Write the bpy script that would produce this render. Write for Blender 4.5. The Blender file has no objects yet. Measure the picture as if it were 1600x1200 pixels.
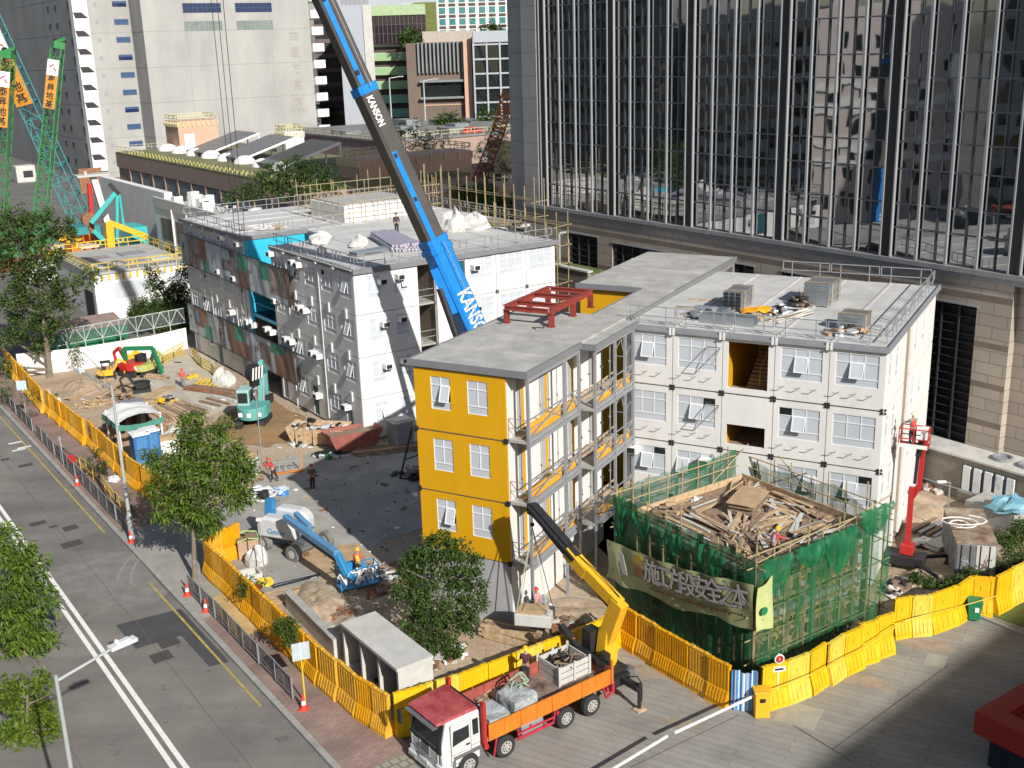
import bpy, bmesh, math, random
from mathutils import Vector, Matrix, noise as mnoise
C = bpy.context.scene
COL = C.collection
rnd = random.Random(7)
R = math.radians
# ------------------------------------------------------------------ camera
CAMH = 28.7
FPX, PITCH, ROLL = 1772.8, 0.290038, 0.030847
cp_, sp_, cr_, sr_ = math.cos(PITCH), math.sin(PITCH), math.cos(ROLL), math.sin(ROLL)
FWD = Vector((0, cp_, -sp_)); RI0 = Vector((1, 0, 0)); DN0 = Vector((0, -sp_, -cp_))
RI = cr_ * RI0 + sr_ * DN0
DN = -sr_ * RI0 + cr_ * DN0
cam_d = bpy.data.cameras.new('camera'); cam = bpy.data.objects.new('camera', cam_d); COL.objects.link(cam)
cam_d.sensor_width = 36.0; cam_d.lens = FPX / 1600 * 36.0
cam_d.clip_start = 0.5; cam_d.clip_end = 3000
cm = Matrix((RI, -DN, -FWD)).transposed().to_4x4(); cm.translation = (0, 0, CAMH)
cam.matrix_world = cm
C.camera = cam
# ------------------------------------------------------------------ light
SUN_AZ, SUN_EL = -61.0, 31.5
w = bpy.data.worlds.new('World'); C.world = w; w.use_nodes = True
nt = w.node_tree; nt.nodes.clear()
sky = nt.nodes.new('ShaderNodeTexSky'); sky.sky_type = 'NISHITA'; sky.sun_disc = False
sky.sun_elevation = R(SUN_EL); sky.sun_rotation = R(90 - SUN_AZ); sky.altitude = 50
sky.air_density = 1.0; sky.dust_density = 1.6; sky.ozone_density = 1.0
bgn = nt.nodes.new('ShaderNodeBackground'); bgn.inputs[1].default_value = 0.084
won = nt.nodes.new('ShaderNodeOutputWorld')
nt.links.new(sky.outputs[0], bgn.inputs[0]); nt.links.new(bgn.outputs[0], won.inputs[0])
sl = bpy.data.lights.new('sun', 'SUN'); sl.energy = 4.6; sl.angle = R(0.53); sl.color = (1.0, 0.965, 0.905)
so = bpy.data.objects.new('sun', sl); COL.objects.link(so)
sd = Vector((math.cos(R(SUN_AZ)) * math.cos(R(SUN_EL)), math.sin(R(SUN_AZ)) * math.cos(R(SUN_EL)), math.sin(R(SUN_EL))))
so.rotation_euler = sd.to_track_quat('Z', 'Y').to_euler(); so.location = sd * 120
C.view_settings.view_transform = 'Standard'; C.view_settings.look = 'None'
C.view_settings.exposure = 0.35; C.view_settings.gamma = 1.0
C.cycles.max_bounces = 6; C.cycles.diffuse_bounces = 3; C.cycles.glossy_bounces = 3; C.cycles.transparent_max_bounces = 12
C.cycles.caustics_reflective = False; C.cycles.caustics_refractive = False
# ------------------------------------------------------------------ measuring helpers
def ray(px, py):
    return RI * ((px - 800) / FPX) + DN * ((py - 600) / FPX) + FWD
def g(px, py, z=0.0):                      # where the sight line of a photo point meets the level z
    d = ray(px, py); t = (z - CAMH) / d.z
    return Vector((d.x * t, d.y * t, z))
class Frame:                               # a street-aligned measuring frame
    def __init__(s, o, az):
        s.o = Vector(o); s.az = R(az); s.ex = Vector((math.cos(s.az), math.sin(s.az))); s.ey = Vector((-s.ex.y, s.ex.x))
    def w(s, x, y, z=0.0):
        p = s.o + s.ex * x + s.ey * y; return Vector((p.x, p.y, z))
    def l(s, v):
        d = Vector((v[0], v[1])) - s.o; return Vector((d.dot(s.ex), d.dot(s.ey), v[2] if len(v) > 2 else 0))
    def g(s, px, py, z=0.0):
        return s.l(g(px, py, z))
FA = Frame((-0.37, 52.6), -28.75)          # yellow and white block
FL = Frame((-11.33, 81.6), 34.5)           # street, left block
FT = Frame((0, 0), 35.9)                   # glass tower
# ------------------------------------------------------------------ materials
MATS = {}
def mat(name, col, rough=0.75, metal=0.0, var=0.18, scale=1.5, col2=None, bump=0.0, bscale=None, streak=0.0, spec=0.5, thr=None, detail=5.0, tr=0.0):
    if name in MATS: return MATS[name]
    m = bpy.data.materials.new(name); m.use_nodes = True; MATS[name] = m
    n = m.node_tree; b = n.nodes['Principled BSDF']
    b.inputs['Roughness'].default_value = rough; b.inputs['Metallic'].default_value = metal
    b.inputs['Specular IOR Level'].default_value = spec
    if tr: b.inputs['Transmission Weight'].default_value = tr
    c1 = tuple(c * (1 - var) for c in col) + (1,); c2 = tuple(min(1, c * (1 + var)) for c in (col2 or col)) + (1,)
    tc = n.nodes.new('ShaderNodeTexCoord'); mp = n.nodes.new('ShaderNodeMapping')
    n.links.new(tc.outputs['Object'], mp.inputs[0])
    if streak: mp.inputs['Scale'].default_value = (1, 1, streak)
    nz = n.nodes.new('ShaderNodeTexNoise'); nz.inputs['Scale'].default_value = scale; nz.inputs['Detail'].default_value = detail; nz.inputs['Roughness'].default_value = 0.65
    n.links.new(mp.outputs[0], nz.inputs['Vector'])
    rp = n.nodes.new('ShaderNodeValToRGB'); e = rp.color_ramp.elements
    lo, hi = thr or (0.3, 0.72)
    e[0].position = lo; e[1].position = hi; e[0].color = c1; e[1].color = c2
    n.links.new(nz.outputs['Fac'], rp.inputs[0]); n.links.new(rp.outputs[0], b.inputs['Base Color'])
    if bump:
        nb = n.nodes.new('ShaderNodeTexNoise'); nb.inputs['Scale'].default_value = bscale or scale * 6; nb.inputs['Detail'].default_value = 4
        n.links.new(tc.outputs['Object'], nb.inputs['Vector'])
        bp = n.nodes.new('ShaderNodeBump'); bp.inputs['Strength'].default_value = bump; bp.inputs['Distance'].default_value = 0.05
        n.links.new(nb.outputs['Fac'], bp.inputs['Height']); n.links.new(bp.outputs[0], b.inputs['Normal'])
    return m
def brickmat(name, col, col2, mortar, bw, bh, ms=0.02, rot=(0, 0, 0), rough=0.8, off=0.5, var2=0.25, scale=0.35, msmooth=0.1):
    if name in MATS: return MATS[name]
    m = bpy.data.materials.new(name); m.use_nodes = True; MATS[name] = m
    n = m.node_tree; b = n.nodes['Principled BSDF']; b.inputs['Roughness'].default_value = rough
    tc = n.nodes.new('ShaderNodeTexCoord'); mp = n.nodes.new('ShaderNodeMapping'); mp.inputs['Rotation'].default_value = rot
    n.links.new(tc.outputs['Object'], mp.inputs[0])
    br = n.nodes.new('ShaderNodeTexBrick'); br.offset = off
    br.inputs['Color1'].default_value = (*col, 1); br.inputs['Color2'].default_value = (*col2, 1); br.inputs['Mortar'].default_value = (*mortar, 1)
    br.inputs['Scale'].default_value = 1.0; br.inputs['Mortar Size'].default_value = ms; br.inputs['Mortar Smooth'].default_value = msmooth
    br.inputs['Brick Width'].default_value = bw; br.inputs['Row Height'].default_value = bh
    n.links.new(mp.outputs[0], br.inputs['Vector'])
    nz = n.nodes.new('ShaderNodeTexNoise'); nz.inputs['Scale'].default_value = scale; nz.inputs['Detail'].default_value = 6
    n.links.new(tc.outputs['Object'], nz.inputs['Vector'])
    mr = n.nodes.new('ShaderNodeMapRange'); mr.inputs['From Min'].default_value = 0.3; mr.inputs['From Max'].default_value = 0.7
    mr.inputs['To Min'].default_value = 1 - var2; mr.inputs['To Max'].default_value = 1 + var2
    n.links.new(nz.outputs['Fac'], mr.inputs[0])
    mx = n.nodes.new('ShaderNodeMix'); mx.data_type = 'RGBA'; mx.blend_type = 'MULTIPLY'; mx.inputs['Factor'].default_value = 1
    n.links.new(br.outputs['Color'], mx.inputs[6]); n.links.new(mr.outputs[0], mx.inputs[7])
    n.links.new(mx.outputs[2], b.inputs['Base Color'])
    return m
def glassmat(name, col=(0.012, 0.016, 0.018), ior=2.2, wave=0.012, wscale=0.35, rough=0.02):
    m = bpy.data.materials.new(name); m.use_nodes = True; MATS[name] = m
    n = m.node_tree; b = n.nodes['Principled BSDF']
    b.inputs['Base Color'].default_value = (*col, 1); b.inputs['Roughness'].default_value = rough; b.inputs['IOR'].default_value = ior
    if wave:
        tc = n.nodes.new('ShaderNodeTexCoord'); nb = n.nodes.new('ShaderNodeTexNoise'); nb.inputs['Scale'].default_value = wscale; nb.inputs['Detail'].default_value = 1.5
        n.links.new(tc.outputs['Object'], nb.inputs['Vector'])
        bp = n.nodes.new('ShaderNodeBump'); bp.inputs['Strength'].default_value = 1.0; bp.inputs['Distance'].default_value = wave
        n.links.new(nb.outputs['Fac'], bp.inputs['Height']); n.links.new(bp.outputs[0], b.inputs['Normal'])
    return m
def netmat(name, col, alpha):
    m = bpy.data.materials.new(name); m.use_nodes = True; MATS[name] = m
    n = m.node_tree; b = n.nodes['Principled BSDF']; b.inputs['Base Color'].default_value = (*col, 1); b.inputs['Roughness'].default_value = 0.6
    tl = n.nodes.new('ShaderNodeBsdfTranslucent'); tl.inputs[0].default_value = (*[c * 1.2 for c in col], 1)
    m1 = n.nodes.new('ShaderNodeMixShader'); m1.inputs[0].default_value = 0.3
    n.links.new(b.outputs[0], m1.inputs[1]); n.links.new(tl.outputs[0], m1.inputs[2])
    tp = n.nodes.new('ShaderNodeBsdfTransparent'); m2 = n.nodes.new('ShaderNodeMixShader')
    tc = n.nodes.new('ShaderNodeTexCoord'); mp = n.nodes.new('ShaderNodeMapping'); mp.inputs['Scale'].default_value = (1, 1, .18); nz = n.nodes.new('ShaderNodeTexNoise'); nz.inputs['Scale'].default_value = 2.2; nz.inputs['Detail'].default_value = 6
    n.links.new(tc.outputs['Object'], mp.inputs[0]); n.links.new(mp.outputs[0], nz.inputs['Vector'])
    mr = n.nodes.new('ShaderNodeMapRange'); mr.inputs['From Min'].default_value = 0.35; mr.inputs['From Max'].default_value = 0.65
    mr.inputs['To Min'].default_value = max(0, alpha - 0.26); mr.inputs['To Max'].default_value = min(1, alpha + 0.26)
    n.links.new(nz.outputs['Fac'], mr.inputs[0]); n.links.new(mr.outputs[0], m2.inputs[0])
    n.links.new(tp.outputs[0], m2.inputs[1]); n.links.new(m1.outputs[0], m2.inputs[2])
    n.links.new(m2.outputs[0], n.nodes['Material Output'].inputs[0])
    return m
# ------------------------------------------------------------------ mesh builder
class MB:
    def __init__(s): s.v = []; s.f = []; s.m = []; s.T = None
    def add(s, vs, fs, m=0):
        o = len(s.v); T = s.T
        s.v += [tuple(T @ Vector(v)) for v in vs] if T else [tuple(v) for v in vs]
        s.f += [tuple(i + o for i in f) for f in fs]; s.m += [m] * len(fs); return s
    def box(s, x0, y0, z0, x1, y1, z1, m=0):
        v = [(x0, y0, z0), (x1, y0, z0), (x1, y1, z0), (x0, y1, z0), (x0, y0, z1), (x1, y0, z1), (x1, y1, z1), (x0, y1, z1)]
        return s.add(v, [(0, 3, 2, 1), (4, 5, 6, 7), (0, 1, 5, 4), (1, 2, 6, 5), (2, 3, 7, 6), (3, 0, 4, 7)], m)
    def ob(s, c, sx, sy, sz, rz=0.0, m=0, tilt=0.0):        # box standing on c, turned by rz
        T = s.T; M = Matrix.Translation(c) @ Matrix.Rotation(rz, 4, 'Z') @ Matrix.Rotation(tilt, 4, 'X')
        s.T = T @ M if T else M
        s.box(-sx / 2, -sy / 2, 0, sx / 2, sy / 2, sz, m); s.T = T; return s
    def bar(s, a, b, w, h=None, m=0, up=(0, 0, 1)):
        a = Vector(a); b = Vector(b); d = (b - a); L = d.length
        if L < 1e-6: return s
        d /= L; u = Vector(up)
        if abs(d.dot(u)) > 0.98: u = Vector((1, 0, 0))
        r = d.cross(u).normalized() * w / 2; u2 = r.cross(d).normalized() * (h or w) / 2
        v = [a - r - u2, a + r - u2, a + r + u2, a - r + u2, b - r - u2, b + r - u2, b + r + u2, b - r + u2]
        return s.add(v, [(3, 2, 1, 0), (4, 5, 6, 7), (0, 1, 5, 4), (1, 2, 6, 5), (2, 3, 7, 6), (3, 0, 4, 7)], m)
    def tube(s, a, b, r, n=6, m=0, r2=None):
        a = Vector(a); b = Vector(b); d = (b - a)
        if d.length < 1e-6: return s
        d.normalize(); u = Vector((0, 0, 1)) if abs(d.z) < 0.95 else Vector((1, 0, 0))
        p = d.cross(u).normalized(); q = d.cross(p); r2 = r if r2 is None else r2
        vs = [a + (p * math.cos(2 * math.pi * i / n) + q * math.sin(2 * math.pi * i / n)) * r for i in range(n)] + \
             [b + (p * math.cos(2 * math.pi * i / n) + q * math.sin(2 * math.pi * i / n)) * r2 for i in range(n)]
        fs = [(i, (i + 1) % n, n + (i + 1) % n, n + i) for i in range(n)] + [tuple(range(n - 1, -1, -1)), tuple(range(n, 2 * n))]
        return s.add(vs, fs, m)
    def path(s, pts, r, n=6, m=0):
        for a, b in zip(pts, pts[1:]): s.tube(a, b, r, n, m)
        return s
    def prism(s, poly, d, m=0):                # polygon (3D points) swept along d
        d = Vector(d); P = [Vector(p) for p in poly]; n = len(P)
        return s.add(P + [p + d for p in P], [tuple(range(n - 1, -1, -1)), tuple(range(n, 2 * n))] + [(i, (i + 1) % n, n + (i + 1) % n, n + i) for i in range(n)], m)
    def lathe(s, prof, n=12, m=0, c=(0, 0, 0)):
        c = Vector(c); k = len(prof); vs = []
        for r, z in prof: vs += [c + Vector((r * math.cos(2 * math.pi * i / n), r * math.sin(2 * math.pi * i / n), z)) for i in range(n)]
        fs = [(j * n + i, j * n + (i + 1) % n, (j + 1) * n + (i + 1) % n, (j + 1) * n + i) for j in range(k - 1) for i in range(n)]
        fs += [tuple(range(n - 1, -1, -1)), tuple(range((k - 1) * n, k * n))]
        return s.add(vs, fs, m)
    def sphere(s, c, rx, ry=None, rz=None, n=10, k=7, m=0, jit=0.0):
        ry = ry or rx; rz = rz or rx; c = Vector(c); vs = [c + Vector((0, 0, -rz))]
        for j in range(1, k):
            t = -math.pi / 2 + math.pi * j / k
            for i in range(n):
                q = 1 + (rnd.random() - 0.5) * jit
                vs.append(c + Vector((rx * math.cos(t) * math.cos(2 * math.pi * i / n) * q, ry * math.cos(t) * math.sin(2 * math.pi * i / n) * q, rz * math.sin(t) * q)))
        vs.append(c + Vector((0, 0, rz))); L = len(vs) - 1
        fs = [(0, 1 + (i + 1) % n, 1 + i) for i in range(n)]
        for j in range(k - 2):
            a = 1 + j * n
            fs += [(a + i, a + (i + 1) % n, a + n + (i + 1) % n, a + n + i) for i in range(n)]
        a = 1 + (k - 2) * n
        fs += [(a + i, a + (i + 1) % n, L) for i in range(n)]
        return s.add(vs, fs, m)
    def grid(s, fn, nu, nv, m=0):              # fn(u,v)->point
        vs = [fn(i / nu, j / nv) for j in range(nv + 1) for i in range(nu + 1)]
        fs = [(j * (nu + 1) + i, j * (nu + 1) + i + 1, (j + 1) * (nu + 1) + i + 1, (j + 1) * (nu + 1) + i) for j in range(nv) for i in range(nu)]
        return s.add(vs, fs, m)
    def build(s, name, mats, parent=None, loc=None, rz=None, smooth=False, bevel=0.0, **kw):
        me = bpy.data.meshes.new(name); me.from_pydata(s.v, [], s.f)
        if not isinstance(mats, (list, tuple)): mats = [mats]
        for mm in mats: me.materials.append(mm)
        if len(mats) > 1: me.polygons.foreach_set('material_index', s.m)
        if smooth: me.polygons.foreach_set('use_smooth', [True] * len(s.f))
        me.update()
        o = bpy.data.objects.new(name, me); COL.objects.link(o)
        if parent: o.parent = parent
        if loc is not None: o.location = loc
        if rz is not None: o.rotation_euler.z = rz
        if bevel:
            bm_ = o.modifiers.new('bevel', 'BEVEL'); bm_.width = bevel; bm_.segments = 1; bm_.limit_method = 'ANGLE'
        return tag(o, **kw)
def each(b, name, mats, parent=None):
    par = list(range(len(b.v)))
    def find(i):
        while par[i] != i: par[i] = par[par[i]]; i = par[i]
        return i
    for f in b.f:
        for i in f[1:]: par[find(i)] = find(f[0])
    grp = {}
    for f, m in zip(b.f, b.m): grp.setdefault(find(f[0]), []).append((f, m))
    for fs in grp.values():
        ids = sorted({i for f, m in fs for i in f}); mp = {i: k for k, i in enumerate(ids)}; c = MB()
        c.v = [b.v[i] for i in ids]; c.f = [tuple(mp[i] for i in f) for f, m in fs]; c.m = [m for f, m in fs]; c.build(name, mats, parent)
def tag(o, label=None, cat=None, group=None, kind=None):
    if label: o['label'] = label
    if cat: o['category'] = cat
    if group: o['group'] = group
    if kind: o['kind'] = kind
    return o
def thing(name, label, cat, loc=(0, 0, 0), rz=0.0, group=None):
    o = bpy.data.objects.new(name, None); COL.objects.link(o); o.location = loc; o.rotation_euler.z = rz; o.empty_display_size = 0.3
    return tag(o, label, cat, group)
KIDS = {}
def kids(o):
    return [c for c in COL.objects if c.parent == o]
def dup(o, loc=None, rz=None, parent=None, label=None, group=None, _tree=None):
    if _tree is None:
        if o.name not in KIDS:
            def tr(x): return (x, [tr(c) for c in kids(x)])
            KIDS[o.name] = tr(o)
        _tree = KIDS[o.name]
    c = o.copy(); COL.objects.link(c)
    if parent: c.parent = parent
    if loc is not None: c.location = loc
    if rz is not None: c.rotation_euler.z = rz
    if label: c['label'] = label
    if group: c['group'] = group
    for k, kk in _tree[1]: dup(k, parent=c, _tree=(k, kk))
    return c
def text_mesh(name, s, size, m, parent, M, ext=0.01, align='CENTER', bold=0.0, wid=1.0):
    cu = bpy.data.curves.new(name, 'FONT'); cu.body = s; cu.size = size; cu.extrude = ext; cu.align_x = align; cu.align_y = 'CENTER'; cu.offset = bold; cu.resolution_u = 3
    t = bpy.data.objects.new(name, cu); COL.objects.link(t)
    dg = bpy.context.evaluated_depsgraph_get(); me = bpy.data.meshes.new_from_object(t.evaluated_get(dg))
    bpy.data.objects.remove(t); bpy.data.curves.remove(cu)
    me.transform(M @ Matrix.Diagonal((wid, 1, 1, 1))); me.materials.clear(); me.materials.append(m); me.name = name
    o = bpy.data.objects.new(name, me); COL.objects.link(o)
    if parent: o.parent = parent
    return o
def onface(o, xd, yd):                        # matrix for lettering: origin, reading direction, up direction
    x = Vector(xd).normalized(); y = Vector(yd); y = (y - x * y.dot(x)).normalized(); z = x.cross(y)
    M = Matrix((x, y, z)).transposed().to_4x4(); M.translation = o; return M
# ================================================================== shared materials
m_white = mat('white_panel', (0.70, 0.69, 0.665), 0.55, var=0.09, scale=0.8, streak=0.22, detail=9)
m_white2 = mat('white_paint', (0.78, 0.77, 0.74), 0.5, var=0.06, scale=1.2)
m_yel = mat('yellow_panel', (0.64, 0.335, 0.004), 0.5, var=0.07, scale=0.7, streak=.3, detail=8)
m_joint = mat('rusty_joint', (0.30, 0.25, 0.19), 0.9, var=0.4, scale=5)
m_black = mat('black_iron', (0.02, 0.02, 0.022), 0.55, var=0.3, scale=4)
m_rub = mat('rubber', (0.025, 0.025, 0.025), 0.85, var=0.3, scale=8)
m_steel = mat('galvanised_steel', (0.36, 0.37, 0.385), 0.5, 0.35, var=0.14, scale=2.5)
m_gsteel = mat('grey_painted_steel', (0.27, 0.28, 0.30), 0.55, 0.1, var=0.1, scale=2)
m_fasc = mat('grey_fascia', (0.20, 0.205, 0.215), 0.6, 0.1, var=0.08, scale=1)
m_roof = mat('roof_screed', (0.40, 0.39, 0.365), 0.85, var=0.24, scale=0.9, detail=9, bump=0.15, bscale=4)
m_roofl = mat('roof_screed_pale', (0.51, 0.505, 0.49), 0.85, var=0.2, scale=0.45, detail=10)
m_conc = mat('concrete', (0.36, 0.35, 0.325), 0.9, var=0.2, scale=1.4, detail=8, bump=0.2)
m_concl = mat('pale_concrete', (0.50, 0.49, 0.455), 0.85, var=0.14, scale=1.2, detail=8)
m_frost = mat('filmed_glass', (0.50, 0.53, 0.565), 0.25, var=0.07, scale=0.9)
m_dglass = glassmat('dark_window', (0.015, 0.02, 0.02), 1.6, 0.0)
m_frame = mat('white_window_frame', (0.72, 0.74, 0.76), 0.4, var=0.03)
m_wood = mat('timber', (0.45, 0.31, 0.18), 0.85, var=0.3, scale=4, col2=(0.50, 0.36, 0.22))
m_woodd = mat('old_timber', (0.25, 0.175, 0.115), 0.9, var=0.4, scale=4)
m_ply = mat('plywood', (0.43, 0.30, 0.17), 0.8, var=0.22, scale=1.6, detail=7)
m_bamb = mat('bamboo', (0.36, 0.285, 0.15), 0.6, var=0.25, scale=5)
m_red = mat('red_paint', (0.44, 0.025, 0.02), 0.45, var=0.15, scale=3)
m_redo = mat('red_oxide', (0.27, 0.045, 0.03), 0.6, var=0.2, scale=3)
m_blue = mat('blue_paint', (0.015, 0.21, 0.62), 0.35, var=0.1, scale=2)
m_boomg = mat('boom_grey', (0.105, 0.097, 0.088), 0.38, 0.3, var=0.15, scale=0.6)
m_teal = mat('teal_paint', (0.05, 0.42, 0.40), 0.45, var=0.12, scale=2)
m_grnl = mat('lattice_green', (0.035, 0.21, 0.055), 0.5, var=0.25, scale=2)
m_tealat = mat('lattice_teal', (0.035, 0.25, 0.25), 0.5, var=0.15, scale=2)
m_dgreen = mat('dark_green_paint', (0.012, 0.20, 0.085), 0.55, var=0.12, scale=2)
m_orange = mat('orange_paint', (0.64, 0.18, 0.014), 0.55, var=0.2, scale=3, streak=.4, detail=8)
m_cyel = mat('machine_yellow', (0.78, 0.42, 0.02), 0.45, var=0.1, scale=3)
m_cream = mat('cream_rail', (0.56, 0.51, 0.30), 0.6, var=.2, scale=3)
m_lyel = mat('rail_yellow', (0.66, 0.47, 0.04), 0.5, var=0.15, scale=4)
m_plast = mat('white_plastic', (0.75, 0.75, 0.73), 0.5, var=0.12, scale=3, bump=0.3)
m_peach = mat('peach_wall', (0.54, 0.34, 0.24), 0.85, var=0.08, scale=0.5)
m_cyan = mat('cyan_panel', (0.03, 0.44, 0.68), 0.5, var=0.04)
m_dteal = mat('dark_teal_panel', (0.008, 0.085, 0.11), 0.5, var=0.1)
m_lead = mat('dark_leather_net', (0.02, 0.02, 0.02), 0.8)
m_rust = mat('rusty_iron', (0.26, 0.12, 0.06), 0.85, var=0.4, scale=3)
m_tyre = m_rub
m_rim = mat('wheel_rim', (0.45, 0.44, 0.40), 0.5, 0.3, var=0.25, scale=6)
# ================================================================== ground
def sheet(name, pts, z, m, th=None):
    b = MB(); P = [Vector((p[0], p[1], z)) for p in pts]
    if th: b.prism([p - Vector((0, 0, th)) for p in P], (0, 0, th))
    else: b.add(P, [tuple(range(len(P)))])
    o = b.build(name, m, kind='structure')
    return o
def orient(pts):                                  # counter-clockwise
    a = sum(p[0] * q[1] - q[0] * p[1] for p, q in zip(pts, pts[1:] + pts[:1]))
    return pts if a > 0 else pts[::-1]
LW = lambda x, y: FL.w(x, y)
m_earth = mat('city_ground', (0.13, 0.125, 0.115), 0.95, var=0.25, scale=0.15, detail=8)
sheet('ground', [(-1600, -600), (1600, -600), (1600, 2600), (-1600, 2600)], -0.02, m_earth)
# asphalt with dusty, oily wear
def asphalt():
    m = bpy.data.materials.new('asphalt'); m.use_nodes = True; n = m.node_tree; b = n.nodes['Principled BSDF']; b.inputs['Roughness'].default_value = 0.9
    tc = n.nodes.new('ShaderNodeTexCoord')
    mp = n.nodes.new('ShaderNodeMapping'); mp.inputs['Rotation'].default_value = (0, 0, -R(124.5)); mp.inputs['Scale'].default_value = (0.12, 1, 1)
    n.links.new(tc.outputs['Object'], mp.inputs[0])
    def nz(sc, d, src):
        t = n.nodes.new('ShaderNodeTexNoise'); t.inputs['Scale'].default_value = sc; t.inputs['Detail'].default_value = d; t.inputs['Roughness'].default_value = 0.7
        n.links.new(src, t.inputs['Vector']); return t.outputs['Fac']
    def ramp(f, a, b_, c0, c1):
        r = n.nodes.new('ShaderNodeValToRGB'); r.color_ramp.elements[0].position = a; r.color_ramp.elements[1].position = b_
        r.color_ramp.elements[0].color = c0; r.color_ramp.elements[1].color = c1; n.links.new(f, r.inputs[0]); return r.outputs[0]
    def mul(a, b_, f=1.0):
        x = n.nodes.new('ShaderNodeMix'); x.data_type = 'RGBA'; x.blend_type = 'MULTIPLY'; x.inputs['Factor'].default_value = f
        n.links.new(a, x.inputs[6]); n.links.new(b_, x.inputs[7]); return x.outputs[2]
    base = ramp(nz(0.5, 8, mp.outputs[0]), 0.3, 0.7, (0.15, 0.14, 0.126, 1), (0.215, 0.20, 0.18, 1))
    big = ramp(nz(0.14, 6, tc.outputs['Object']), 0.35, 0.65, (0.76, 0.76, 0.78, 1), (1.18, 1.17, 1.14, 1))
    spot = ramp(nz(1.1, 6, tc.outputs['Object']), 0.30, 0.40, (0.5, 0.5, 0.5, 1), (1, 1, 1, 1))
    fine = ramp(nz(30, 2, tc.outputs['Object']), 0.3, 0.7, (0.85, 0.85, 0.85, 1), (1.15, 1.15, 1.15, 1))
    n.links.new(mul(mul(mul(base, big), spot), fine), b.inputs['Base Color'])
    return m
m_asph = asphalt()
sheet('road', [LW(-41, -75), LW(-20.35, -75), LW(-20.35, 420), LW(-41, 420)], 0.0, m_asph)
m_line = mat('white_road_paint', (0.72, 0.70, 0.66), 0.7, var=0.12, scale=2.5, thr=(0.2, 0.5))
m_yline = mat('yellow_road_paint', (0.42, 0.32, 0.08), 0.75, var=0.35, scale=1.5)
for k, x in enumerate((-25.66, -25.22)):
    sheet('road_line', [LW(x - 0.115, -75), LW(x + 0.115, -75), LW(x + 0.115, 300), LW(x - 0.115, 300)], 0.005, m_line)
for (a, b_) in ((-29.2, -13.3), (-4.5, 120)):
    sheet('road_line', [LW(-20.9, a), LW(-20.78, a), LW(-20.78, b_), LW(-20.9, b_)], 0.005, m_yline)
m_patch = mat('fresh_asphalt', (0.062, 0.062, 0.064), 0.9, var=0.25, scale=0.8, detail=8)
sheet('road_patch', [g(*p) for p in ((181, 977), (282, 951), (358, 1034), (327, 1042), (283, 993), (212, 1014))], 0.004, m_patch)
m_dust = mat('concrete_dust', (0.20, 0.19, 0.172), 0.95, var=0.22, scale=1.2, detail=9)
sheet('road_patch', [g(*p) for p in ((72, 893), (150, 865), (205, 862), (262, 926), (245, 940), (180, 952), (120, 925))], 0.003, m_dust)
# manhole lids
m_lid = mat('iron_lid', (0.085, 0.075, 0.065), 0.7, 0.2, var=0.3, scale=9)
def lid(px, py, w_, l_):
    p = FL.l(g(px, py)); sheet('manhole_cover', [LW(p.x - w_, p.y - l_), LW(p.x + w_, p.y - l_), LW(p.x + w_, p.y + l_), LW(p.x - w_, p.y + l_)], 0.008, m_lid)
for q in ((59, 818, .5, .35), (110, 825, .45, .4), (112, 850, .6, .45), (184, 1005, .4, .4), (252, 1026, .5, .5), (264, 1004, .5, .45), (40, 727, .5, .3), (8, 718, .3, .25), (83, 823, .25, .2)): lid(*q)
# lettering on the road, worn
for k, (px, py) in enumerate(((24, 692), (30, 703), (38, 699))):
    p = FL.l(g(px, py)); sheet('road_marking', [LW(p.x - .5, p.y - .12), LW(p.x + .5, p.y - .12), LW(p.x + .5, p.y + .18), LW(p.x - .5, p.y + .18)], 0.006, m_line)
# kerb and pavement
m_kerb = mat('kerb_stone', (0.31, 0.30, 0.275), 0.9, var=0.18, scale=1.2, detail=8)
b = MB()
for y in [-40 + 1.0 * i for i in range(190)]:
    dx = 0.0
    b.box(-20.34, y + 0.01, -0.05, -20.06, y + 0.99, 0.125)
b.build('kerb', m_kerb, loc=FL.w(0, 0), rz=FL.az, kind='structure')
m_pav = brickmat('red_paving', (0.24, 0.165, 0.135), (0.29, 0.205, 0.17), (0.18, 0.13, 0.11), 0.42, 0.21, 0.012, (0, 0, 0), 0.9, var2=0.28, scale=0.4)
m_pavg = brickmat('grey_paving', (0.27, 0.25, 0.19), (0.31, 0.29, 0.225), (0.17, 0.16, 0.13), 0.42, 0.42, 0.05, (0, 0, R(0)), 0.9, off=0.5, var2=0.15)
def paving(name, x0, x1, y0, y1, z, m):
    b = MB(); b.box(x0, y0, -0.05, x1, y1, z); b.build(name, m, loc=FL.w(0, 0), rz=FL.az, kind='structure')
paving('pavement', -20.06, -17.0, -36.6, -19.6, 0.115, m_pav)
m_slab = mat('pavement_concrete', (0.30, 0.285, 0.255), 0.92, var=0.2, scale=0.7, detail=9)
paving('pavement', -20.06, -13.0, -19.6, -5.2, 0.112, m_slab)
paving('pavement', -20.06, -16.7, -5.2, 150, 0.115, m_pav)
paving('pavement', -20.06, -16.5, -46, -36.6, 0.115, m_pavg)
m_tan = mat('tan_boards', (0.50, 0.36, 0.155), 0.85, var=0.25, scale=0.9, detail=6)
sheet('pavement_boards', [g(*p, 0.12) for p in ((328, 938), (352, 922), (420, 966), (410, 985), (368, 998))], 0.12, m_tan)
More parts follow.
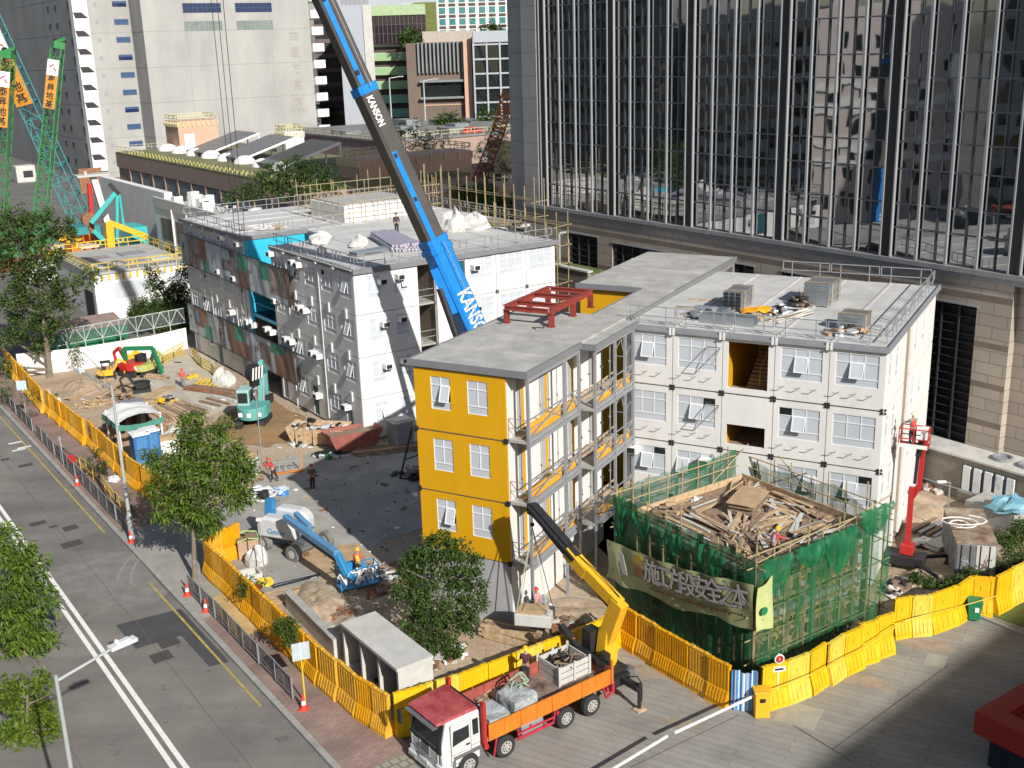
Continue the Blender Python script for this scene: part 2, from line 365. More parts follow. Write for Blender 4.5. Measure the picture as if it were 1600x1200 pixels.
# site earth, slabs and sand
def sitemat():
    m = bpy.data.materials.new('site_earth'); m.use_nodes = True; n = m.node_tree; b = n.nodes['Principled BSDF']; b.inputs['Roughness'].default_value = 0.95
    tc = n.nodes.new('ShaderNodeTexCoord')
    def nz(sc, d):
        t = n.nodes.new('ShaderNodeTexNoise'); t.inputs['Scale'].default_value = sc; t.inputs['Detail'].default_value = d; t.inputs['Roughness'].default_value = 0.68
        n.links.new(tc.outputs['Object'], t.inputs['Vector']); return t.outputs['Fac']
    r = n.nodes.new('ShaderNodeValToRGB'); r.color_ramp.elements[0].position = 0.28; r.color_ramp.elements[1].position = 0.75
    r.color_ramp.elements[0].color = (0.27, 0.19, 0.12, 1); r.color_ramp.elements[1].color = (0.50, 0.42, 0.32, 1)
    e = r.color_ramp.elements.new(0.5); e.color = (0.44, 0.335, 0.23, 1)
    n.links.new(nz(0.28, 9), r.inputs[0])
    r2 = n.nodes.new('ShaderNodeValToRGB'); r2.color_ramp.elements[0].position = 0.25; r2.color_ramp.elements[1].position = 0.7
    r2.color_ramp.elements[0].color = (0.65, 0.65, 0.65, 1); r2.color_ramp.elements[1].color = (1.15, 1.15, 1.15, 1); n.links.new(nz(4, 5), r2.inputs[0])
    x = n.nodes.new('ShaderNodeMix'); x.data_type = 'RGBA'; x.blend_type = 'MULTIPLY'; x.inputs['Factor'].default_value = 1
    n.links.new(r.outputs[0], x.inputs[6]); n.links.new(r2.outputs[0], x.inputs[7]); n.links.new(x.outputs[2], b.inputs['Base Color'])
    bp = n.nodes.new('ShaderNodeBump'); bp.inputs['Strength'].default_value = 0.5; bp.inputs['Distance'].default_value = 0.15
    n.links.new(nz(2.2, 6), bp.inputs['Height']); n.links.new(bp.outputs[0], b.inputs['Normal'])
    return m
m_site = sitemat()
sheet('site_earth', orient([FL.w(-17.2, 46), FL.w(-17.1, -5.3), FL.w(-13.2, -5.3), FL.w(-13.2, -19), FL.w(-17.3, -20), FL.w(-17.3, -35.6), g(700, 1075), g(960, 985), g(1180, 1095), g(1385, 965), g(1600, 905), g(1700, 860), FT.w(62.55, 20), FT.w(62.55, 120), FL.w(60, 60), FL.w(20, 46)]), 0.02, m_site)
m_slab2 = mat('grey_slab', (0.34, 0.325, 0.285), 0.9, var=0.24, scale=0.45, detail=10, bump=0.15)
sheet('concrete_slab', orient([g(*p) for p in ((330, 800), (420, 745), (440, 715), (560, 700), (650, 680), (760, 700), (760, 790), (560, 862), (510, 872), (395, 905), (320, 850))]), 0.04, m_slab2)
m_slab3 = mat('yard_concrete', (0.47, 0.42, 0.335), 0.92, var=0.2, scale=0.5, detail=9)
sheet('concrete_slab', orient([g(*p) for p in ((262, 560), (330, 548), (345, 600), (400, 625), (360, 640), (280, 665), (235, 640), (215, 610))]), 0.035, m_slab3)
m_sand = mat('wet_sand', (0.27, 0.165, 0.075), 0.95, var=0.12, scale=1.0, detail=8, bump=0.5, bscale=5)
def mound(name, cx, cy, rx, ry, h, m, rz=0, n=26, seed=1, **kw):
    b = MB()
    def fn(u, v):
        x = (u * 2 - 1); y = (v * 2 - 1); r = min(1, math.hypot(x, y)); k = mnoise.noise(Vector((x * 2.2 + seed * 7, y * 2.2, seed)))
        k2 = mnoise.noise(Vector((x * 7 + seed * 3, y * 7, seed + 9)))
        return (x * rx * (1 + .12 * k), y * ry * (1 + .12 * k), max(-.05, h * (1 - r ** 1.7) * (1 + .5 * k + .3 * k2) - 0.05))
    b.grid(fn, n, n); return b.build(name, m, loc=(cx, cy, 0), rz=rz, smooth=True, **kw)
sheet('sand_bed', orient([g(*p) for p in ((378, 612), (405, 610), (470, 655), (520, 685), (468, 672), (420, 700), (360, 690), (328, 668), (345, 650), (368, 640))]), 0.05, m_sand)
p = g(415, 668); mound('sand_bed', p.x, p.y, 5.5, 4.0, 0.35, m_sand, R(124), kind='structure', seed=3)
sheet('plywood_floor', orient([g(*p) for p in ((455, 860), (560, 850), (590, 905), (520, 930), (480, 915), (430, 905))]), 0.05, m_ply)
# driveway plaza
def plaza():
    m = bpy.data.materials.new('ribbed_concrete'); m.use_nodes = True; n = m.node_tree; b = n.nodes['Principled BSDF']; b.inputs['Roughness'].default_value = 0.88
    tc = n.nodes.new('ShaderNodeTexCoord'); mp = n.nodes.new('ShaderNodeMapping')
    n.links.new(tc.outputs['Object'], mp.inputs[0])
    br = n.nodes.new('ShaderNodeTexBrick'); br.offset = 0.37; br.inputs['Scale'].default_value = 1; br.inputs['Mortar Size'].default_value = 0.025
    br.inputs['Brick Width'].default_value = 5.2; br.inputs['Row Height'].default_value = 0.42; br.inputs['Mortar Smooth'].default_value = 0.6
    br.inputs['Color1'].default_value = (0.275, 0.262, 0.235, 1); br.inputs['Color2'].default_value = (0.315, 0.30, 0.268, 1); br.inputs['Mortar'].default_value = (0.20, 0.19, 0.17, 1)
    n.links.new(mp.outputs[0], br.inputs['Vector'])
    nz = n.nodes.new('ShaderNodeTexNoise'); nz.inputs['Scale'].default_value = 0.45; nz.inputs['Detail'].default_value = 9; nz.inputs['Roughness'].default_value = 0.7
    n.links.new(tc.outputs['Object'], nz.inputs['Vector'])
    r = n.nodes.new('ShaderNodeValToRGB'); r.color_ramp.elements[0].position = 0.3; r.color_ramp.elements[1].position = 0.7
    r.color_ramp.elements[0].color = (0.72, 0.72, 0.72, 1); r.color_ramp.elements[1].color = (1.12, 1.12, 1.12, 1); n.links.new(nz.outputs['Fac'], r.inputs[0])
    x = n.nodes.new('ShaderNodeMix'); x.data_type = 'RGBA'; x.blend_type = 'MULTIPLY'; x.inputs['Factor'].default_value = 1
    n.links.new(br.outputs['Color'], x.inputs[6]); n.links.new(r.outputs[0], x.inputs[7]); n.links.new(x.outputs[2], b.inputs['Base Color'])
    return m
m_plaza = plaza()
b = MB()
P = orient([FA.l(q) for q in (FL.w(-20.0, -36.4), FL.w(-17.2, -35.9), g(700, 1085), g(960, 1000), g(1178, 1110), g(1385, 990), g(1545, 960), g(1615, 985), g(1750, 1010), g(1750, 1250), Vector((20, 15, 0)), Vector((-10, 15, 0)))])
b.add([(q.x, q.y, 0.03) for q in P], [tuple(range(len(P)))])
b.build('driveway', m_plaza, loc=FA.w(0, 0), rz=FA.az, kind='structure')
m_joint2 = mat('slab_joint', (0.10, 0.095, 0.085), 0.9)
def strip(name, a, c, wd, z, m):
    a = Vector((a.x, a.y)); c = Vector((c.x, c.y)); d = (c - a).normalized(); nn = Vector((-d.y, d.x)) * wd / 2
    return sheet(name, [a - nn, c - nn, c + nn, a + nn], z, m)
for a, c in (((985, 1200), (1155, 1118)), ((1300, 1172), (1482, 1040)), ((1250, 1140), (1330, 1190)), ((1216, 1120), (1300, 1172))): strip('slab_joint', g(*a), g(*c), 0.045, 0.036, m_joint2)
m_lid2 = mat('concrete_lid', (0.33, 0.32, 0.27), 0.85, var=0.12, scale=2)
q = g(1248, 1118); sheet('manhole_cover', [FA.w(FA.l(q).x + dx, FA.l(q).y + dy) for dx, dy in ((-.9, -.9), (.9, -.9), (.9, .9), (-.9, .9))], 0.037, m_lid2)
q = g(1462, 1033); sheet('manhole_cover', [FA.w(FA.l(q).x + dx, FA.l(q).y + dy) for dx, dy in ((-.45, -.6), (.45, -.6), (.45, .6), (-.45, .6))], 0.037, m_lid2)
m_grass = mat('verge_grass', (0.10, 0.13, 0.035), 0.95, var=0.35, scale=1.5, detail=8)
sheet('grass_verge', orient([g(*p) for p in ((1545, 962), (1600, 935), (1700, 900), (1760, 960), (1612, 985))]), 0.06, m_grass)
b = MB(); a = g(1532, 966); c = g(1615, 1000); b.bar((a.x, a.y, .07), (c.x, c.y, .07), 0.2, 0.15); b.build('kerb', m_kerb, kind='structure')

# cracks, joints and skid marks on the road
m_crack = mat('road_crack', (0.115, 0.107, 0.097), 0.9, var=.3)
r3 = random.Random(4)
for x in (-23.0, -28.8): 
    b = MB(); P = [LW(x + r3.gauss(0, .05), y) for y in range(-48, 60, 2)]; b.v = []
    for p, q in zip(P, P[1:]): b.bar((p.x, p.y, .0045), (q.x, q.y, .0045), .035, .003)
    b.build('road_joint', m_crack, kind='structure')

m_track = mat('tyre_track', (0.255, 0.245, 0.225), 0.95, var=.25, scale=3, detail=8); r3 = random.Random(4)
for k in range(7):
    c = LW(-17.5 + r3.uniform(-1, 1), -19 - r3.uniform(0, 3)); R_ = 4.2 + .75 * k + r3.uniform(-.2, .2); b = MB(); a0 = R(150 + r3.uniform(-8, 20)); P = [(c.x + R_ * math.cos(a0 + .09 * s), c.y + R_ * math.sin(a0 + .09 * s) + 6) for s in range(r3.randint(6, 12))]
    wd = r3.uniform(.06, .16); n = len(P); b.add([(p[0], p[1], .006 + .0004 * k) for p in P] + [(p[0] * 1 + wd, p[1] + wd * .6, .006 + .0004 * k) for p in P], [(i, i + 1, n + i + 1, n + i) for i in range(n - 1)]); b.build('tyre_mark', m_track, kind='structure')

m_mud = mat('dried_mud', (0.30, 0.25, 0.19), 0.95, var=.3, scale=1.5, detail=9)
for q, (rx, ry) in (((1120, 1095), (1.6, .25)), ((1010, 1050), (1.3, .25)), ((1330, 1060), (2.2, .2)), ((1440, 1005), (1.8, .2)), ((1060, 1130), (.9, .12))):
    c = FA.l(g(*q)); r3.random(); sheet('mud_stain', [FA.w(c.x + rx * math.cos(a * .45) * r3.uniform(.7, 1.2), c.y + (ry + rx * .28) * math.sin(a * .45) * r3.uniform(.6, 1.2)) for a in range(14)], .0335, m_mud)
# ================================================================== facade helpers
def holed(b, x0, x1, z0, z1, y0, t, holes, m=0):
    x = x0
    for hx0, hx1, hz0, hz1 in sorted(holes):
        if hx0 > x: b.box(x, y0, z0, hx0, y0 + t, z1, m)
        if hz0 > z0: b.box(hx0, y0, z0, hx1, y0 + t, hz0, m)
        if hz1 < z1: b.box(hx0, y0, hz1, hx1, y0 + t, z1, m)
        x = hx1
    if x < x1: b.box(x, y0, z0, x1, y0 + t, z1, m)
WPROTO = {}
def window(parent, key, loc, rz=0.0):
    """key = (width, height, columns, open column or -1, dark cell or -1)"""
    if key in WPROTO: return dup(WPROTO[key], loc=loc, rz=rz, parent=parent)
    W_, H_, nc, op, dk = key
    b = MB(); fw = 0.045; b.box(-.02, .10, -.02, W_ + .02, .118, H_ + .02, 2)   # room behind
    zs = [0, H_ * .24, H_ * .74, H_]
    for k in range(nc + 1):
        x = W_ * k / nc; lo = 0 if k in (0, nc) else zs[1]
        b.box(max(0, x - fw / 2), .02, lo, min(W_, x + fw / 2), .075, H_, 0)
    for z in zs: b.box(fw / 2, .015, max(0, z - fw / 2), W_ - fw / 2, .07, min(H_, z + fw / 2), 0)
    for r_ in range(3):
        if r_ == 0: b.box(.02, .045, .02, W_ - .02, .055, zs[1], 1); continue
        for k in range(nc):
            if r_ == 1 and k == op: continue
            b.box(W_ * k / nc + .02, .045, zs[r_], W_ * (k + 1) / nc - .02, .055, zs[r_ + 1] - .01, 2 if (r_ == 2 and k == dk) else 1)
    o = b.build('window', [m_frame, m_frost, m_dglass], parent, loc, rz)
    if op >= 0:
        w_ = W_ / nc - .03; h_ = zs[2] - zs[1] - .03; b = MB(); b.T = Matrix.Translation((W_ * op / nc + .015, .01, zs[2])) @ Matrix.Rotation(R(-17 if dk != -2 else -34), 4, 'X')
        b.box(0, -.03, -h_, .05, .03, 0, 0); b.box(w_ - .05, -.03, -h_, w_, .03, 0, 0); b.box(.05, -.03, -h_, w_ - .05, .03, -h_ + .05, 0); b.box(.05, -.03, -.05, w_ - .05, .03, 0, 0)
        b.box(.05, -.012, -h_ + .05, w_ - .05, .012, -.05, 1)
        b.build('sash', [m_frame, m_frost], o)
    WPROTO[key] = o
    return o
ACP = {}
def aircon(parent, loc, rz=0.0):
    if 'a' in ACP: return dup(ACP['a'], loc=loc, rz=rz, parent=parent)
    b = MB(); b.box(-.33, -.55, 0, .33, .05, .42); o = b.build('air_conditioner', m_white2, parent, loc, rz, bevel=.02)
    b = MB(); b.box(-.26, -.57, .05, .2, -.551, .36); b.build('grille', m_black, o); ACP['a'] = o
    return o
BRP = {}
def bracket(parent, loc, rz=0.0):
    if 'a' in BRP: return dup(BRP['a'], loc=loc, rz=rz, parent=parent)
    b = MB(); b.box(-.015, -.3, 0, .015, 0, .03); b.box(-.32, -.3, 0, -.015, -.275, .03); o = b.build('bracket', m_steel, parent, loc, rz); BRP['a'] = o; return o
CNP = {}
def connector(parent, loc, rz=0.0):
    if 'a' in CNP: return dup(CNP['a'], loc=loc, rz=rz, parent=parent)
    b = MB()
    for sx in (-.14, .03): b.box(sx, -.05, -.15, sx + .11, .02, -.03); b.box(sx, -.05, .03, sx + .11, .02, .15)
    o = b.build('joint_plate', m_black, parent, loc, rz); CNP['a'] = o; return o
def railpanels(name, parent, a, c, n, h=1.05, m=None, base=0.0, low=.5, r=.024):
    """n separate guard panels in a row from a to c"""
    a = Vector(a); c = Vector(c); d = (c - a) / n; b = MB()
    for k in range(n):
        p = a + d * (k + .02); q = a + d * (k + .98)
        for z in (h, low): b.bar(p + Vector((0, 0, z)), q + Vector((0, 0, z)), r * 2, r * 2)
        for t in (0, 1): e = p.lerp(q, t); b.bar(e + Vector((0, 0, low)), e + Vector((0, 0, h)), r * 2, r * 2)
        for t in (.2, .8): e = p.lerp(q, t); b.bar(e + Vector((0, 0, base)), e + Vector((0, 0, h)), r * 2, r * 2)
    return b.build(name, m or m_steel, parent)
# ================================================================== white and yellow modular block
RB = thing('modular_building', 'white and yellow four-storey block of stacked box modules with open steel galleries', 'building', FA.w(0, 0), FA.az)
LV = [0.25, 3.5, 6.8, 10.1]; SH = 3.2
X0, MW = 1.33, 2.875
wall = MB(); core = MB()
core.box(1.36, 11.92, 0, 7.12, 27.4, 13.2); core.box(9.9, 11.92, 0, 15.58, 27.4, 13.2); core.box(7.12, 18.5, 0, 9.9, 27.4, 13.2)
core.box(7.12, 11.92, 0, 9.9, 18.5, 6.75)
for i in range(5):
    for L_, z in enumerate(LV):
        x0 = X0 + MW * i + .02; x1 = x0 + MW - .04; z0 = z; z1 = z + SH
        if i == 2:
            holes = {3: [(7.38, 9.6, 10.42, 13.0)], 2: [(7.38, 9.55, 7.15, 8.3)]}.get(L_, [])
        else:
            wx = x0 + (.30 if i != 0 else .28); holes = [(wx, wx + 2.2, z + 1.13, z + 2.86)]
        holed(wall, x0, x1, z0, z1, 11.8, .12, holes)
wall_o = wall.build('wall', m_white, RB)
core.build('wall_core', m_joint, RB)
k_ = 0
for i in range(5):
    if i == 2: continue
    for L_, z in enumerate(LV):
        if L_ == 0 and i in (1, 3): pass
        wx = X0 + MW * i + .02 + (.30 if i != 0 else .28)
        op = [1, 1, -1, 1, 1, 0, 1, -1, 1, 2, 1, 1, 1, 1, -1, 1][k_ % 16]; dk = [-1, 2, -1, -1, 0, -1, 2, -1, -1, -1, 0, -1][k_ % 12]; k_ += 1
        window(RB, (2.2, 1.73, 3, op, dk), (wx, 11.8, z + 1.13))
        if L_ in (2, 3):
            for q in (.25, 1.1, 1.95): bracket(RB, (wx + q, 11.8, z + .75))
for x, z in ((1.95, 5.9), (6.3, 5.75)): aircon(RB, (x, 11.8, z))
for i in range(6):
    for z in LV[1:] + [13.3]:
        if z < 13.2: connector(RB, (X0 + MW * i, 11.8, z - .05))
# open frames hooked out of the second window column
for (x, z) in ((1.1, 12.5), (1.1, 9.2), (6.2, 12.6), (6.2, 9.3)):
    b = MB(); P = [(x, 11.79, z), (x + .75, 11.79, z), (x + .55, 11.0, z - .75), (x - .2, 11.0, z - .75)]
    for p, q in zip(P, P[1:] + P[:1]): b.bar(p, q, .035, .035)
    b.bar(P[0], P[2], .03, .03); b.build('hanging_frame', m_gsteel, RB)
# stair tower seen through the two big openings
b = MB(); b.box(7.13, 11.93, 6.76, 7.2, 18.5, 13.2); b.box(9.8, 11.93, 6.76, 9.89, 18.5, 13.2); b.box(7.2, 18.3, 6.76, 9.8, 18.49, 13.2); b.box(7.2, 11.93, 13.1, 9.8, 18.3, 13.2)
b.build('stair_wall', m_yel, RB)
b = MB()
for z in (6.76, 9.98): b.box(7.2, 11.93, z, 9.8, 13.2, z + .14)
for k in range(10):
    b.box(8.0, 13.3 + .26 * k, 10.0 + .16 * k, 9.7, 13.56 + .26 * k, 10.14 + .16 * k); b.box(7.25, 13.3 + .26 * k, 9.9 - .16 * k, 8.0, 13.56 + .26 * k, 10.02 - .16 * k)
b.build('stair', m_woodd, RB)
b = MB(); b.bar((8.75, 13.3, 11.1), (8.75, 15.9, 12.6), .04); b.bar((8.75, 13.3, 10.2), (8.75, 13.3, 11.1), .04); b.build('handrail', m_cyel, RB)
# right-hand side
b = MB()
for z in LV:
    holed_x = []
    T = Matrix.Translation((15.7, 0, 0)) @ Matrix.Rotation(R(90), 4, 'Z'); b.T = T
    holed(b, 11.92, 17.55, z, z + SH, 0, .12, [(12.7, 13.5, z + 1.0, z + 2.75), (14.6, 15.4, z + 1.0, z + 2.75)])
    holed(b, 19.3, 27.4, z, z + SH, 0, .12, [(20.4, 21.4, z + 1.0, z + 2.75), (23.0, 24.0, z + 1.0, z + 2.75)])
b.T = None
b.build('wall', m_white2, RB)
for z in LV:
    for y in (12.7, 14.6): window(RB, (.8, 1.75, 1, -1, -1), (15.7, y, z + 1.0), R(90))
    for y in (20.4, 23.0): window(RB, (1.0, 1.75, 2, -1, -1), (15.7, y, z + 1.0), R(90))
b = MB(); b.box(15.0, 17.6, 0, 15.55, 19.25, 13.2); b.build('corridor_end', m_gsteel, RB)
# roof of the white block
b = MB(); b.box(1.25, 11.95, 13.24, 15.62, 28.3, 13.40)
for x in (4.2, 7.08, 9.95, 12.83): b.box(x - .07, 12.3, 13.40, x + .07, 28.1, 13.46)
b.build('roof', m_roofl, RB)
b = MB(); b.box(1.25, 11.62, 13.20, 15.85, 11.94, 13.36); b.box(1.25, 11.70, 13.36, 15.8, 11.78, 13.50); b.box(15.63, 11.95, 13.22, 15.85, 28.3, 13.38); b.box(15.72, 11.79, 13.38, 15.8, 28.3, 13.52)
b.build('eave_gutter', m_gsteel, RB); 
b = MB()
for i in range(1, 5): b.box(X0 + MW * i - .16, 11.60, 13.1, X0 + MW * i - .04, 11.66, 13.5); b.box(X0 + MW * i + .04, 11.60, 13.1, X0 + MW * i + .16, 11.66, 13.5)
each(b, 'gutter_clip', m_white2, RB)
railpanels('railing', RB, (1.4, 12.3, 13.4), (15.3, 12.3, 13.4), 5); railpanels('railing', RB, (15.45, 12.35, 13.4), (15.45, 28.0, 13.4), 6)
railpanels('railing', RB, (15.3, 28.1, 13.4), (5.8, 28.1, 13.4), 3)
# yellow front wing
b = MB(); bg_ = MB()
WX = [(-4.25, -3.1), (-2.12, -.97)]
for L_, z in enumerate(LV):
    z1 = z + SH - (.03 if L_ < 3 else -.02)
    holed(b if L_ else bg_, -5.22, .02, z if L_ else 0, z1, 0, .12, [(x0, x1, z + 1.13, z + 2.86) for x0, x1 in WX] if L_ else [])
b.build('front_wall', m_yel, RB)
m_grey = mat('grey_panel', (0.36, 0.365, 0.37), 0.7, var=0.1, scale=.8); bg_.build('base_wall', m_grey, RB)
for L_, z in enumerate(LV[1:]):
    for k, (x0, x1) in enumerate(WX): window(RB, (1.15, 1.73, 2, 1 if (k == 0 and L_ != 1) else -1, -1), (x0, 0, z + 1.13))
b = MB()
for L_, z in enumerate(LV): b.box(-5.22, .12, z if L_ else 0, .02, 11.6, z + SH - .03)
b.box(-5.15, .2, 0, -.05, 11.5, 13.2)
b.build('side_wall', m_white, RB)
b = MB()
for z in LV[1:]: b.box(-5.32, -.07, z - .15, -5.12, .02, z + .1); b.box(-.1, -.07, z - .15, .12, .02, z + .1)
each(b, 'joint_plate', m_black, RB)
# doors and yellow strips along the gallery
b = MB(); b2 = MB(); b3 = MB()
for z in LV[1:]:
    for y in (1.6, 4.2, 7.4, 10.2):
        b.box(.021, y, z + .05, .045, y + .28, z + 2.95); b2.box(.021, y + .32, z + .05, .05, y + 1.2, z + 2.3); b3.box(.021, y - .45, z + .1, .04, y - .02, z + 2.9)
each(b, 'yellow_panel', m_yel, RB); each(b2, 'door', m_white2, RB); each(b3, 'grey_panel', m_grey, RB)
# front roof
b = MB(); b.box(-5.4, -.05, 13.5, 1.2, 12.2, 13.72)
for y in (2.9, 5.9, 8.9): b.box(-5.4, y, 13.72, 1.2, y + .25, 13.76)
b.box(1.2, 6.2, 13.42, 2.0, 11.9, 13.62); b.build('roof', m_roof, RB)
b = MB(); b.box(-5.5, -.16, 13.42, 1.33, -.055, 13.76); b.box(1.21, -.05, 13.45, 1.33, 6.1, 13.76); b.box(-5.5, -.05, 13.45, -5.41, 12.2, 13.76)
b.box(1.21, 6.05, 13.35, 2.12, 6.18, 13.66); b.box(2.02, 6.19, 13.35, 2.12, 11.9, 13.66); b.box(-5.1, 0.02, 13.30, .9, .1, 13.42)
b.build('roof_fascia', m_fasc, RB)
# open gallery
def gal(xo, y0, y1, ys):
    b = MB()
    for y in ys: b.box(xo - .07, y - .07, 0, xo + .07, y + .07, 13.42)
    for z in LV[1:]: b.box(xo - .06, y0, z - .32, xo + .06, y1, z - .12); b.box(xo - .05, y0, z + .02, xo + .05, y1, z + .16)
    b.box(xo - .06, y0, 13.15, xo + .06, y1, 13.38)
    b.build('gallery_frame', m_gsteel, RB)
gal(1.12, .25, 6.1, (.25, 4.3, 6.05)); gal(1.92, 6.3, 11.7, (6.35, 9.0, 10.4, 11.6))
b = MB()
for z in LV[1:]: b.box(.03, .2, z - .13, 1.06, 6.15, z + .01); b.box(.03, 6.2, z - .13, 1.86, 11.75, z + .01)
each(b, 'gallery_floor', m_conc, RB)
m_yboard = mat('site_board_yellow', (0.75, 0.36, 0.03), 0.6, var=0.25, scale=3)
b = MB(); b2 = MB(); b4 = MB()
for z in LV[1:]:
    for (xo, ys) in ((1.12, (.25, 4.3, 6.05)), (1.92, (6.35, 9.0, 11.6))):
        for ya, yb in zip(ys, ys[1:]):
            b.box(xo - .16, ya + .3 * rnd.random(), z + .05, xo - .13, yb - .2, z + .5 + .35 * rnd.random())
            b2.bar((xo, ya, z + .15), (xo, yb, z + 1.1), .05); b2.bar((xo, ya, z + 1.1), (xo, yb, z + 1.1), .05); b2.bar((xo, ya, z + .6), (xo, yb, z + .6), .04); b2.bar((xo - .1, yb, z + .1), (xo - .1, (ya + yb) / 2, z + 1.05), .035)
            b4.bar((.5, ya + .2, z + .05), (.85, yb - .3, z + .1), .25, .04); b4.bar((.35, ya + .5, z + .1), (.7, yb, z + .5), .06, .06)
    b2.bar((.05, .22, z + 1.1), (1.1, .22, z + 1.1), .035); b2.bar((.05, .22, z + .6), (1.1, .22, z + .6), .03); b2.bar((.05, .2, z), (.05, .2, z + 1.1), .03)
    for y in (1.0, 3.2, 5.2, 7.0, 8.2, 9.8, 11.0): b2.tube((.75, y, z), (.75, y, z + 3.1), .035, 5); b2.bar((.66, y, z + 1.3), (.84, y, z + 1.3), .06, .1)
each(b, 'gallery_board', m_yboard, RB); b2.build('gallery_rails', m_gsteel, RB); each(b4, 'loose_plank', m_wood, RB)
# link and rear wing
b = MB(); b.box(-.95, 12.2, 13.42, 1.24, 20.1, 13.62); b.box(-5.5, 20.1, 13.45, 1.24, 32.4, 13.68)
for y in (23, 26, 29.2): b.box(-5.5, y, 13.68, 1.24, y + .25, 13.72)
b.build('roof', m_roof, RB)
b = MB(); b.box(-5.6, 19.98, 13.38, -.95, 20.09, 13.72); b.box(1.25, 20.1, 13.40, 1.35, 32.4, 13.74); b.box(1.25, 12.2, 13.34, 1.33, 20.1, 13.68); b.box(-1.05, 12.2, 13.34, -.955, 19.98, 13.66)
b.build('roof_fascia', m_fasc, RB)
b = MB(); b.box(-5.4, 20.3, 0, -.9, 20.42, 13.3); b.build('front_wall', m_yel, RB)
b = MB(); b.box(-5.4, 20.42, 0, .1, 32.2, 13.3); b.build('side_wall', m_white, RB)
b = MB()
for y in (28.6, 30.4, 32.2): b.box(1.1, y - .07, 0, 1.22, y + .07, 13.4)
b.box(1.1, 27.6, 13.1, 1.22, 32.3, 13.35); b.build('gallery_frame', m_steel, RB)
# ------------------------------------------------------------ things lying on the roofs of this block
def onA(x, y, z=13.41): return FA.w(x, y, z)
def stackbox(name, label, cat, x, y, z, rz, n, sx, sy, dz, m, group=None, slots=0, gap=.012):
    t = thing(name, label, cat, onA(x, y, z), FA.az + rz, group)
    for k in range(n):
        b = MB(); b.ob((rnd.uniform(-.03, .03), rnd.uniform(-.03, .03), k * dz), sx, sy, dz - gap)
        if slots:
            for q in range(slots): xx = -sx / 2 + sx * (q + .5) / slots; b.box(xx - sx / slots * .38, -sy / 2 - .05, k * dz + dz * .15, xx + sx / slots * .38, -sy / 2 + .02, k * dz + dz * .85, 1)
        b.build('panel', [m, m_black], t)
    b = MB()
    for yy in (-sy * .3, sy * .3): b.box(-sx / 2 - .05, yy - .05, -.001, -sx / 2 - .02, yy + .05, n * dz + .03); b.box(sx / 2 + .05, yy - .05, 0, sx / 2 + .08, yy + .05, n * dz + .03); b.box(-sx / 2 - .05, yy - .05, n * dz + .005, sx / 2 + .08, yy + .05, n * dz + .03)
    b.build('strap', m_wood, t); return t
m_galv = mat('galvanised_sheet', (0.40, 0.43, 0.45), 0.35, 0.7, var=0.12, scale=2)
stackbox('duct_stack', 'strapped stack of square galvanised ducts standing near the middle of the pale roof', 'ducts', 5.9, 18.2, 13.46, R(0), 5, 1.1, 2.4, .22, m_galv, slots=3)
stackbox('tray_stack', 'tall pile of galvanised cable trays standing on the pale roof', 'trays', 10.1, 21.2, 13.46, R(-3), 10, 1.5, 2.5, .13, m_galv)
stackbox('tray_stack', 'low pair of galvanised trays on a pallet at the roof corner', 'trays', 13.2, 15.6, 13.5, R(-5), 4, 1.4, 1.6, .2, m_galv)
b = MB(); b.box(-1.6, -.35, 0, 1.6, .35, .07); b.box(-1.6, -.35, .07, 1.6, -.3, .5); b.box(-1.6, .3, .07, 1.6, .35, .5)
b.build('steel_channel', m_galv, loc=onA(6.6, 14.1), rz=FA.az + R(-1), label='long galvanised trough lying along the front edge of the pale roof', cat='trough')
t = thing('pipe_bundle', 'loose bundle of pale conduit pipes strewn on the pale roof', 'pipes', onA(9.5, 16.6), FA.az + R(62))
for k in range(14):
    b = MB(); b.tube((rnd.uniform(-1.7, -1.3), rnd.uniform(-.6, .6), .04 + .05 * rnd.random()), (rnd.uniform(1.2, 1.6), rnd.uniform(-.35, .35), .05 + .3 * rnd.random()), .035, 5); b.build('pipe', m_concl if k % 3 else m_woodd, t)
def heap(name, label, cat, loc, rx, ry, h, mats, n, seed, rz=0.0, s=(.12, .5), group=None, flat=.5):
    r_ = random.Random(seed); b = MB()
    for k in range(n):
        a = r_.uniform(0, 6.28); q = math.sqrt(r_.random()); x = rx * q * math.cos(a); y = ry * q * math.sin(a)
        b.ob((x, y, h * (1 - q) * r_.random()), r_.uniform(*s), r_.uniform(*s), r_.uniform(s[0] * flat, s[1] * flat * .6), r_.uniform(0, 3.1), k % len(mats), r_.uniform(-.35, .35))
    return b.build(name, mats, loc=loc, rz=rz, label=label, cat=cat, group=group)
m_bag = mat('clear_plastic', (0.55, 0.58, 0.6), 0.2, var=0.25, scale=7)
def sackmesh(b, c, rx, ry, h, seed, m=0, n=18):
    r_ = random.Random(seed); o = Vector(c); vs = [];
    prof = [(0, 0.0), (.85, .0), (1, .18), (.98, .5), (.8, .82), (.35, .98), (0, 1)]
    for j, (q, z) in enumerate(prof):
        for i in range(n):
            a = 2 * math.pi * i / n; k = 1 + .45 * mnoise.noise(Vector((math.cos(a) * 1.6 + seed * 3.1, math.sin(a) * 1.6, z * 2 + seed))) + .25 * mnoise.noise(Vector((math.cos(a) * 5 + seed, math.sin(a) * 5, z * 6 + seed)))
            vs.append(o + Vector((rx * q * k * math.cos(a), ry * q * k * math.sin(a), h * z * (1 + .7 * mnoise.noise(Vector((math.cos(a) * 1.7 + seed, math.sin(a) * 1.7, 5 + seed)))))))
    fs = [(j * n + i, j * n + (i + 1) % n, (j + 1) * n + (i + 1) % n, (j + 1) * n + i) for j in range(len(prof) - 1) for i in range(n)]
    b.add(vs, fs, m)
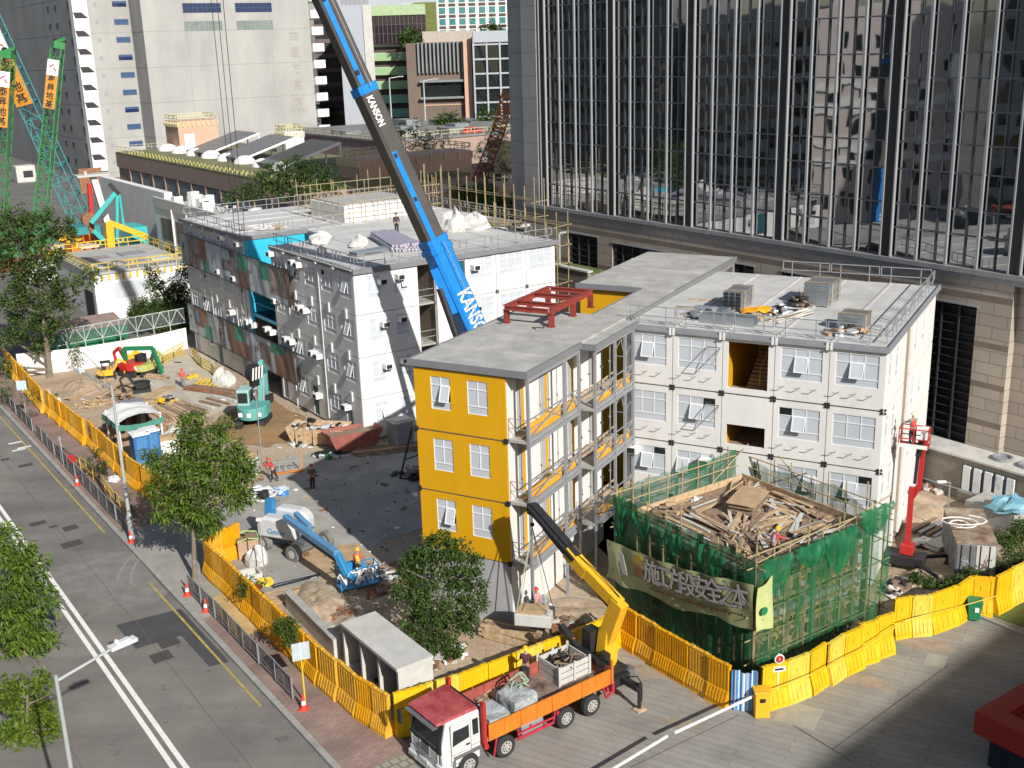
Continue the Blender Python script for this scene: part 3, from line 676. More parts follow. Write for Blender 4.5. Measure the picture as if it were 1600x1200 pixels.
def sack(label, loc, rx, ry, h, m, seed, cat='sack', rz=0, name='sack', group=None):
    b = MB(); sackmesh(b, (0, 0, 0), rx, ry, h, seed)
    return b.build(name, m, loc=loc, rz=rz, label=label, cat=cat, group=group)
b = MB(); b.grid(lambda u, v: (u * 2.0 - 1, v * 1.3 - .65, .1 + .3 * max(0, mnoise.noise(Vector((u * 4, v * 4, 2.2))) + .5) * (1 - abs(2 * u - 1) ** 3)), 18, 12)
b.build('tarpaulin', mat('amber_sheet', (.80, .34, .01), .5, var=.15), loc=onA(7.5, 17.0), rz=FA.az + R(20), smooth=True, label='crumpled orange sheet lying on the pale roof', cat='sheet')
heap('wrapped_fittings', 'shiny heap of plastic wrapped fittings beside the orange sheet', 'fittings', onA(8.6, 17.6), .8, .7, .6, [m_bag, m_galv, m_black], 40, 3)
heap('wrapped_fittings', 'small heap of wrapped fittings in front of the orange sheet', 'fittings', onA(7.6, 15.4), .9, .5, .4, [m_bag, m_galv, m_wood], 30, 4)
heap('brush_pile', 'dark bristly pile beside the tall stack of trays', 'scrap', onA(9.1, 20.0), .6, .6, .9, [m_black, m_woodd], 46, 5, s=(.05, .6))
heap('carton_pile', 'torn cartons and dark bags at the front corner of the pale roof', 'cartons', onA(13.1, 14.2), 1.2, .6, .5, [m_ply, m_black, m_bag, m_ply], 36, 6)
heap('steel_offcuts', 'dark steel offcuts lying at the left front of the pale roof', 'scrap', onA(5.2, 15.2), 1.0, .8, .7, [m_gsteel, m_black, m_galv], 26, 7, s=(.08, 1.1))
b = MB()
for k, (x, y, a, l_) in enumerate(((3.6, 19.2, 0, 2.2), (4.0, 15.5, 25, 1.3), (3.0, 17.0, 10, 1.0))):
    b = MB(); b.ob((0, 0, 0), l_, .16, .07); b.build('plank', m_wood if k == 0 else m_woodd, loc=onA(x, y), rz=FA.az + R(a), label=('long pale plank', 'dark short plank', 'short dark batten')[k] + ' lying on the left of the pale roof', cat='plank')
# red lifting frame
t = thing('lifting_frame', 'red steel lifting frame on stub legs standing on the grey roof', 'frame', FA.w(-3.1, 11.2, 13.73), FA.az)
for s_ in (-1, 1):
    b = MB(); x = s_ * 1.4; b.box(x - .12, -2.8, .75, x + .12, 2.8, .8); b.box(x - .03, -2.8, .8, x + .03, 2.8, 1.0); b.box(x - .12, -2.8, 1.0, x + .12, 2.8, 1.05); b.build('beam', m_redo, t)
for y in (-2.75, -1.3, .9, 2.75):
    b = MB(); b.box(-1.28, y - .1, .76, 1.28, y + .1, .8); b.box(-1.28, y - .03, .8, 1.28, y + .03, .98); b.box(-1.28, y - .1, .98, 1.28, y + .1, 1.03); b.build('cross_beam', m_redo, t)
for x in (-1.4, 1.4):
    for y in (-2.6, 0.2, 2.6): b = MB(); b.box(x - .14, y - .12, 0.02, x + .14, y - .07, .75); b.box(x - .14, y + .07, 0.02, x + .14, y + .12, .75); b.box(x - .03, y - .07, .02, x + .03, y + .07, .75); b.box(x - .2, y - .2, 0, x + .2, y + .2, .02); b.build('leg', m_redo, t)
b = MB(); b.path([(1.4, -2.6, .5), (1.2, -3.1, .05), (.5, -3.2, .03), (.9, -3.5, .02)], .02); b.path([(-1.4, -2.6, .5), (-1.5, -3.1, .05), (-1.9, -3.0, .03)], .02); b.path([(1.4, 2.6, .5), (1.6, 2.2, .1), (1.7, 2.5, .03)], .02); b.build('chain', m_black, t)
# ================================================================== left modular block
LB = thing('modular_building', 'long white four-storey modular block with printed banners and rows of air conditioners', 'building', FL.w(0, 0), FL.az)
LZ = [0.2, 3.45, 6.7, 9.95]; LH = 3.2
cor = MB()
cor.box(.13, .13, 0, 5.35, 14.95, 13.1); cor.box(6.95, .13, 0, 18.2, 12.5, 13.1); cor.box(5.35, 4.5, 0, 6.95, 14.5, 13.1); cor.box(.13, 20.9, 0, 22, 36.3, 13.1); cor.box(6.0, 14.5, 0, 20, 20.9, 13.0)
cor.build('wall_core', m_joint, LB)
m_wsh = mat('white_panel_shaded', (0.62, 0.62, 0.61), 0.6, var=0.09, scale=0.8, streak=0.25)  # copy of the white panel, darkened for the grazing shade on the street side
def lx(b): b.T = Matrix.Rotation(R(-90), 4, 'Z')      # street side: x runs towards the near corner
# street facade: two wings of modules
wins = []
for (ya, yb, n) in ((0.05, 15.0, 5), (20.75, 36.2, 5)):
    mw = (yb - ya) / n; wl = MB()
    for i in range(n):
        y0 = ya + mw * i; 
        for L_, z in enumerate(LZ):
            lx(wl); wx0 = -(y0 + mw - .25); wx0b = -(y0 + 1.35) if False else wx0
            h = [(-(y0 + mw - .5), -(y0 + mw - 2.5), z + 1.1, z + 2.75)]
            if L_ == 0 and i % 2 == 0: h = [(-(y0 + mw - .35), -(y0 + mw - 1.3), z + .05, z + 2.5)]
            holed(wl, -(y0 + mw - .02), -(y0 + .02), z, z + LH, 0, .12, h)
            for k, q in enumerate(h): wins.append((q, L_, i, k, ya))
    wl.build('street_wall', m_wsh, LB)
m_greyfilm = mat('grey_film_glass', (0.28, 0.30, 0.315), 0.3, var=0.1, scale=1)
for q, L_, i, k, ya in wins:
    x0, x1, z0, z1 = q
    loc = (0, -x0, z0)
    if z1 - z0 > 2:
        b = MB(); b.box(0, .05, 0, x1 - x0, .09, z1 - z0); b.build('door', m_dteal if i == 2 else m_gsteel, LB, loc, R(-90)); continue
    op = (1 if (i * 7 + L_ * 3 + k) % 3 == 0 else -1); dk = -1 if (i + L_) % 2 else (0 if (i + k + L_) % 4 == 0 else -1)
    window(LB, (2.0, 1.65, 3, op, dk), loc, R(-90))
# drain boxes and pilaster pipes on the street side
b = MB()
for y in (5.95, 11.95, 23.8, 30): b.box(-.06, y - .04, 0, 0, y + .04, 13.1)
each(b, 'downpipe', m_wsh, LB)
b = MB()
for y in (1.5, 4.4, 7.4, 10.4, 22.3, 25.4, 28.5, 31.6):
    for z in (3.0, 6.3, 9.5): b.box(-.14, y - .13, z, -.02, y + .13, z + .75)
each(b, 'ledge_box', m_wsh, LB)
for (y, z) in ((10.0, 12.4), (9.0, 12.35), (14.3, 12.55), (9.4, 8.8), (8.4, 8.75), (14.2, 8.6), (12.6, 5.6), (11.6, 5.55), (7.6, 5.4), (6.6, 5.35), (2.2, 2.2), (7.3, 1.9), (25.2, 12.6), (21.4, 12.5), (26.8, 9.3), (23.0, 9.2), (24.6, 5.8), (20.8, 5.6), (19.6, 5.5), (15.6, 5.6), (16.6, 5.7)):
    aircon(LB, (0, y, z), R(-90))
# recess between the wings
b = MB(); b.box(.3, 20.70, 6.6, 6, 20.88, 13.2); b.build('recess_panel', m_cyan, LB)
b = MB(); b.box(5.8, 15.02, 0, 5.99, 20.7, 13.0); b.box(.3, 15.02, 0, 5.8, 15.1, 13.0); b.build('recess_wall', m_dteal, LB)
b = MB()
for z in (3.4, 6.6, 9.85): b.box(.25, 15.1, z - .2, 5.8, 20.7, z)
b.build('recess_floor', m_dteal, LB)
b = MB()
for z in (3.4, 6.6, 9.85): b.box(.2, 15.1, z - .25, .249, 20.7, z + .05); b.bar((.25, 15.1, z + 1.05), (.25, 20.7, z + 1.05), .05)
b.box(.02, 20.45, 0, .3, 20.7, 13); b.build('recess_trim', m_cyan, LB)
# sunny gable side
b = MB()
for L_, z in enumerate(LZ):
    holed(b, .02, 5.38, z, z + LH, 0, .12, [(1.1, 2.2, z + 1.1, z + 2.8), (3.35, 4.45, z + 1.2, z + 2.8)])
    b.box(7.0, 0, z, 8.45, .12, z + LH); b.box(8.45, 0, z, 9.62, .12, z + .9); b.box(8.45, 0, z + 2.9, 9.62, .12, z + LH)
    for k, x in enumerate((9.66, 12.58, 15.5)):
        holed(b, x, x + 2.88, z, z + LH, 0, .12, [(x + .32, x + 2.55, z + 1.3, z + 2.95)])
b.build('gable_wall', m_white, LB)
for L_, z in enumerate(LZ):
    window(LB, (1.1, 1.7, 2, -1 if L_ else 1, -1), (1.1, 0, z + 1.1)); window(LB, (1.1, 1.6, 2, 1 if L_ % 2 else -1, -1), (3.35, 0, z + 1.2))
    for k, x in enumerate((9.66, 12.58, 15.5)): window(LB, (2.23, 1.65, 3, -1, -1), (x + .32, 0, z + 1.3))
    if L_ > 0:
        aircon(LB, (2.25, 0, z + 2.1)); aircon(LB, (3.75, 0, z + 2.25))
        if L_ > 1: aircon(LB, (10.5, 0, z + 2.05))
    b = MB(); b.box(8.5, .06, z + .95, 9.6, .1, z + 2.85); b.build('window', m_dteal, LB)
    for x in (9.66, 12.58, 15.5): connector(LB, (x, 0, z))
b = MB()
for z in LZ: b.box(5.4, .3, z - .15, 6.95, 4.5, z)
each(b, 'stair_landing', m_conc, LB)
b = MB()
for z in LZ[:-1]:
    for k in range(9): b.box(5.5, .9 + .3 * k, z + .17 * k, 6.1, 1.2 + .3 * k, z + .17 * k + .1); b.box(6.2, 3.6 - .3 * k, z + 1.6 + .17 * k, 6.9, 3.9 - .3 * k, z + 1.7 + .17 * k)
b.build('stair', m_conc, LB)
b = MB()
for z in LZ: b.bar((5.45, .3, z + 1.05), (6.9, .3, z + 1.05), .05); b.bar((5.45, .3, z + .55), (6.9, .3, z + .55), .05); b.bar((6.9, .15, z), (6.9, .15, z + 3), .07)
b.build('handrail', m_gsteel, LB)
# right end
b = MB()
for z in LZ: b.box(18.2, .12, z, 18.38, 12.6, z + LH)
b.box(22, 20.9, 0, 22.15, 36.3, 13.1); b.box(.13, 36.3, 0, 22, 36.45, 13.1); b.build('end_wall', m_white, LB)
# roofs
b = MB(); b.box(.0, -.1, 13.1, 18.6, 14.95, 13.32); b.box(6.05, 14.95, 13.08, 22.5, 21, 13.30); b.box(-.1, 21, 13.1, 22.5, 36.8, 13.32); b.box(18.6, 9.0, 13.08, 22.5, 14.95, 13.3)
for y in (23.8, 26.9, 30, 33): b.box(-.1, y, 13.32, 22.3, y + .12, 13.37)
for x in (5.3, 9.6, 12.5, 15.5): b.box(x, .3, 13.32, x + .1, 14.8, 13.37)
b.build('roof', m_roofl, LB)
b = MB(); b.box(-.12, -.22, 13.02, 18.72, -.11, 13.42); b.box(-.12, -.11, 13.05, -.01, 15.0, 13.42); b.box(18.61, -.11, 13.02, 18.72, 9, 13.42); b.box(-.22, 20.6, 13.05, -.11, 36.8, 13.42); b.box(-.11, 20.6, 13.05, 6.04, 20.69, 13.42)
b.build('roof_fascia', m_fasc, LB)
b = MB()
for y in (2.95, 5.95, 8.95, 11.95, 23.8, 27, 30, 33): b.box(-.24, y - .15, 13.06, -.13 if y < 16 else -.225, y + .15, 13.2)
b.box(-.2, .0, 13.3, -.13, 14.9, 13.36); each(b, 'gutter_edge', m_white2, LB)
railpanels('railing', LB, (.25, .15, 13.32), (.25, 14.6, 13.32), 5); railpanels('railing', LB, (.4, .15, 13.32), (18.3, .15, 13.32), 6); railpanels('railing', LB, (.2, 21.2, 13.32), (.2, 36.4, 13.32), 5)
railpanels('railing', LB, (.3, 36.5, 13.32), (22.2, 36.5, 13.32), 7); railpanels('railing', LB, (22.3, 36.3, 13.32), (22.3, 9.5, 13.32), 8); railpanels('railing', LB, (.3, 21.3, 13.32), (4.2, 21.3, 13.32), 2); railpanels('railing', LB, (18.4, .4, 13.32), (18.4, 9, 13.32), 3)
railpanels('railing', LB, (4.3, 20.8, 13.32), (9.3, 20.8, 13.32), 2)
# ---------------------------------------------------------------- banners hung on the street side
def scrim(name, col): return mat(name, col, 0.75, var=0.16, scale=1.2)
b_grey = scrim('banner_pale', (.42, .46, .49)); b_brown = scrim('banner_brown', (.25, .14, .10)); b_grn = scrim('banner_green', (.07, .28, .20)); b_photo = mat('banner_photo', (.13, .105, .095), .7, var=.6, scale=1.6, col2=(.30, .25, .22)); b_dk = mat('banner_dark', (.07, .06, .07), .7, var=.6, scale=1.5, col2=(.18, .16, .16)); b_bl = mat('banner_sky', (.22, .28, .36), .7, var=.25)
def banner(label, y0, y1, z0, z1, patches, drop=0.0):
    t = thing('banner', label, 'banner', FL.w(-.36, 0), FL.az)
    b = MB()
    n = 40
    def pt(u, v):
        y = y1 + (y0 - y1) * u
        return (0.045 * math.sin(u * 37) * (.4 + math.sin(v * 3.1)) + .02 * math.sin(u * 91 + v * 4), y, z0 + (z1 - z0) * v - drop * u - .05 * math.sin(u * 19) * (1 - v))
    b.grid(pt, 80, 6, 0)
    cs = []
    for f in b.f:
        cu = sum((b.v[i][1] for i in f)) / 4; cz = sum(b.v[i][2] for i in f) / 4
        u = (cu - y1) / (y0 - y1); v = (cz - (z0 - drop * u)) / (z1 - z0); k = 0
        for (u0, u1, v0, v1, mi) in patches:
            if u0 <= u <= u1 and v0 <= v <= v1: k = mi
        cs.append(k)
    b.m = cs
    b.build('sheet', [b_grey, b_brown, b_grn, b_photo, b_dk, b_bl], t)
    for u in [p[4] for p in []]: pass
    # little tree mark on the pale strips
    b = MB()
    for u in (.04, .36, .69):
        y = y1 + (y0 - y1) * u; z = z0 + (z1 - z0) * .55 - drop * u
        b.bar((-.1, y, z - .6), (-.1, y, z + .3), .06, .03)
        for s_ in (-1, 1): b.bar((-.1, y, z), (-.1, y + .22 * s_, z + .55), .05, .03); b.bar((-.1, y, z - .15), (-.1, y + .3 * s_, z + .2), .05, .03)
        for q in range(2): b.box(-.11, y - .45, z - .9 - .2 * q, -.09, y + .45, z - .85 - .2 * q)
    b.build('emblem', b_dk, t)
    b = MB(); b.bar((-.02, y0, z1 - drop + .03), (-.02, y1, z1 + .03), .05); b.bar((-.02, y0, z0 - drop), (-.02, y1, z0), .05); b.build('rail', m_black, t)
    return t
banner('upper printed banner of photographs and brown and green panels stretched under the eaves', 10.7, 36.4, 9.1, 12.1, [(.08, .2, 0, 1, 3), (.2, .27, .35, 1, 1), (.22, .29, 0, .4, 2), (.42, .55, .25, 1, 4), (.42, .5, .7, 1, 5), (.44, .55, 0, .22, 5), (.56, .66, .5, 1, 2), (.55, .66, 0, .5, 1), (.76, .84, .55, 1, 2), (.84, .97, .15, 1, 3), (.97, 1, 0, 1, 1)], .3)
banner('lower printed banner of photographs and brown and green panels above the ground floor', 10.7, 36.4, 2.2, 5.0, [(.06, .15, .3, 1, 3), (.08, .13, .5, .9, 5), (.13, .2, .35, 1, 1), (.17, .25, 0, .5, 2), (.33, .38, 0, 1, 4), (.40, .48, .4, 1, 1), (.47, .56, .5, 1, 2), (.42, .62, 0, .5, 1), (.70, .8, .2, .9, 3), (.83, .99, .05, .85, 1), (.8, .9, .6, 1, 2), (.9, 1, .8, 1, 4)], .0)
# ---------------------------------------------------------------- things on this roof
def onL(x, y, z=13.33): return FL.w(x, y, z)
t = thing('pipe_bundle', 'big bundle of lilac wrapped pipes lying on the roof beside the crane boom', 'pipes', onL(7.9, 8.0), FL.az + R(77))
m_lil = mat('lilac_wrap', (.40, .37, .45), .45, var=.14, scale=3)
for k in range(30):
    q = k % 10; r_ = k // 10; b = MB(); b.tube((-3.9 + rnd.uniform(-.25, .2), -1.15 + .25 * q + .1 * (r_ % 2), .12 + .2 * r_), (3.6 + rnd.uniform(-.2, .4), -1.0 + .2 * q + .1 * (r_ % 2) + rnd.uniform(-.05, .05), .12 + .2 * r_), .115, 7); b.build('pipe', m_lil, t)
m_sackw = mat('white_sacking', (.52, .51, .49), .8, var=.1, scale=2)
sack('slumped white bulk bag on the roof nearest the street corner', onL(3.4, 12.6), .9, .7, .7, m_sackw, 1); 
sack('tied white bulk bag beside the sheet stack on the roof', onL(5.2, 9.0), .8, .7, .9, m_sackw, 2)
sack('small white bag at the roof edge near the corner rail', onL(1.6, 8.4), .4, .35, .5, m_sackw, 3)
sack('flat white bag on the far wing roof beside the yellow heap', onL(2.8, 24.0), 1.4, .6, .4, m_sackw, 4)
sack('tall white bulk bag on the roof right of the crane boom', onL(15.2, 10.2), 1.1, .9, 1.5, m_sackw, 5); sack('broad white bulk bag on the roof beside the timber pile', onL(16.9, 9.8), 1.3, 1.0, 1.3, m_sackw, 6)
heap('straw_heap', 'small yellowish heap of ties on the far wing roof', 'scrap', onL(4.3, 23.2), .6, .5, .4, [m_bamb, m_wood], 24, 9)
t = thing('sheet_stack', 'stack of grey wall sheets lying at the roof corner', 'sheets', onL(4.4, 5.4), FL.az + R(8))
for k in range(5): b = MB(); b.ob((rnd.uniform(-.05, .05), 0, .07 * k), 3.4, 1.1, .06); b.build('sheet', m_galv, t)
t = thing('timber_pile', 'dark pile of long bamboo poles at the far right of the roof', 'poles', onL(19.8, 11.5), FL.az + R(-70))
for k in range(26): b = MB(); q = k % 9; b.tube((-3.2 + rnd.uniform(-.3, .3), -1.0 + .23 * q, .08 + .13 * (k // 9)), (3.2 + rnd.uniform(-.4, .3), -1.0 + .23 * q + rnd.uniform(-.1, .1), .08 + .13 * (k // 9)), .06, 5); b.build('pole', m_woodd if k % 3 else m_bamb, t)
t = thing('board_stack', 'flat stack of grey boards on the roof behind the lilac pipes', 'boards', onL(12.0, 10.5), FL.az + R(35))
for k in range(3): b = MB(); b.ob((0, rnd.uniform(-.05, .05), .08 * k), 4.6, 1.6, .07); b.build('board', m_concl, t)
# penthouse being built inside the bamboo cage
t = thing('roof_house', 'unfinished white rooftop plant room inside a cage of bamboo poles', 'plant room', FL.w(14.5, 25.5, 13.33), FL.az)
b = MB(); b.box(-4, -3.6, 0, 4, 3.6, 1.5); b.build('wall', m_white, t); b = MB(); b.box(-3.7, -3.3, 1.5, 3.7, 3.3, 1.6); b.build('roof', m_roof, t)
def cage(name, label, org, az, nx, ny, dx, dy, zt, zs, m, r=.04, inner=True, jit=.25):
    t = thing(name, label, 'scaffold', org, az)
    for i in range(nx + 1):
        for j in range(ny + 1):
            if inner or i in (0, nx) or j in (0, ny):
                b = MB(); x, y = i * dx, j * dy; b.tube((x, y, 0), (x + rnd.uniform(-.08, .08), y + rnd.uniform(-.08, .08), zt + rnd.uniform(-jit, jit) * 3), r, 5); b.build('upright', m, t)
    for z in zs:
        for j in ((range(ny + 1)) if inner else (0, ny)):
            b = MB(); b.tube((-.4, j * dy, z + rnd.uniform(-.1, .1)), (nx * dx + .4, j * dy, z + rnd.uniform(-.1, .1)), r * .9, 5); b.build('ledger', m, t)
        for i in ((range(nx + 1)) if inner else (0, nx)):
            b = MB(); b.tube((i * dx, -.4, z + .06 + rnd.uniform(-.1, .1)), (i * dx, ny * dy + .4, z + .06 + rnd.uniform(-.1, .1)), r * .9, 5); b.build('ledger', m, t)
    return t
cage('bamboo_scaffold', 'cage of bamboo poles round the unfinished plant room on the roof', FL.w(9.6, 20.9, 13.33), FL.az, 8, 6, 1.3, 1.5, 3.4, (.9, 1.9, 2.8), m_bamb, inner=False)
cage('bamboo_scaffold', 'tall narrow bamboo scaffold climbing the right end of the long white block', FL.w(18.9, .3, 0), FL.az, 1, 8, 1.1, 1.5, 15.0, tuple(1.6 * k for k in range(1, 10)), m_bamb, inner=False)
cage('bamboo_scaffold', 'row of tall bamboo uprights standing behind the roof at the right end', FL.w(23.0, 9.0, 0), FL.az, 1, 14, 1.1, 1.6, 16.6, (11.8, 13.8, 15.2), m_bamb, inner=False)
# ================================================================== glass tower
GT = thing('glass_tower', 'tall dark glass office tower with pale vertical fins above a beige stone base', 'tower', FT.w(0, 0), FT.az)
GX = 64.7
ROT = (R(90), 0, R(90))
m_stone = brickmat('beige_stone', (0.36, 0.305, 0.25), (0.42, 0.355, 0.29), (0.22, 0.19, 0.155), 1.9, 0.78, 0.03, (0, R(-90), R(-90)), 0.8, var2=.12, scale=.2)
m_band = mat('brown_stone_band', (0.20, 0.155, 0.12), 0.8, var=0.15, scale=.6)
m_pier = brickmat('grey_stone_pier', (0.255, 0.25, 0.245), (0.275, 0.268, 0.262), (0.16, 0.16, 0.16), 2.4, 2.0, 0.03, (0, R(-90), R(-90)), 0.7, var2=.06, scale=.3)
m_glz = glassmat('mirror_glass', (0.013, 0.02, 0.02), 4.2, 0.02, 0.25)
m_fin = mat('aluminium_fin', (0.37, 0.375, 0.38), 0.45, 0.2, var=0.05)
m_mull = mat('dark_mullion', (0.15, 0.155, 0.16), 0.5, 0.3, var=0.1)
m_louv = mat('louvre_grey', (0.05, 0.052, 0.056), 0.6, 0.2, var=0.2)
ZT = 62.0
b = MB(); b.box(GX + .6, -40, 14.4, GX + 30, 84.0, ZT); b.build('core', m_black, GT)
b = MB(); b.box(GX - .1, 84.05, 14.3, GX + 30, 86.2, ZT); b.box(GX + .25, 86.2, 0, GX + 30, 88.7, ZT); b.build('stone_pier', m_pier, GT)
# base with openings for the louvres
lv = [(75.9, 79.95, 9.4, 12.25), (66.5, 73.9, 6.2, 12.0), (57.7, 59.7, 6.0, 12.1), (48, 55, 6.0, 12.1), (39.15, 42.95, 1.4, 12.0), (27, 31, 1.4, 12)]
b = MB(); y = 36.8; b.box(GX + .6, -40, 0, GX + 1.2, 36.79, 13.7)
for a, c, z0, z1 in sorted(lv)[1:]:
    b.box(GX, y, 0, GX + 1.0, a, 13.7); b.box(GX, a, 0, GX + 1.0, c, z0); b.box(GX, a, z1, GX + 1.0, c, 13.7); y = c
b.box(GX, y, 0, GX + 1.0, 86.2, 13.7)
b.build('stone_base', m_stone, GT)
b = MB()
for z in (1.9, 4.4, 6.9, 9.5, 12.5):
    yy = 36.82
    for a, c, z0, z1 in sorted(lv)[1:]:
        if z0 < z + .35 and z1 > z: b.box(GX - .004, yy, z, GX - .001, a, z + .38); yy = c
    b.box(GX - .004, yy, z, GX - .001, 86.2, z + .38)
b.build('stone_bands', m_band, GT)
b = MB(); b.box(GX - .2, -40, 14.08, GX + .55, 86.5, 14.38); b.box(GX - .06, -40, 13.71, GX + .55, 86.5, 14.07); b.build('cornice', mat('grey_cornice', (.27, .265, .26), .6), GT)
for a, c, z0, z1 in [q for q in lv if q[0] > 36]:
    b = MB(); b.box(GX + .55, a, z0, GX + .6, c, z1, 1)
    nz = int((z1 - z0) / .55)
    for k in range(nz):
        z = z0 + (k + .5) * (z1 - z0) / nz; b.bar((GX + .3, a, z), (GX + .3, c, z), .36, .04, 0, up=(.5, 0, 1))
    ny = max(2, round((c - a) / 1.3))
    for k in range(ny + 1): y = a + (c - a) * k / ny; b.box(GX + .1, y - .06, z0, GX + .2, y + .06, z1, 0)
    b.box(GX + .02, a - .08, z1, GX + .1, c + .08, z1 + .1, 0); b.box(GX - .06, a - .1, z1, GX - .01, c + .1, z1 + .12, 2)
    b.build('louvre', [m_louv, m_black, m_fin], GT)
# curtain wall
rows = [14.42, 16.36, 17.95, 20.2, 21.95, 23.95, 25.95, 27.45, 29.8, 31.9, 33.9, 35.9, 37.9, 39.9, 41.9, 43.9, 45.9, 47.9, 49.9, 51.9, 53.9, 55.9, 57.9, 59.9, 61.9]
bays = [83.76 - 9.28 * k for k in range(13)]
rg = random.Random(11)
gl = MB(); tr = MB()
for yb in bays:
    cells = []
    y0 = yb - .85; y1 = yb - 9.28 + .02
    n = 4; edges = [y0 + (y1 - y0) * k / (2 * n) for k in range(2 * n + 1)]
    for a, c in zip(edges, edges[1:]):
        ty, tz = rg.gauss(0, .0032), rg.gauss(0, .0022)
        for z0, z1 in zip(rows, rows[1:]):
            t1, t2 = ty + rg.gauss(0, .0018), tz + rg.gauss(0, .0018)
            hy, hz = (a - c) / 2, (z1 - z0) / 2
            gl.add([(GX + .32 + t1 * hy + t2 * hz, a, z0), (GX + .32 + t1 * -hy + t2 * hz, c, z0), (GX + .32 - t1 * hy - t2 * hz, c, z1), (GX + .32 + t1 * hy - t2 * hz, a, z1)], [(0, 3, 2, 1)])
    for k, e in enumerate(edges):
        if k % 2: tr.box(GX + .2, e - .04, 14.4, GX + .31, e + .04, ZT)
    for z in rows: tr.box(GX + .19, y1, z - .045, GX + .31, y0, z + .045)
gl.build('glazing', m_glz, GT); tr.build('transoms', m_mull, GT)
fin0 = MB(); fin0.box(0.18, -.085, 14.4, .32, .085, ZT); fin0 = fin0.build('fin', m_fin, GT, (GX - .15, bays[0], 0))
pr0 = MB(); pr0.box(.3, -.75, 14.4, .55, -.06, ZT, 1); pr0.box(.22, -.05, 14.4, .42, .05, ZT); pr0.box(.22, -.86, 14.4, .42, -.76, ZT); pr0 = pr0.build('double_fin', [m_fin, m_black], GT, (GX - .25, bays[0], 0))
fin0.location.y = bays[0] - .55 - 2.18
for k, yb in enumerate(bays):
    if k: dup(pr0, loc=(GX - .25, yb, 0))
    for j in (1, 2, 3):
        if k == 0 and j == 1: continue
        dup(fin0, loc=(GX - .15, yb - .55 - 2.18 * j, 0))
# ------------------------------------------------------------------ site boundary wall under the tower
m_wallt = brickmat('tiled_grey_wall', (0.215, 0.185, 0.15), (0.235, 0.20, 0.165), (0.14, 0.12, 0.10), 0.42, 0.32, 0.03, (0, R(-90), R(-90)), 0.85, off=0, var2=.12)
m_wallb = mat('board_marked_wall', (0.20, 0.175, 0.14), 0.9, var=0.16, scale=3, detail=6)
t = thing('boundary_wall', 'low tiled and board-marked concrete wall below the stone base of the tower', 'wall', FT.w(0, 0), FT.az)
b = MB(); b.box(62.6, 40.6, -.5, 62.9, 64, 2.75); b.build('tiled_panel', m_wallt, t)
b = MB(); b.box(62.6, 15, -.5, 62.9, 40.58, 2.75); b.box(62.1, 34.0, -.5, 62.59, 37.8, .7); b.build('board_panel', m_wallb, t)
b = MB(); b.box(62.5, 15, 2.75, GX + .55, 36.7, 2.88); b.box(62.5, 36.7, 2.75, GX - .02, 64, 2.88); b.build('coping', m_concl, t)
b = MB(); b.tube((62.54, 40, .6), (62.54, 62, .7), .05, 6); b.tube((62.54, 40, .6), (62.2, 34.5, .85), .05, 6); b.build('pipe', m_gsteel, t)
m_bpan = mat('flaked_blue_white', (0.50, 0.53, 0.55), 0.7, var=.12, scale=2.2, col2=(.62, .63, .62), thr=(.35, .45)); m_bdk = mat('slate_blue', (0.05, 0.07, 0.10), 0.7, var=.2)
t2 = thing('panel_screen', 'five flaking pale blue upright panels fixed on the boundary wall', 'screen', FT.w(62.58, 34.3), FT.az)
for k in range(5): b = MB(); b.box(-.16, .74 * k, .35, -.04, .74 * k + .48, 2.35); b.build('panel', m_bpan, t2)
b = MB(); b.box(-.035, -.05, .3, -.0, 3.6, 2.4); b.build('backing', m_bdk, t2)
for k, y in enumerate((36.0, 34.3)):
    b = MB(); b.lathe([(.62, 0), (.62, .2), (.5, .2), (.5, .05)], 20); b.build('roof_vent', m_gsteel, loc=FT.w(63.9, y, 2.89), label=('round grey vent ring on the wall ledge beside the light strip', 'round grey vent ring on the wall ledge at the photo edge')[k], cat='vent')
t = thing('planter_terrace', 'raised stone planter with dry grass under the tower louvres', 'planter', FT.w(0, 0), FT.az)
b = MB(); b.box(62.4, 74.5, 0, 62.8, 86, 9.6); b.box(62.8, 74.5, 0, GX - .05, 86, 9.35); b.build('wall', m_wallt, t); b = MB(); b.box(62.3, 74.4, 9.6, 62.9, 86, 9.75); b.build('coping', m_concl, t)
b = MB(); b.box(62.9, 74.5, 9.36, GX - .06, 86, 9.5); b.build('soil', m_grass, t)
b = MB(); b.path([(64.4, 79.9, 12.3), (63.6, 79.9, 12.3), (63.6, 79.9, 9.5)], .12, 8); b.build('vent_pipe', m_fin, t)
# ================================================================== concrete godown tower
m_cw = mat('weathered_concrete', (0.345, 0.34, 0.322), 0.9, var=0.17, scale=0.12, detail=11, streak=0.35)
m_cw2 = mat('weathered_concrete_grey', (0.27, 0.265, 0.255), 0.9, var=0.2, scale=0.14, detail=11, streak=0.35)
m_cline = mat('pour_line', (0.285, 0.28, 0.262), 0.9, var=.2)
m_bwin = glassmat('blue_window', (0.015, 0.03, 0.09), 1.5, 0)
m_bframe = mat('blue_frame', (0.035, 0.075, 0.17), 0.5)
m_gwin = mat('old_green_glass', (0.17, 0.21, 0.20), 0.35, var=.2, scale=.5)
CT = thing('concrete_tower', 'huge weathered concrete warehouse tower with stepped corner balconies', 'tower', FL.w(40.3, 218), FL.az)
b = MB(); b.box(1.9, .0, 0, 13.56, 40, 75); b.build('wall', m_cw, CT)
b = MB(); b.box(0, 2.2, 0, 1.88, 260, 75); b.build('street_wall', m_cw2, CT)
b = MB(); b.box(13.58, -8.8, 0, 57, 40, 75); b.build('main_wall', m_cw, CT)
b = MB()
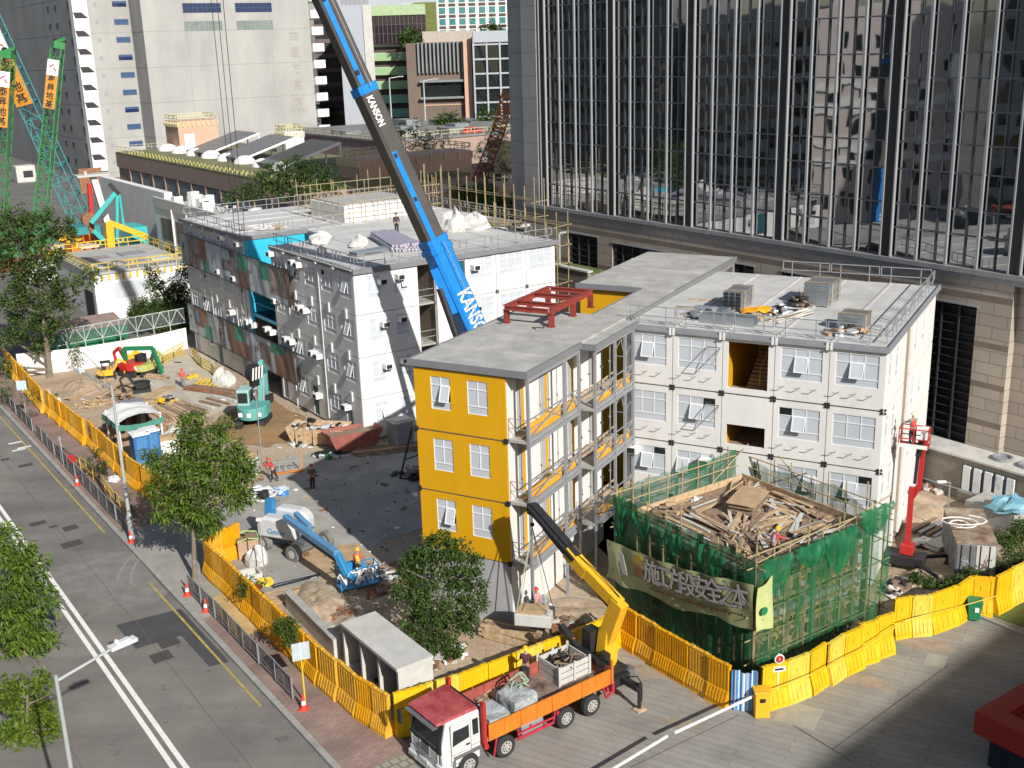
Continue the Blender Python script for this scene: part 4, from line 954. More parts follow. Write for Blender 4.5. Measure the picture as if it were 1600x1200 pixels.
for k in range(9):
    z = 1.2 + 8.3 * k
    b.box(1.9, -.03, z, 13.56, -.005, z + .12); b.box(13.6, -8.83, z, 57, -8.805, z + .12); b.box(13.545, -8.75, z, 13.575, -.05, z + .12); b.box(-.03, 2.3, z, -.005, 60, z + .12)
for x in (24, 34, 46): b.box(x, -8.82, 0, x + .1, -8.804, 75)
b.build('pour_lines', m_cline, CT)
for k in range(17):
    z = 1.6 + 4.15 * k + .3
    b = MB(); b.box(0, -.5, z + .02, 3.5, 2.19, z + 4.15); b.build('balcony', m_white2, CT)
    b = MB(); b.prism([(.02, -.51, z + 4.1), (2.0, -.51, z + 4.1), (3.45, -.51, z + 2.75), (.4, -.51, z + 2.75)], (0, -.05, 0)); b.build('balcony_opening', m_black, CT)
    b = MB(); b.prism([(-.06, 2.25, z + 2.5), (-.06, 3.7, z + 2.5), (-.06, 3.3, z + 1.0), (-.06, 2.6, z + .3)], (.05, 0, 0)); b.build('scoop_window', m_black, CT)
    for y in (14.0, 21.0): b = MB(); b.prism([(-.06, y, z + 2.2), (-.06, y + 2.0, z + 2.2), (-.06, y + 1.6, z + .9), (-.06, y + .5, z + .7)], (.05, 0, 0)); b.build('scoop_window', m_black, CT)
    b = MB(); b.box(5.1, -.06, z + 1.4, 5.9, -.035, z + 2.3); b.build('window', m_gsteel, CT)
    if k < 10:
        b = MB(); b.box(9.6, -.06, z + 1.2, 13.0, -.035, z + 2.5, 1); b.box(9.6, -.09, z + 2.0, 13.0, -.06, z + 2.5, 0)
        if k % 3: b.box(9.6, -.09, z + 1.2, 13.0, -.06, z + 1.95, 0)
        b.build('window', [m_bframe, m_bwin], CT)
for k in range(17):
    z = 7.6 + 4.15 * k; b = MB(); b.prism([(57, -8.8, z), (57, -10.0, z + .3), (57, -10.0, z + 2.3), (57, -8.8, z + 2.0)], (3.2, 0, 0)); b.box(57, -8.6, z, 60, 3, z + .2); b.box(60.0, -8.7, z, 60.2, 3, z + 2.1); b.build('balcony', m_white2, CT)
for z, mm in ((38.6, m_bwin), (34.4, m_gwin), (46.9, m_bwin), (42.7, m_gwin)):
    for x in (23.8, 37.2):
        b = MB(); b.box(x, -8.86, z, x + 9.6, -8.81, z + 2.2, 1)
        for q in range(9): b.box(x + 1.2 * q - .06, -8.92, z, x + 1.2 * q + .06, -8.87, z + 2.2, 0)
        b.box(x, -8.92, z + 1.05, x + 9.6, -8.88, z + 1.17, 0); b.build('window', [m_cline if mm is m_gwin else m_bframe, mm], CT)
m_let = mat('faded_letters', (0.34, 0.325, 0.29), 0.9, var=.2)
for k, ch in enumerate('\u4e16\u660c\u65b9\u8ca8\u5009'):
    text_mesh('lettering', ch, 2.9, m_let, CT, onface((52.3, -8.86, 32.6 - 4.1 * k), (1, 0, 0), (0, 0, 1)), .02)
for k, s_ in ((0, 'KERRY'), (2, 'GODOWN')):
    text_mesh('lettering', s_, 1.7, m_let, CT, onface((52.4, -8.86, 14.0 - 1.9 * k), (1, 0, 0), (0, 0, 1)), .02)
# ================================================================== across the road and behind the viewer: seen as reflections and shade
m_pinkw = mat('pink_render', (0.60, 0.54, 0.52), 0.85, var=.08, scale=.2); m_drkw = mat('brown_cladding', (0.34, 0.35, 0.355), 0.6, var=.2, scale=.2)
def offblock(name, label, fr, x0, x1, y0, y1, h, m, wz=3.6, wy=3.2, mg=m_dglass, face='x1', ww=1.6, wh=1.8):
    t = thing(name, label, 'building', fr.w(0, 0), fr.az)
    b = MB(); b.box(x0, y0, 0, x1, y1, h); b.build('wall', m, t)
    b = MB(); z = 3.0
    while z < h - 3:
        y = y0 + 1.2
        while y + ww < y1 - .8: b.box(x1 + .005, y, z, x1 + .05, y + ww, z + wh); y += wy
        z += wz
    b.build('window_bands', mg, t); return t
pk = FT.w(-20, 109); FPK = Frame((pk.x, pk.y), 35.9 - 38)
offblock('pink_building', 'pale pink apartment building across the road with rows of small windows', FPK, -10, 0, -10.5, 10.5, 33, m_pinkw, 4.0, 3.1, wh=2.0, ww=1.3)
t = COL.objects['pink_building']; b = MB()
for z in (9.5, 17.5): b.box(.06, -10.4, z, .3, -1.5, z + 1.2); b.box(.06, 1.0, z, .3, 10.4, z + 1.2); b.box(.06, -10.4, z + 3.0, .3, 10.4, z + 3.9)
b.build('white_bands', m_white2, t)
offblock('brown_building', 'dark brown office block across the road beside the pink building', FT, -44, -26, 124, 158, 34, m_drkw, 4.0, 2.6, wh=2.2, ww=2.2)
offblock('dark_building', 'dark glazed block across the road nearer the viewer', FT, -44, -24, 40, 94, 40, m_drkw, 4.0, 2.4, wh=2.6, ww=2.1)
offblock('grey_building', 'long grey block further down the far side of the road', FT, -46, -28, 162, 320, 46, mat('grey_cladding', (.16, .165, .17), .7), 4.0, 3.0)
t = thing('viewer_building', 'tall plain block standing behind the viewpoint and shading the driveway', 'building', FL.w(0, 0), FL.az)
# its roof edge lies where the edge of the shade on the driveway puts it
e0 = g(1300, 1171); e1 = g(1482, 1037); d_ = (e1 - e0).normalized(); hb = 40.0; off = Vector((math.cos(R(SUN_AZ)), math.sin(R(SUN_AZ)), 0)) * (hb / math.tan(R(SUN_EL)))
q0 = e0 - d_ * 60 + off; q1 = e0 + d_ * 60 + off; nn = Vector((d_.y, -d_.x, 0)) * 16
t.location = (0, 0, 0); t.rotation_euler.z = 0
b = MB(); b.prism([q0, q1, q1 + nn, q0 + nn], (0, 0, hb)); b.build('wall', m_pinkw, t)
b = MB()
for k in range(9):
    for j in range(20): p = q0.lerp(q1, (j + .3) / 20) ; p2 = q0.lerp(q1, (j + .75) / 20); v = Vector((-d_.y, d_.x, 0)) * .06; z = Vector((0, 0, 3 + 4 * k)); b.prism([p + v * .1 + z, p2 + v * .1 + z, p2 + v + z, p + v + z], (0, 0, 1.8))
each(b, 'window', m_dglass, t)
# ================================================================== middle distance
m_pinkb = mat('dull_pink_wall', (0.34, 0.24, 0.195), 0.85, var=0.1, scale=.3); m_turf = mat('roof_turf', (0.17, 0.165, 0.075), 0.95, var=.4, scale=.25, detail=9)
m_shut = mat('grey_shutter', (0.20, 0.215, 0.215), 0.6, var=.12, scale=.6); m_pv = glassmat('solar_cells', (0.012, 0.016, 0.025), 1.5, 0, rough=.25)
SB = thing('low_building', 'long low pink building with a turfed roof and a row of roof domes', 'building', FL.w(25, 60), FL.az)
b = MB(); b.box(.15, 0, 0, 24, 83, 11.6); b.build('wall', m_pinkb, SB)
b = MB(); b.box(-.1, -.1, 11.62, 24, 83.2, 12.0); b.build('roof', m_turf, SB)
b = MB(); b.box(-.12, -.1, 9.3, .14, 83.1, 11.6)
for k in range(13): b.box(-.12, 6.3 * k, 0, .14, 6.3 * k + .5, 9.29)
b.build('frame', m_pinkb, SB)
for k in range(12):
    b = MB(); b.box(.05, 6.3 * k + .9, 4.6, .13, 6.3 * k + 6.0, 9.0); b.build('shutter', m_shut, SB)
b = MB()
for k in range(46): b.ob((.5, 1.7 * k + .5, 12.0), .25, .4, .4)
for k in range(46): b.ob((1.6, 1.7 * k + .9, 12.0), .25, .4, .4)
each(b, 'roof_vent', mat('olive_vent', (.36, .33, .12), .8, var=.3), SB)
railpanels('railing', SB, (.2, 68, 12.0), (.2, 83, 12.0), 6, m=m_cream); railpanels('railing', SB, (.2, 83, 12.0), (9, 83, 12.0), 3, m=m_cream)
for k in range(8):
    b = MB(); b.lathe([(1.75, 0), (1.75, .15), (1.6, .5), (1.15, .95), (.5, 1.2), (0.02, 1.25)], 18); b.build('roof_dome', m_white2, SB, (7.7, 77.0 - 7.3 * k, 12.0), smooth=False)
for k, (x, y) in enumerate(((11.5, 60), (11.5, 45), (11.0, 28))):
    t = thing('solar_panel', ('left tilted solar panel on the turfed roof beside the peach cube', 'middle tilted solar panel on the turfed roof', 'right tilted solar panel on the turfed roof above the tree')[k], 'solar panel', FL.w(25 + x, 60 + y, 12.0), FL.az)
    b = MB()
    b.prism([(-4.6, -5, .6), (5, -5, 3.4), (5, 5, 3.4), (-4.6, 5, .6)], (0, 0, .16)); b.build('array', m_pv, t)
    b = MB()
    for q in range(1, 8): s = -5 + 10 * q / 8; b.bar((-4.6, s, .79), (5, s, 3.59), .06, .04)
    b.build('frame', m_gsteel, t)
    b = MB()
    for yy in (-5, 0, 5): b.bar((4.9, yy, 0), (4.9, yy, 3.4), .22, .22); b.bar((-4.4, yy, 0), (-4.4, yy, .6), .22, .22)
    b.bar((-4.6, -5.05, .6), (5, -5.05, 3.45), .22, .3); b.build('stand', m_white2, t)
def cube(label, fr, x0, x1, y0, y1, z0, z1, m, rail=True, door=None, name='stair_house'):
    t = thing(name, label, 'stair house', fr.w(x0, y0, z0), fr.az)
    b = MB(); b.box(0, 0, 0, x1 - x0, y1 - y0, z1 - z0); b.build('wall', m, t)
    if rail:
        X, Y, Z = x1 - x0, y1 - y0, z1 - z0
        for a, c in (((.1, .1, Z), (X - .1, .1, Z)), ((.1, .1, Z), (.1, Y - .1, Z)), ((X - .1, .1, Z), (X - .1, Y - .1, Z)), ((.1, Y - .1, Z), (X - .1, Y - .1, Z))): railpanels('railing', t, a, c, 3, m=m_cream, r=.04)
        b = MB()
        for q in range(9): b.box(X * q / 8 - .1, -.22, Z - 1.0, X * q / 8 + .1, -.01, Z - .1); b.box(-.22, Y * q / 8 - .1, Z - 1.0, -.01, Y * q / 8 + .1, Z - .1)
        each(b, 'eave_block', m_cream, t)
    if door: b = MB(); b.box(door, -.06, 0, door + 1.9, -.01, 2.9); b.build('door', m_white2, t)
    return t
cube('peach stair house with a pale door at the far end of the turfed roof', FL, 34.0, 41.5, 134, 141, 12.0, 17.2, m_peach, door=1.0)
cube('peach stair house with cream rails behind the long white block', FL, 34.0, 52, 64.0, 70, 0, 14.6, m_peach)
cube('lower peach annex with rails in front of the peach stair house', FL, 30.0, 52, 52.0, 63, 0, 10.8, m_peach)
cube('white plant house behind the right solar panel', FL, 45, 48.5, 112, 116, 12, 15.5, m_white2, rail=True)
# far roofs
def plain(name, label, cat, fr, x0, x1, y0, y1, h, m, z0=0):
    t = thing(name, label, cat, fr.w(x0, y0, z0), fr.az); b = MB(); b.box(0, 0, 0, x1 - x0, y1 - y0, h - z0); b.build('wall', m, t); return t
m_droof = mat('old_flat_roof', (0.19, 0.185, 0.175), 0.9, var=.3, scale=.15, detail=9)
t = plain('flat_building', 'dull pink low block with a cluttered grey roof behind the solar panels', 'building', FL, 60, 104, 104, 150, 13.0, m_pinkb)
b = MB(); b.box(-.2, -.2, 13.02, 44, 46, 13.4); b.build('roof', m_droof, t); b = MB(); b.box(4, -.06, 7.5, 9, -.01, 11); b.box(12, -.06, 7.5, 17, -.01, 11); b.box(20, -.06, 7.5, 25, -.01, 11); each(b, 'opening', m_shut, t)
b = MB()
for k in range(9): b.ob((4 + 4.5 * k, 6 + rnd.uniform(0, 26), 13.42), 3.2, 2.2 + rnd.random() * 6, .5 + rnd.random(), 0)
each(b, 'roof_plant', m_shut, t)
railpanels('railing', t, (.2, .2, 13.4), (43, .2, 13.4), 12, m=m_cream, r=.04); railpanels('railing', t, (.2, .2, 13.4), (.2, 45, 13.4), 12, m=m_cream, r=.04)
t = plain('flat_building', 'brown block with a dark louvre strip right of the crane boom', 'building', FL, 76, 88, 84, 96, 13.0, m_pinkb); b = MB(); b.box(1, -.08, 6.5, 11.4, -.01, 11.2); b.build('louvre', m_shut, t)
t = plain('flat_building', 'plain white clad block below the brown block right of the boom', 'building', FL, 67, 79.5, 70, 80, 8.5, mat('white_cladding', (.50, .51, .53), .6, var=.06)); 
# viaduct with slatted deck
t = thing('footbridge', 'grey slatted viaduct deck crossing beside the glass tower', 'bridge', FL.w(100, 92), FL.az)
b = MB()
for k in range(12): b.box(-2, 1.5 * k, 9.0, 12, 1.5 * k + 1.0, 9.3)
b.box(-2.2, -.5, 8.2, 12.2, 18, 8.9); b.build('deck', m_shut, t)
b = MB(); b.box(3, 4, 0, 5, 6, 8.2); b.box(3, 12, 0, 5, 14, 8.2); b.build('pier', m_conc, t)
# warehouse behind the white block
WH = thing('warehouse', 'grey two-storey workshop with brown shutters and one green door', 'warehouse', FL.w(10.5, 42), FL.az)
b = MB(); b.box(0, 0, 0, 4.6, 36, 9.6); b.build('wall', mat('grey_render', (.70, .69, .67), .85, var=.1, scale=.3), WH); b = MB(); b.box(4.6, 2, 0, 13, 36, 7.0); b.build('rear_wall', m_shut, WH); b = MB(); b.box(1.5, 36.01, 0, 2.6, 66, 11.2); b.build('annex', mat('grey_render', (.38, .375, .36), .85, var=.1, scale=.3), WH)
b = MB(); b.box(-.15, -.1, 9.6, .25, 36, 10.9); b.box(4.4, -.1, 9.6, 4.7, 36, 10.4); b.box(.25, -.1, 9.6, 4.4, 36, 9.8); b.build('parapet', m_concl, WH)
m_bshut = mat('brown_shutter', (0.17, 0.135, 0.105), .7, var=.2, scale=2, streak=.05)
for k in range(6):
    b = MB(); b.box(-.06, 5.6 * k + 1.2, 5.6, -.01, 5.6 * k + 5.6, 8.4); b.build('window', m_bshut, WH)
    b = MB(); b.box(-.06, 5.6 * k + 1.2, 0, -.01, 5.6 * k + 5.4, 4.6); b.build('shutter', m_dgreen if k == 4 else m_bshut, WH)
    b = MB(); b.tube((-.15, 5.6 * k + .7, 0), (-.15, 5.6 * k + .7, 9.8), .14, 6); b.build('drainpipe', m_white2, WH)
r2 = random.Random(5)
for k in range(16):
    b = MB(); b.box(-.6, -.45, 0, .6, .45, 1.0 + r2.random()); b.tube((.1, 0, 1.2), (.1, 0, 1.7), .3, 8, 1); b.build('condenser', [m_white2, m_black], WH, (1.2 + 2.2 * r2.random(), 6 + 1.8 * k, 9.81), r2.random())
# white substation with yellow guard rails
WS = thing('white_house', 'white flat-roofed switch house with yellow guard rails round its roof', 'building', FL.w(-4.0, 56.5), FL.az)
b = MB(); b.box(0, 0, 0, 11.5, 17, 5.3); b.build('wall', m_white2, WS); b = MB(); b.box(-.15, -.15, 5.3, 11.6, 17.1, 5.55); b.build('roof', m_roof, WS)
b = MB()
for x, y, sx, sy, mm in ((2.5, 4, 3, 2.5, 0), (6, 4.5, 2.6, 2.6, 1), (9, 5, 2.2, 3, 0), (3, 9.5, 3.2, 3, 1), (7.5, 10, 3, 3, 2)): b.ob((x, y, 5.56), sx, sy, .12, 0, mm)
b.build('roof_hatch', [m_roofl, mat('mauve_sheet', (.30, .25, .25), .7), m_gsteel], WS)
b = MB(); b.box(2.2, -.06, 2.4, 6, -.01, 4.2); b.box(9, -.06, 3.3, 11, -.01, 4.2); b.build('window', m_frost, WS); b = MB(); b.box(-.06, 1.0, 0, -.01, 4.4, 3.2); b.build('door', m_black, WS)
b = MB()
for k in range(14): b.box(-.01 + .8 * k, -.14, 4.6, .25 + .8 * k, -.01, 5.2)
each(b, 'eave_block', m_lyel, WS)
for a, c, n in (((0, 0, 5.55), (11.4, 0, 5.55), 5), ((0, 0, 5.55), (0, 16.9, 5.55), 5), ((0, 16.9, 5.55), (11.4, 16.9, 5.55), 4), ((11.4, 0, 5.55), (11.4, 16.9, 5.55), 4)): railpanels('railing', WS, a, c, n, m=m_lyel, r=.045)
# hoarding with a truss rail, green shed
t = thing('hoarding', 'white site hoarding closing the far end of the yard', 'hoarding', (0, 0, 0))
P = [FL.w(-16.6, 38.2), FL.w(-11.3, 36.6), FL.w(-4.4, 36.6), FL.w(-.4, 37.6)]
for p, q in zip(P, P[1:]):
    n = max(2, round((q - p).length / 1.7))
    for k in range(n):
        a = p.lerp(q, k / n); c = p.lerp(q, (k + 1) / n); b = MB(); b.bar((a.x, a.y, 1.1), (c.x, c.y, 1.1), .06, 2.2); b.build('panel', m_plast, t)
m_lamp2 = mat('pale_truss', (.42, .47, .44), .6)
t = thing('truss_fence', 'pale steel truss railing standing behind the white hoarding', 'fence', (0, 0, 0))
P = [FL.w(-13.5, 38.6), FL.w(.5, 40.0)]; n = 8; b = MB(); b2 = MB()
for k in range(n):
    a = P[0].lerp(P[1], k / n); c = P[0].lerp(P[1], (k + 1) / n); A = Vector((a.x, a.y, 2.2)); Cc = Vector((c.x, c.y, 2.2)); u = Vector((0, 0, 1.5))
    for q, r_ in ((A, A + u), (A + u, Cc + u), (A, Cc), (A, (A + Cc) / 2 + u), ((A + Cc) / 2 + u, Cc)): b.bar(q, r_, .07, .07)
    b.bar((a.x, a.y, 0), (a.x, a.y, 2.2), .09, .09)
    for s in range(1, 12): q = A.lerp(Cc, s / 12); b2.bar(q, q + u, .03, .03)
b.build('truss', m_lamp2, t); b2.build('bars', m_gsteel, t)
t = thing('green_shed', 'long low shed with a dark green fascia behind the white hoarding', 'shed', FL.w(-13.2, 40.6), FL.az)
b = MB(); b.box(0.3, .3, 0, 7.5, 4.2, 2.3); b.build('wall', m_dgreen, t); b = MB(); b.box(0, 0, 1.5, 7.9, .29, 2.8); b.build('fascia', m_dgreen, t); b = MB(); b.prism([(0, .3, 2.6), (0, 4.6, 3.2), (0, 4.6, 3.3), (0, .3, 2.72)], (7.9, 0, 0)); b.build('roof', mat('rusty_roof', (.27, .19, .155), .8, var=.25), t)
# ================================================================== far city
FC = Frame((0, 0), 0)
def far(px, py_top, py_bot, D, wpx):                   # centre x, width, height for a thing D metres ahead
    d = ray(px, 90); x = d.x / d.y * D; wd = wpx / FPX * D * 1.02; zt = CAMH + ray(px, py_top).z / ray(px, py_top).y * D; zb = CAMH + ray(px, py_bot).z / ray(px, py_bot).y * D
    return x, wd, zt, zb
def farbox(name, label, px0, px1, pyt, pyb, D, depth, m, cat='building', rz=0.0):
    x, wd, zt, zb = far((px0 + px1) / 2, pyt, pyb, D, px1 - px0)
    t = thing(name, label, cat, (x, D, 0), rz); b = MB(); b.box(-wd / 2, 0, 0, wd / 2, depth, zt); b.build('wall', m, t); return t, wd, zt
m_brk = mat('dark_brown_brick', (.085, .06, .055), .85, var=.15, scale=.1); m_lgrey = mat('pale_grey_wall', (.36, .385, .42), .8, var=.07, scale=.08, streak=.3); m_brown = mat('brown_render', (.155, .115, .09), .85, var=.08, scale=.1)
t, wd, zt = farbox('car_park', 'dark brown open-sided car park behind the crane boom', 497, 585, 20, 190, 330, 30, m_brk)
b = MB(); b2 = MB()
for k in range(8): z = zt - 4 - 3.9 * k; b.box(-wd / 2, -.4, z, wd / 2, -.02, z + 1.2); b2.box(-wd / 2 + .3, -.1, z + 1.25, wd / 2 - .3, -.02, z + 3.4)
each(b, 'parapet', mat('mauve_parapet', (.16, .12, .12), .8), t); each(b2, 'opening', m_black, t)
t, wd, zt = farbox('grey_block', 'tall pale grey blind-walled block left of the green balconies', 534, 576, 8, 192, 300, 26, m_lgrey)
b = MB(); b.box(wd / 2 - 1.0, -.3, 0, wd / 2 + 1.2, -.02, zt); b.build('corner_fin', m_concl, t)
b = MB()
for k in range(6): b.ob((-wd / 2 + 1 + k, 5 + k, zt), 1.4, 1.4, 1.5 + (k % 3))
b.build('roof_plant', m_gsteel, t)
t, wd, zt = farbox('balcony_block', 'curved block with pale green to teal balconies beside the grey block', 578, 642, 8, 196, 306, 26, m_white2)
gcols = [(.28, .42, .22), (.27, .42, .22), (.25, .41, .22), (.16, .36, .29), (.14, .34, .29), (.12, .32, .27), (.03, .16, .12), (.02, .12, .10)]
b = MB(); b.box(-wd / 2, -2.2, zt - 9.4, wd * .86, -.02, zt - 2.6); b.build('glass_band', glassmat('violet_glass', (.03, .02, .025), 1.5, 0), t)
b = MB()
for k in range(15): b.box(-wd / 2 + k * wd * 1.36 / 14 - .05, -2.3, zt - 9.4, -wd / 2 + k * wd * 1.36 / 14 + .05, -2.21, zt - 2.6)
for z in (zt - 7, zt - 4.8): b.box(-wd / 2, -2.3, z - .04, wd * .86, -2.21, z + .04)
b.build('glass_bars', m_mull, t)
b = MB(); b.box(-wd / 2, -2.5, zt - 2.55, wd * .86, 0, zt); b.build('crown', mat('pale_green', (.34, .44, .26), .7), t)
for k in range(8):
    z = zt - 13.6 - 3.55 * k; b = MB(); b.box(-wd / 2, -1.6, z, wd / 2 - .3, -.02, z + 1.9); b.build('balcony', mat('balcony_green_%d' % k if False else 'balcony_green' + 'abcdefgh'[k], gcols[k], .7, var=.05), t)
    b = MB(); b.box(-wd / 2 + .5, -.06, z + 2.0, wd / 2 - .5, -.02, z + 3.4); b.build('opening', m_brk, t)
t, wd, zt = farbox('grey_block', 'grey block with a mossy green end wall right of the glass band', 632, 672, 4, 100, 318, 26, m_lgrey); b = MB(); b.box(wd / 2 - 4, -.4, zt - 14, wd / 2 + 2, -.02, zt); b.build('green_wall', mat('moss_wall', (.12, .14, .03), .9, var=.3), t)
t, wd, zt = farbox('louvre_block', 'brown blind block with tall grey louvres and one band of windows', 638, 738, 66, 200, 290, 26, m_brown)
b = MB()
for k in range(13): x = -wd / 2 + wd * (.17 + .058 * k); b.box(x, -.9, zt - 7.2, x + .4, -.02, zt + .1)
each(b, 'louvre', m_shut, t)
b = MB(); b.box(-wd * .33, -.1, zt - 7.0, wd * .4, -.03, zt - .2); b.build('louvre_backing', m_black, t)
b = MB(); b.box(-wd * .32, -1.4, zt - 9.4, wd * .42, -.02, zt - 8.9); b.box(-wd * .32, -1.4, zt - 13.4, wd * .42, -.02, zt - 12.9); each(b, 'sill', m_shut, t)
b = MB(); b.box(-wd * .3, -.3, zt - 12.8, wd * .4, -.02, zt - 9.5); b.build('window_band', m_dglass, t)
b = MB(); b.box(wd / 2 - 2.6, -2, 0, wd / 2 - .6, -.02, zt + .6); b.build('column', m_peach, t)
b = MB()
for a, c in (((-wd * .28, zt - 15), (wd * .4, zt - 15)), ((-wd * .28, zt - 25), (wd * .4, zt - 25))): b.box(a[0], -.1, a[1], c[0], -.02, a[1] + .25)
each(b, 'panel_line', m_peach, t)
t, wd, zt = farbox('cream_block', 'plain cream block rising behind the brown louvre block', 664, 740, 48, 90, 300, 20, mat('cream_wall', (.40, .345, .30), .85)); 
t, wd, zt = farbox('gridded_block', 'dark glass block with a pale grid of floors beside the tower pier', 742, 800, 50, 200, 286, 26, m_dglass)
b = MB()
for k in range(12): b.box(-wd / 2, -.4, zt - 3 - 3.4 * k, wd / 2, -.02, zt - 2.6 - 3.4 * k)
for k in range(4): x = -wd / 2 + wd * k / 3; b.box(x - .2, -.6, 0, x + .2, -.02, zt)
b.build('grid', m_lgrey, t); b = MB(); b.box(-wd / 2, -.8, zt - 2.3, wd / 2, -.02, zt + .3); b.build('parapet', m_lgrey, t)
t, wd, zt = farbox('apartment_tower', 'white apartment tower with teal windows at the top of the view', 690, 792, -90, 60, 380, 24, m_white2)
b = MB(); b2 = MB()
for k in range(4, 16):
    z = zt - 4 - 3.4 * k
    for j in range(7): x = -wd / 2 + wd * (j + .15) / 7; b.box(x, -.1, z, x + wd * .09, -.02, z + 1.9)
    for j in range(7): x = -wd / 2 + wd * (j + .12) / 7; b2.box(x, -.12, z - 1.2, x + wd * .1, -.02, z - .3)
each(b, 'window', glassmat('teal_glass', (.06, .20, .20), 1.5, 0), t); each(b2, 'brown_panel', m_brk, t)
t, wd, zt = farbox('distant_tower', 'distant grey apartment tower behind the boom at the top', 498, 560, -60, 60, 520, 24, m_lgrey); b = MB()
for k in range(9, 14):
    for j in range(6): x = -wd / 2 + wd * (j + .2) / 6; b.box(x, -.1, zt - 4 - 4 * k, x + wd * .1, -.02, zt - 1.8 - 4 * k)
each(b, 'window', m_dglass, t)
t, wd, zt = farbox('distant_tower', 'distant pale tower above the green balcony block', 576, 700, -70, 30, 540, 24, m_lgrey); b = MB()
for k in range(9, 14):
    for j in range(9): x = -wd / 2 + wd * (j + .2) / 9; b.box(x, -.1, zt - 4 - 4 * k, x + wd * .06, -.02, zt - 1.8 - 4 * k)
each(b, 'window', m_dglass, t)
t, wd, zt = farbox('distant_tower', 'distant grey tower behind the concrete warehouse at the left', -260, 90, -110, 60, 560, 30, m_lgrey)
# viaduct parapet in front of the far blocks
b = MB(); p0 = FL.w(118, 150); p1 = FL.w(215, 96)
t = thing('viaduct', 'pale road viaduct passing in front of the far blocks', 'viaduct', (0, 0, 0))
b.bar((p0.x, p0.y, 10.0), (p1.x, p1.y, 10.0), 9, 1.2); b.build('deck', m_concl, t); b = MB(); v = (p1 - p0).normalized(); nn = Vector((-v.y, v.x))
for s_ in (-4.6, 4.6): b.bar((p0.x + nn.x * s_, p0.y + nn.y * s_, 11.1), (p1.x + nn.x * s_, p1.y + nn.y * s_, 11.1), .3, 1.0)
b.build('parapet', m_concl, t); b = MB()
for k in range(5): q = p0.lerp(p1, (k + .5) / 5); b.ob((q.x, q.y, 0), 2, 2, 9.4)
b.build('pier', m_conc, t)
# ================================================================== helpers by depth
def onY(px, py, Y):                                   # point of a sight line at the depth Y
    d = ray(px, py); t = Y / d.y
    return Vector((d.x * t, Y, CAMH + d.z * t))
def pxm(Y): return Y / cp_ / FPX * 1.03               # metres per photo point at depth Y
def zfor(p, py):
    lo, hi = -2.0, 60.0
    for _ in range(50):
        m = (lo + hi) / 2; v = Vector((p[0], p[1], m - CAMH)); y = 600 + FPX * v.dot(DN) / v.dot(FWD)
        if y > py: lo = m
        else: hi = m
    return lo
def az(a, c): return math.atan2(c[1] - a[1], c[0] - a[0])
# ================================================================== green netted scaffold building
NO = FA.w(12.75, -.35); FN = Frame((NO.x, NO.y), 34.5)
GB = thing('formwork_building', 'small concrete building under timber formwork inside the green netted scaffold', 'building', FN.w(0, 0), FN.az)
b = MB(); b.box(.9, .9, 0, 8.3, 8.8, 2.6); b.box(.9, .9, 2.9, 8.3, 8.8, 4.9); b.build('wall', m_woodd, GB)
b = MB(); b.box(.6, .6, 2.61, 8.6, 9.1, 2.89); b.box(.55, .55, 4.91, 8.6, 9.1, 5.25); b.build('slab', m_conc, GB)
b = MB(); b.box(.8, .8, 5.26, 8.4, 8.9, 5.36); b.build('deck', m_woodd, GB)
b = MB()
for s in range(9): b.box(.6 + s, .55, .3, .72 + s, .89, 4.8); b.box(.55, .7 + s, .3, .89, .82 + s, 4.8)
for z in (.8, 1.6, 2.3, 3.4, 4.2): b.box(.9, .6, z, 8.3, .8, z + .12); b.box(.6, .9, z, .8, 8.8, z + .12)
b.build('formwork_braces', m_wood, GB)
b = MB()
for k in range(26): x = .9 + 7.0 * rnd.random(); z = .3 + 4 * rnd.random(); b.box(x, .84, z, x + .5 + rnd.random() * .5, .885, z + .4 + rnd.random() * .4, k % 3)
each(b, 'shutter_panel', [m_ply, m_concl, m_cyel], GB)
b = MB(); b.box(8.42, .8, 5.26, 8.48, 9.0, 5.75); b.box(.8, 8.95, 5.26, 8.4, 9.0, 5.7); b.build('edge_boards', m_wood, GB)
t = thing('bamboo_scaffold', 'bamboo scaffold of poles carrying the green net round the small building', 'scaffold', FN.w(0, 0), FN.az)
def pole(p, q, r=.04, n='pole', m=None): b = MB(); b.tube(p, q, r, 5); return b.build(n, m or m_bamb, t)
for k in range(9):
    u = 9.1 * k / 8
    for y in (.02, 9.6): pole((u, y, 0), (u + rnd.uniform(-.1, .1), y, 7.0 + rnd.uniform(-.5, .5)), n='upright')
    if k % 2 == 0: pole((u, .7, 0), (u, .7, 6.3 + rnd.uniform(0, .4)), n='upright')
for k in range(1, 9):
    u = 9.6 * k / 8
    for x in (.02, 9.1): pole((x, u, 0), (x, u + rnd.uniform(-.1, .1), 6.9 + rnd.uniform(-.5, .6)), n='upright')
for z in (1.2, 2.4, 3.6, 4.8, 6.0, 6.6):
    for y in (.06, 9.55): pole((-.5, y, z), (9.7, y, z + rnd.uniform(-.08, .08)), .035, 'ledger')
    for x in (.06, 9.05): pole((x, -.5, z), (x, 10.1, z + rnd.uniform(-.08, .08)), .035, 'ledger')
for (p, q) in (((.1, .0, 6.2), (5, .0, 6.75)), ((5, 0, 6.3), (9.4, 0, 7.1)), ((2, .03, 1), (5.5, .03, 5)), ((5, .03, 4.8), (8.6, .03, 1)), ((.03, 2, 1), (.03, 5, 4)), ((9.1, 3, 4.5), (9.1, 7, 7.2)), ((9.1, 8, 5.2), (9.1, 5, 6.8)), ((6.8, 9.6, 5.4), (9.2, 9.3, 7.2))): pole(p, q, .035, 'brace')
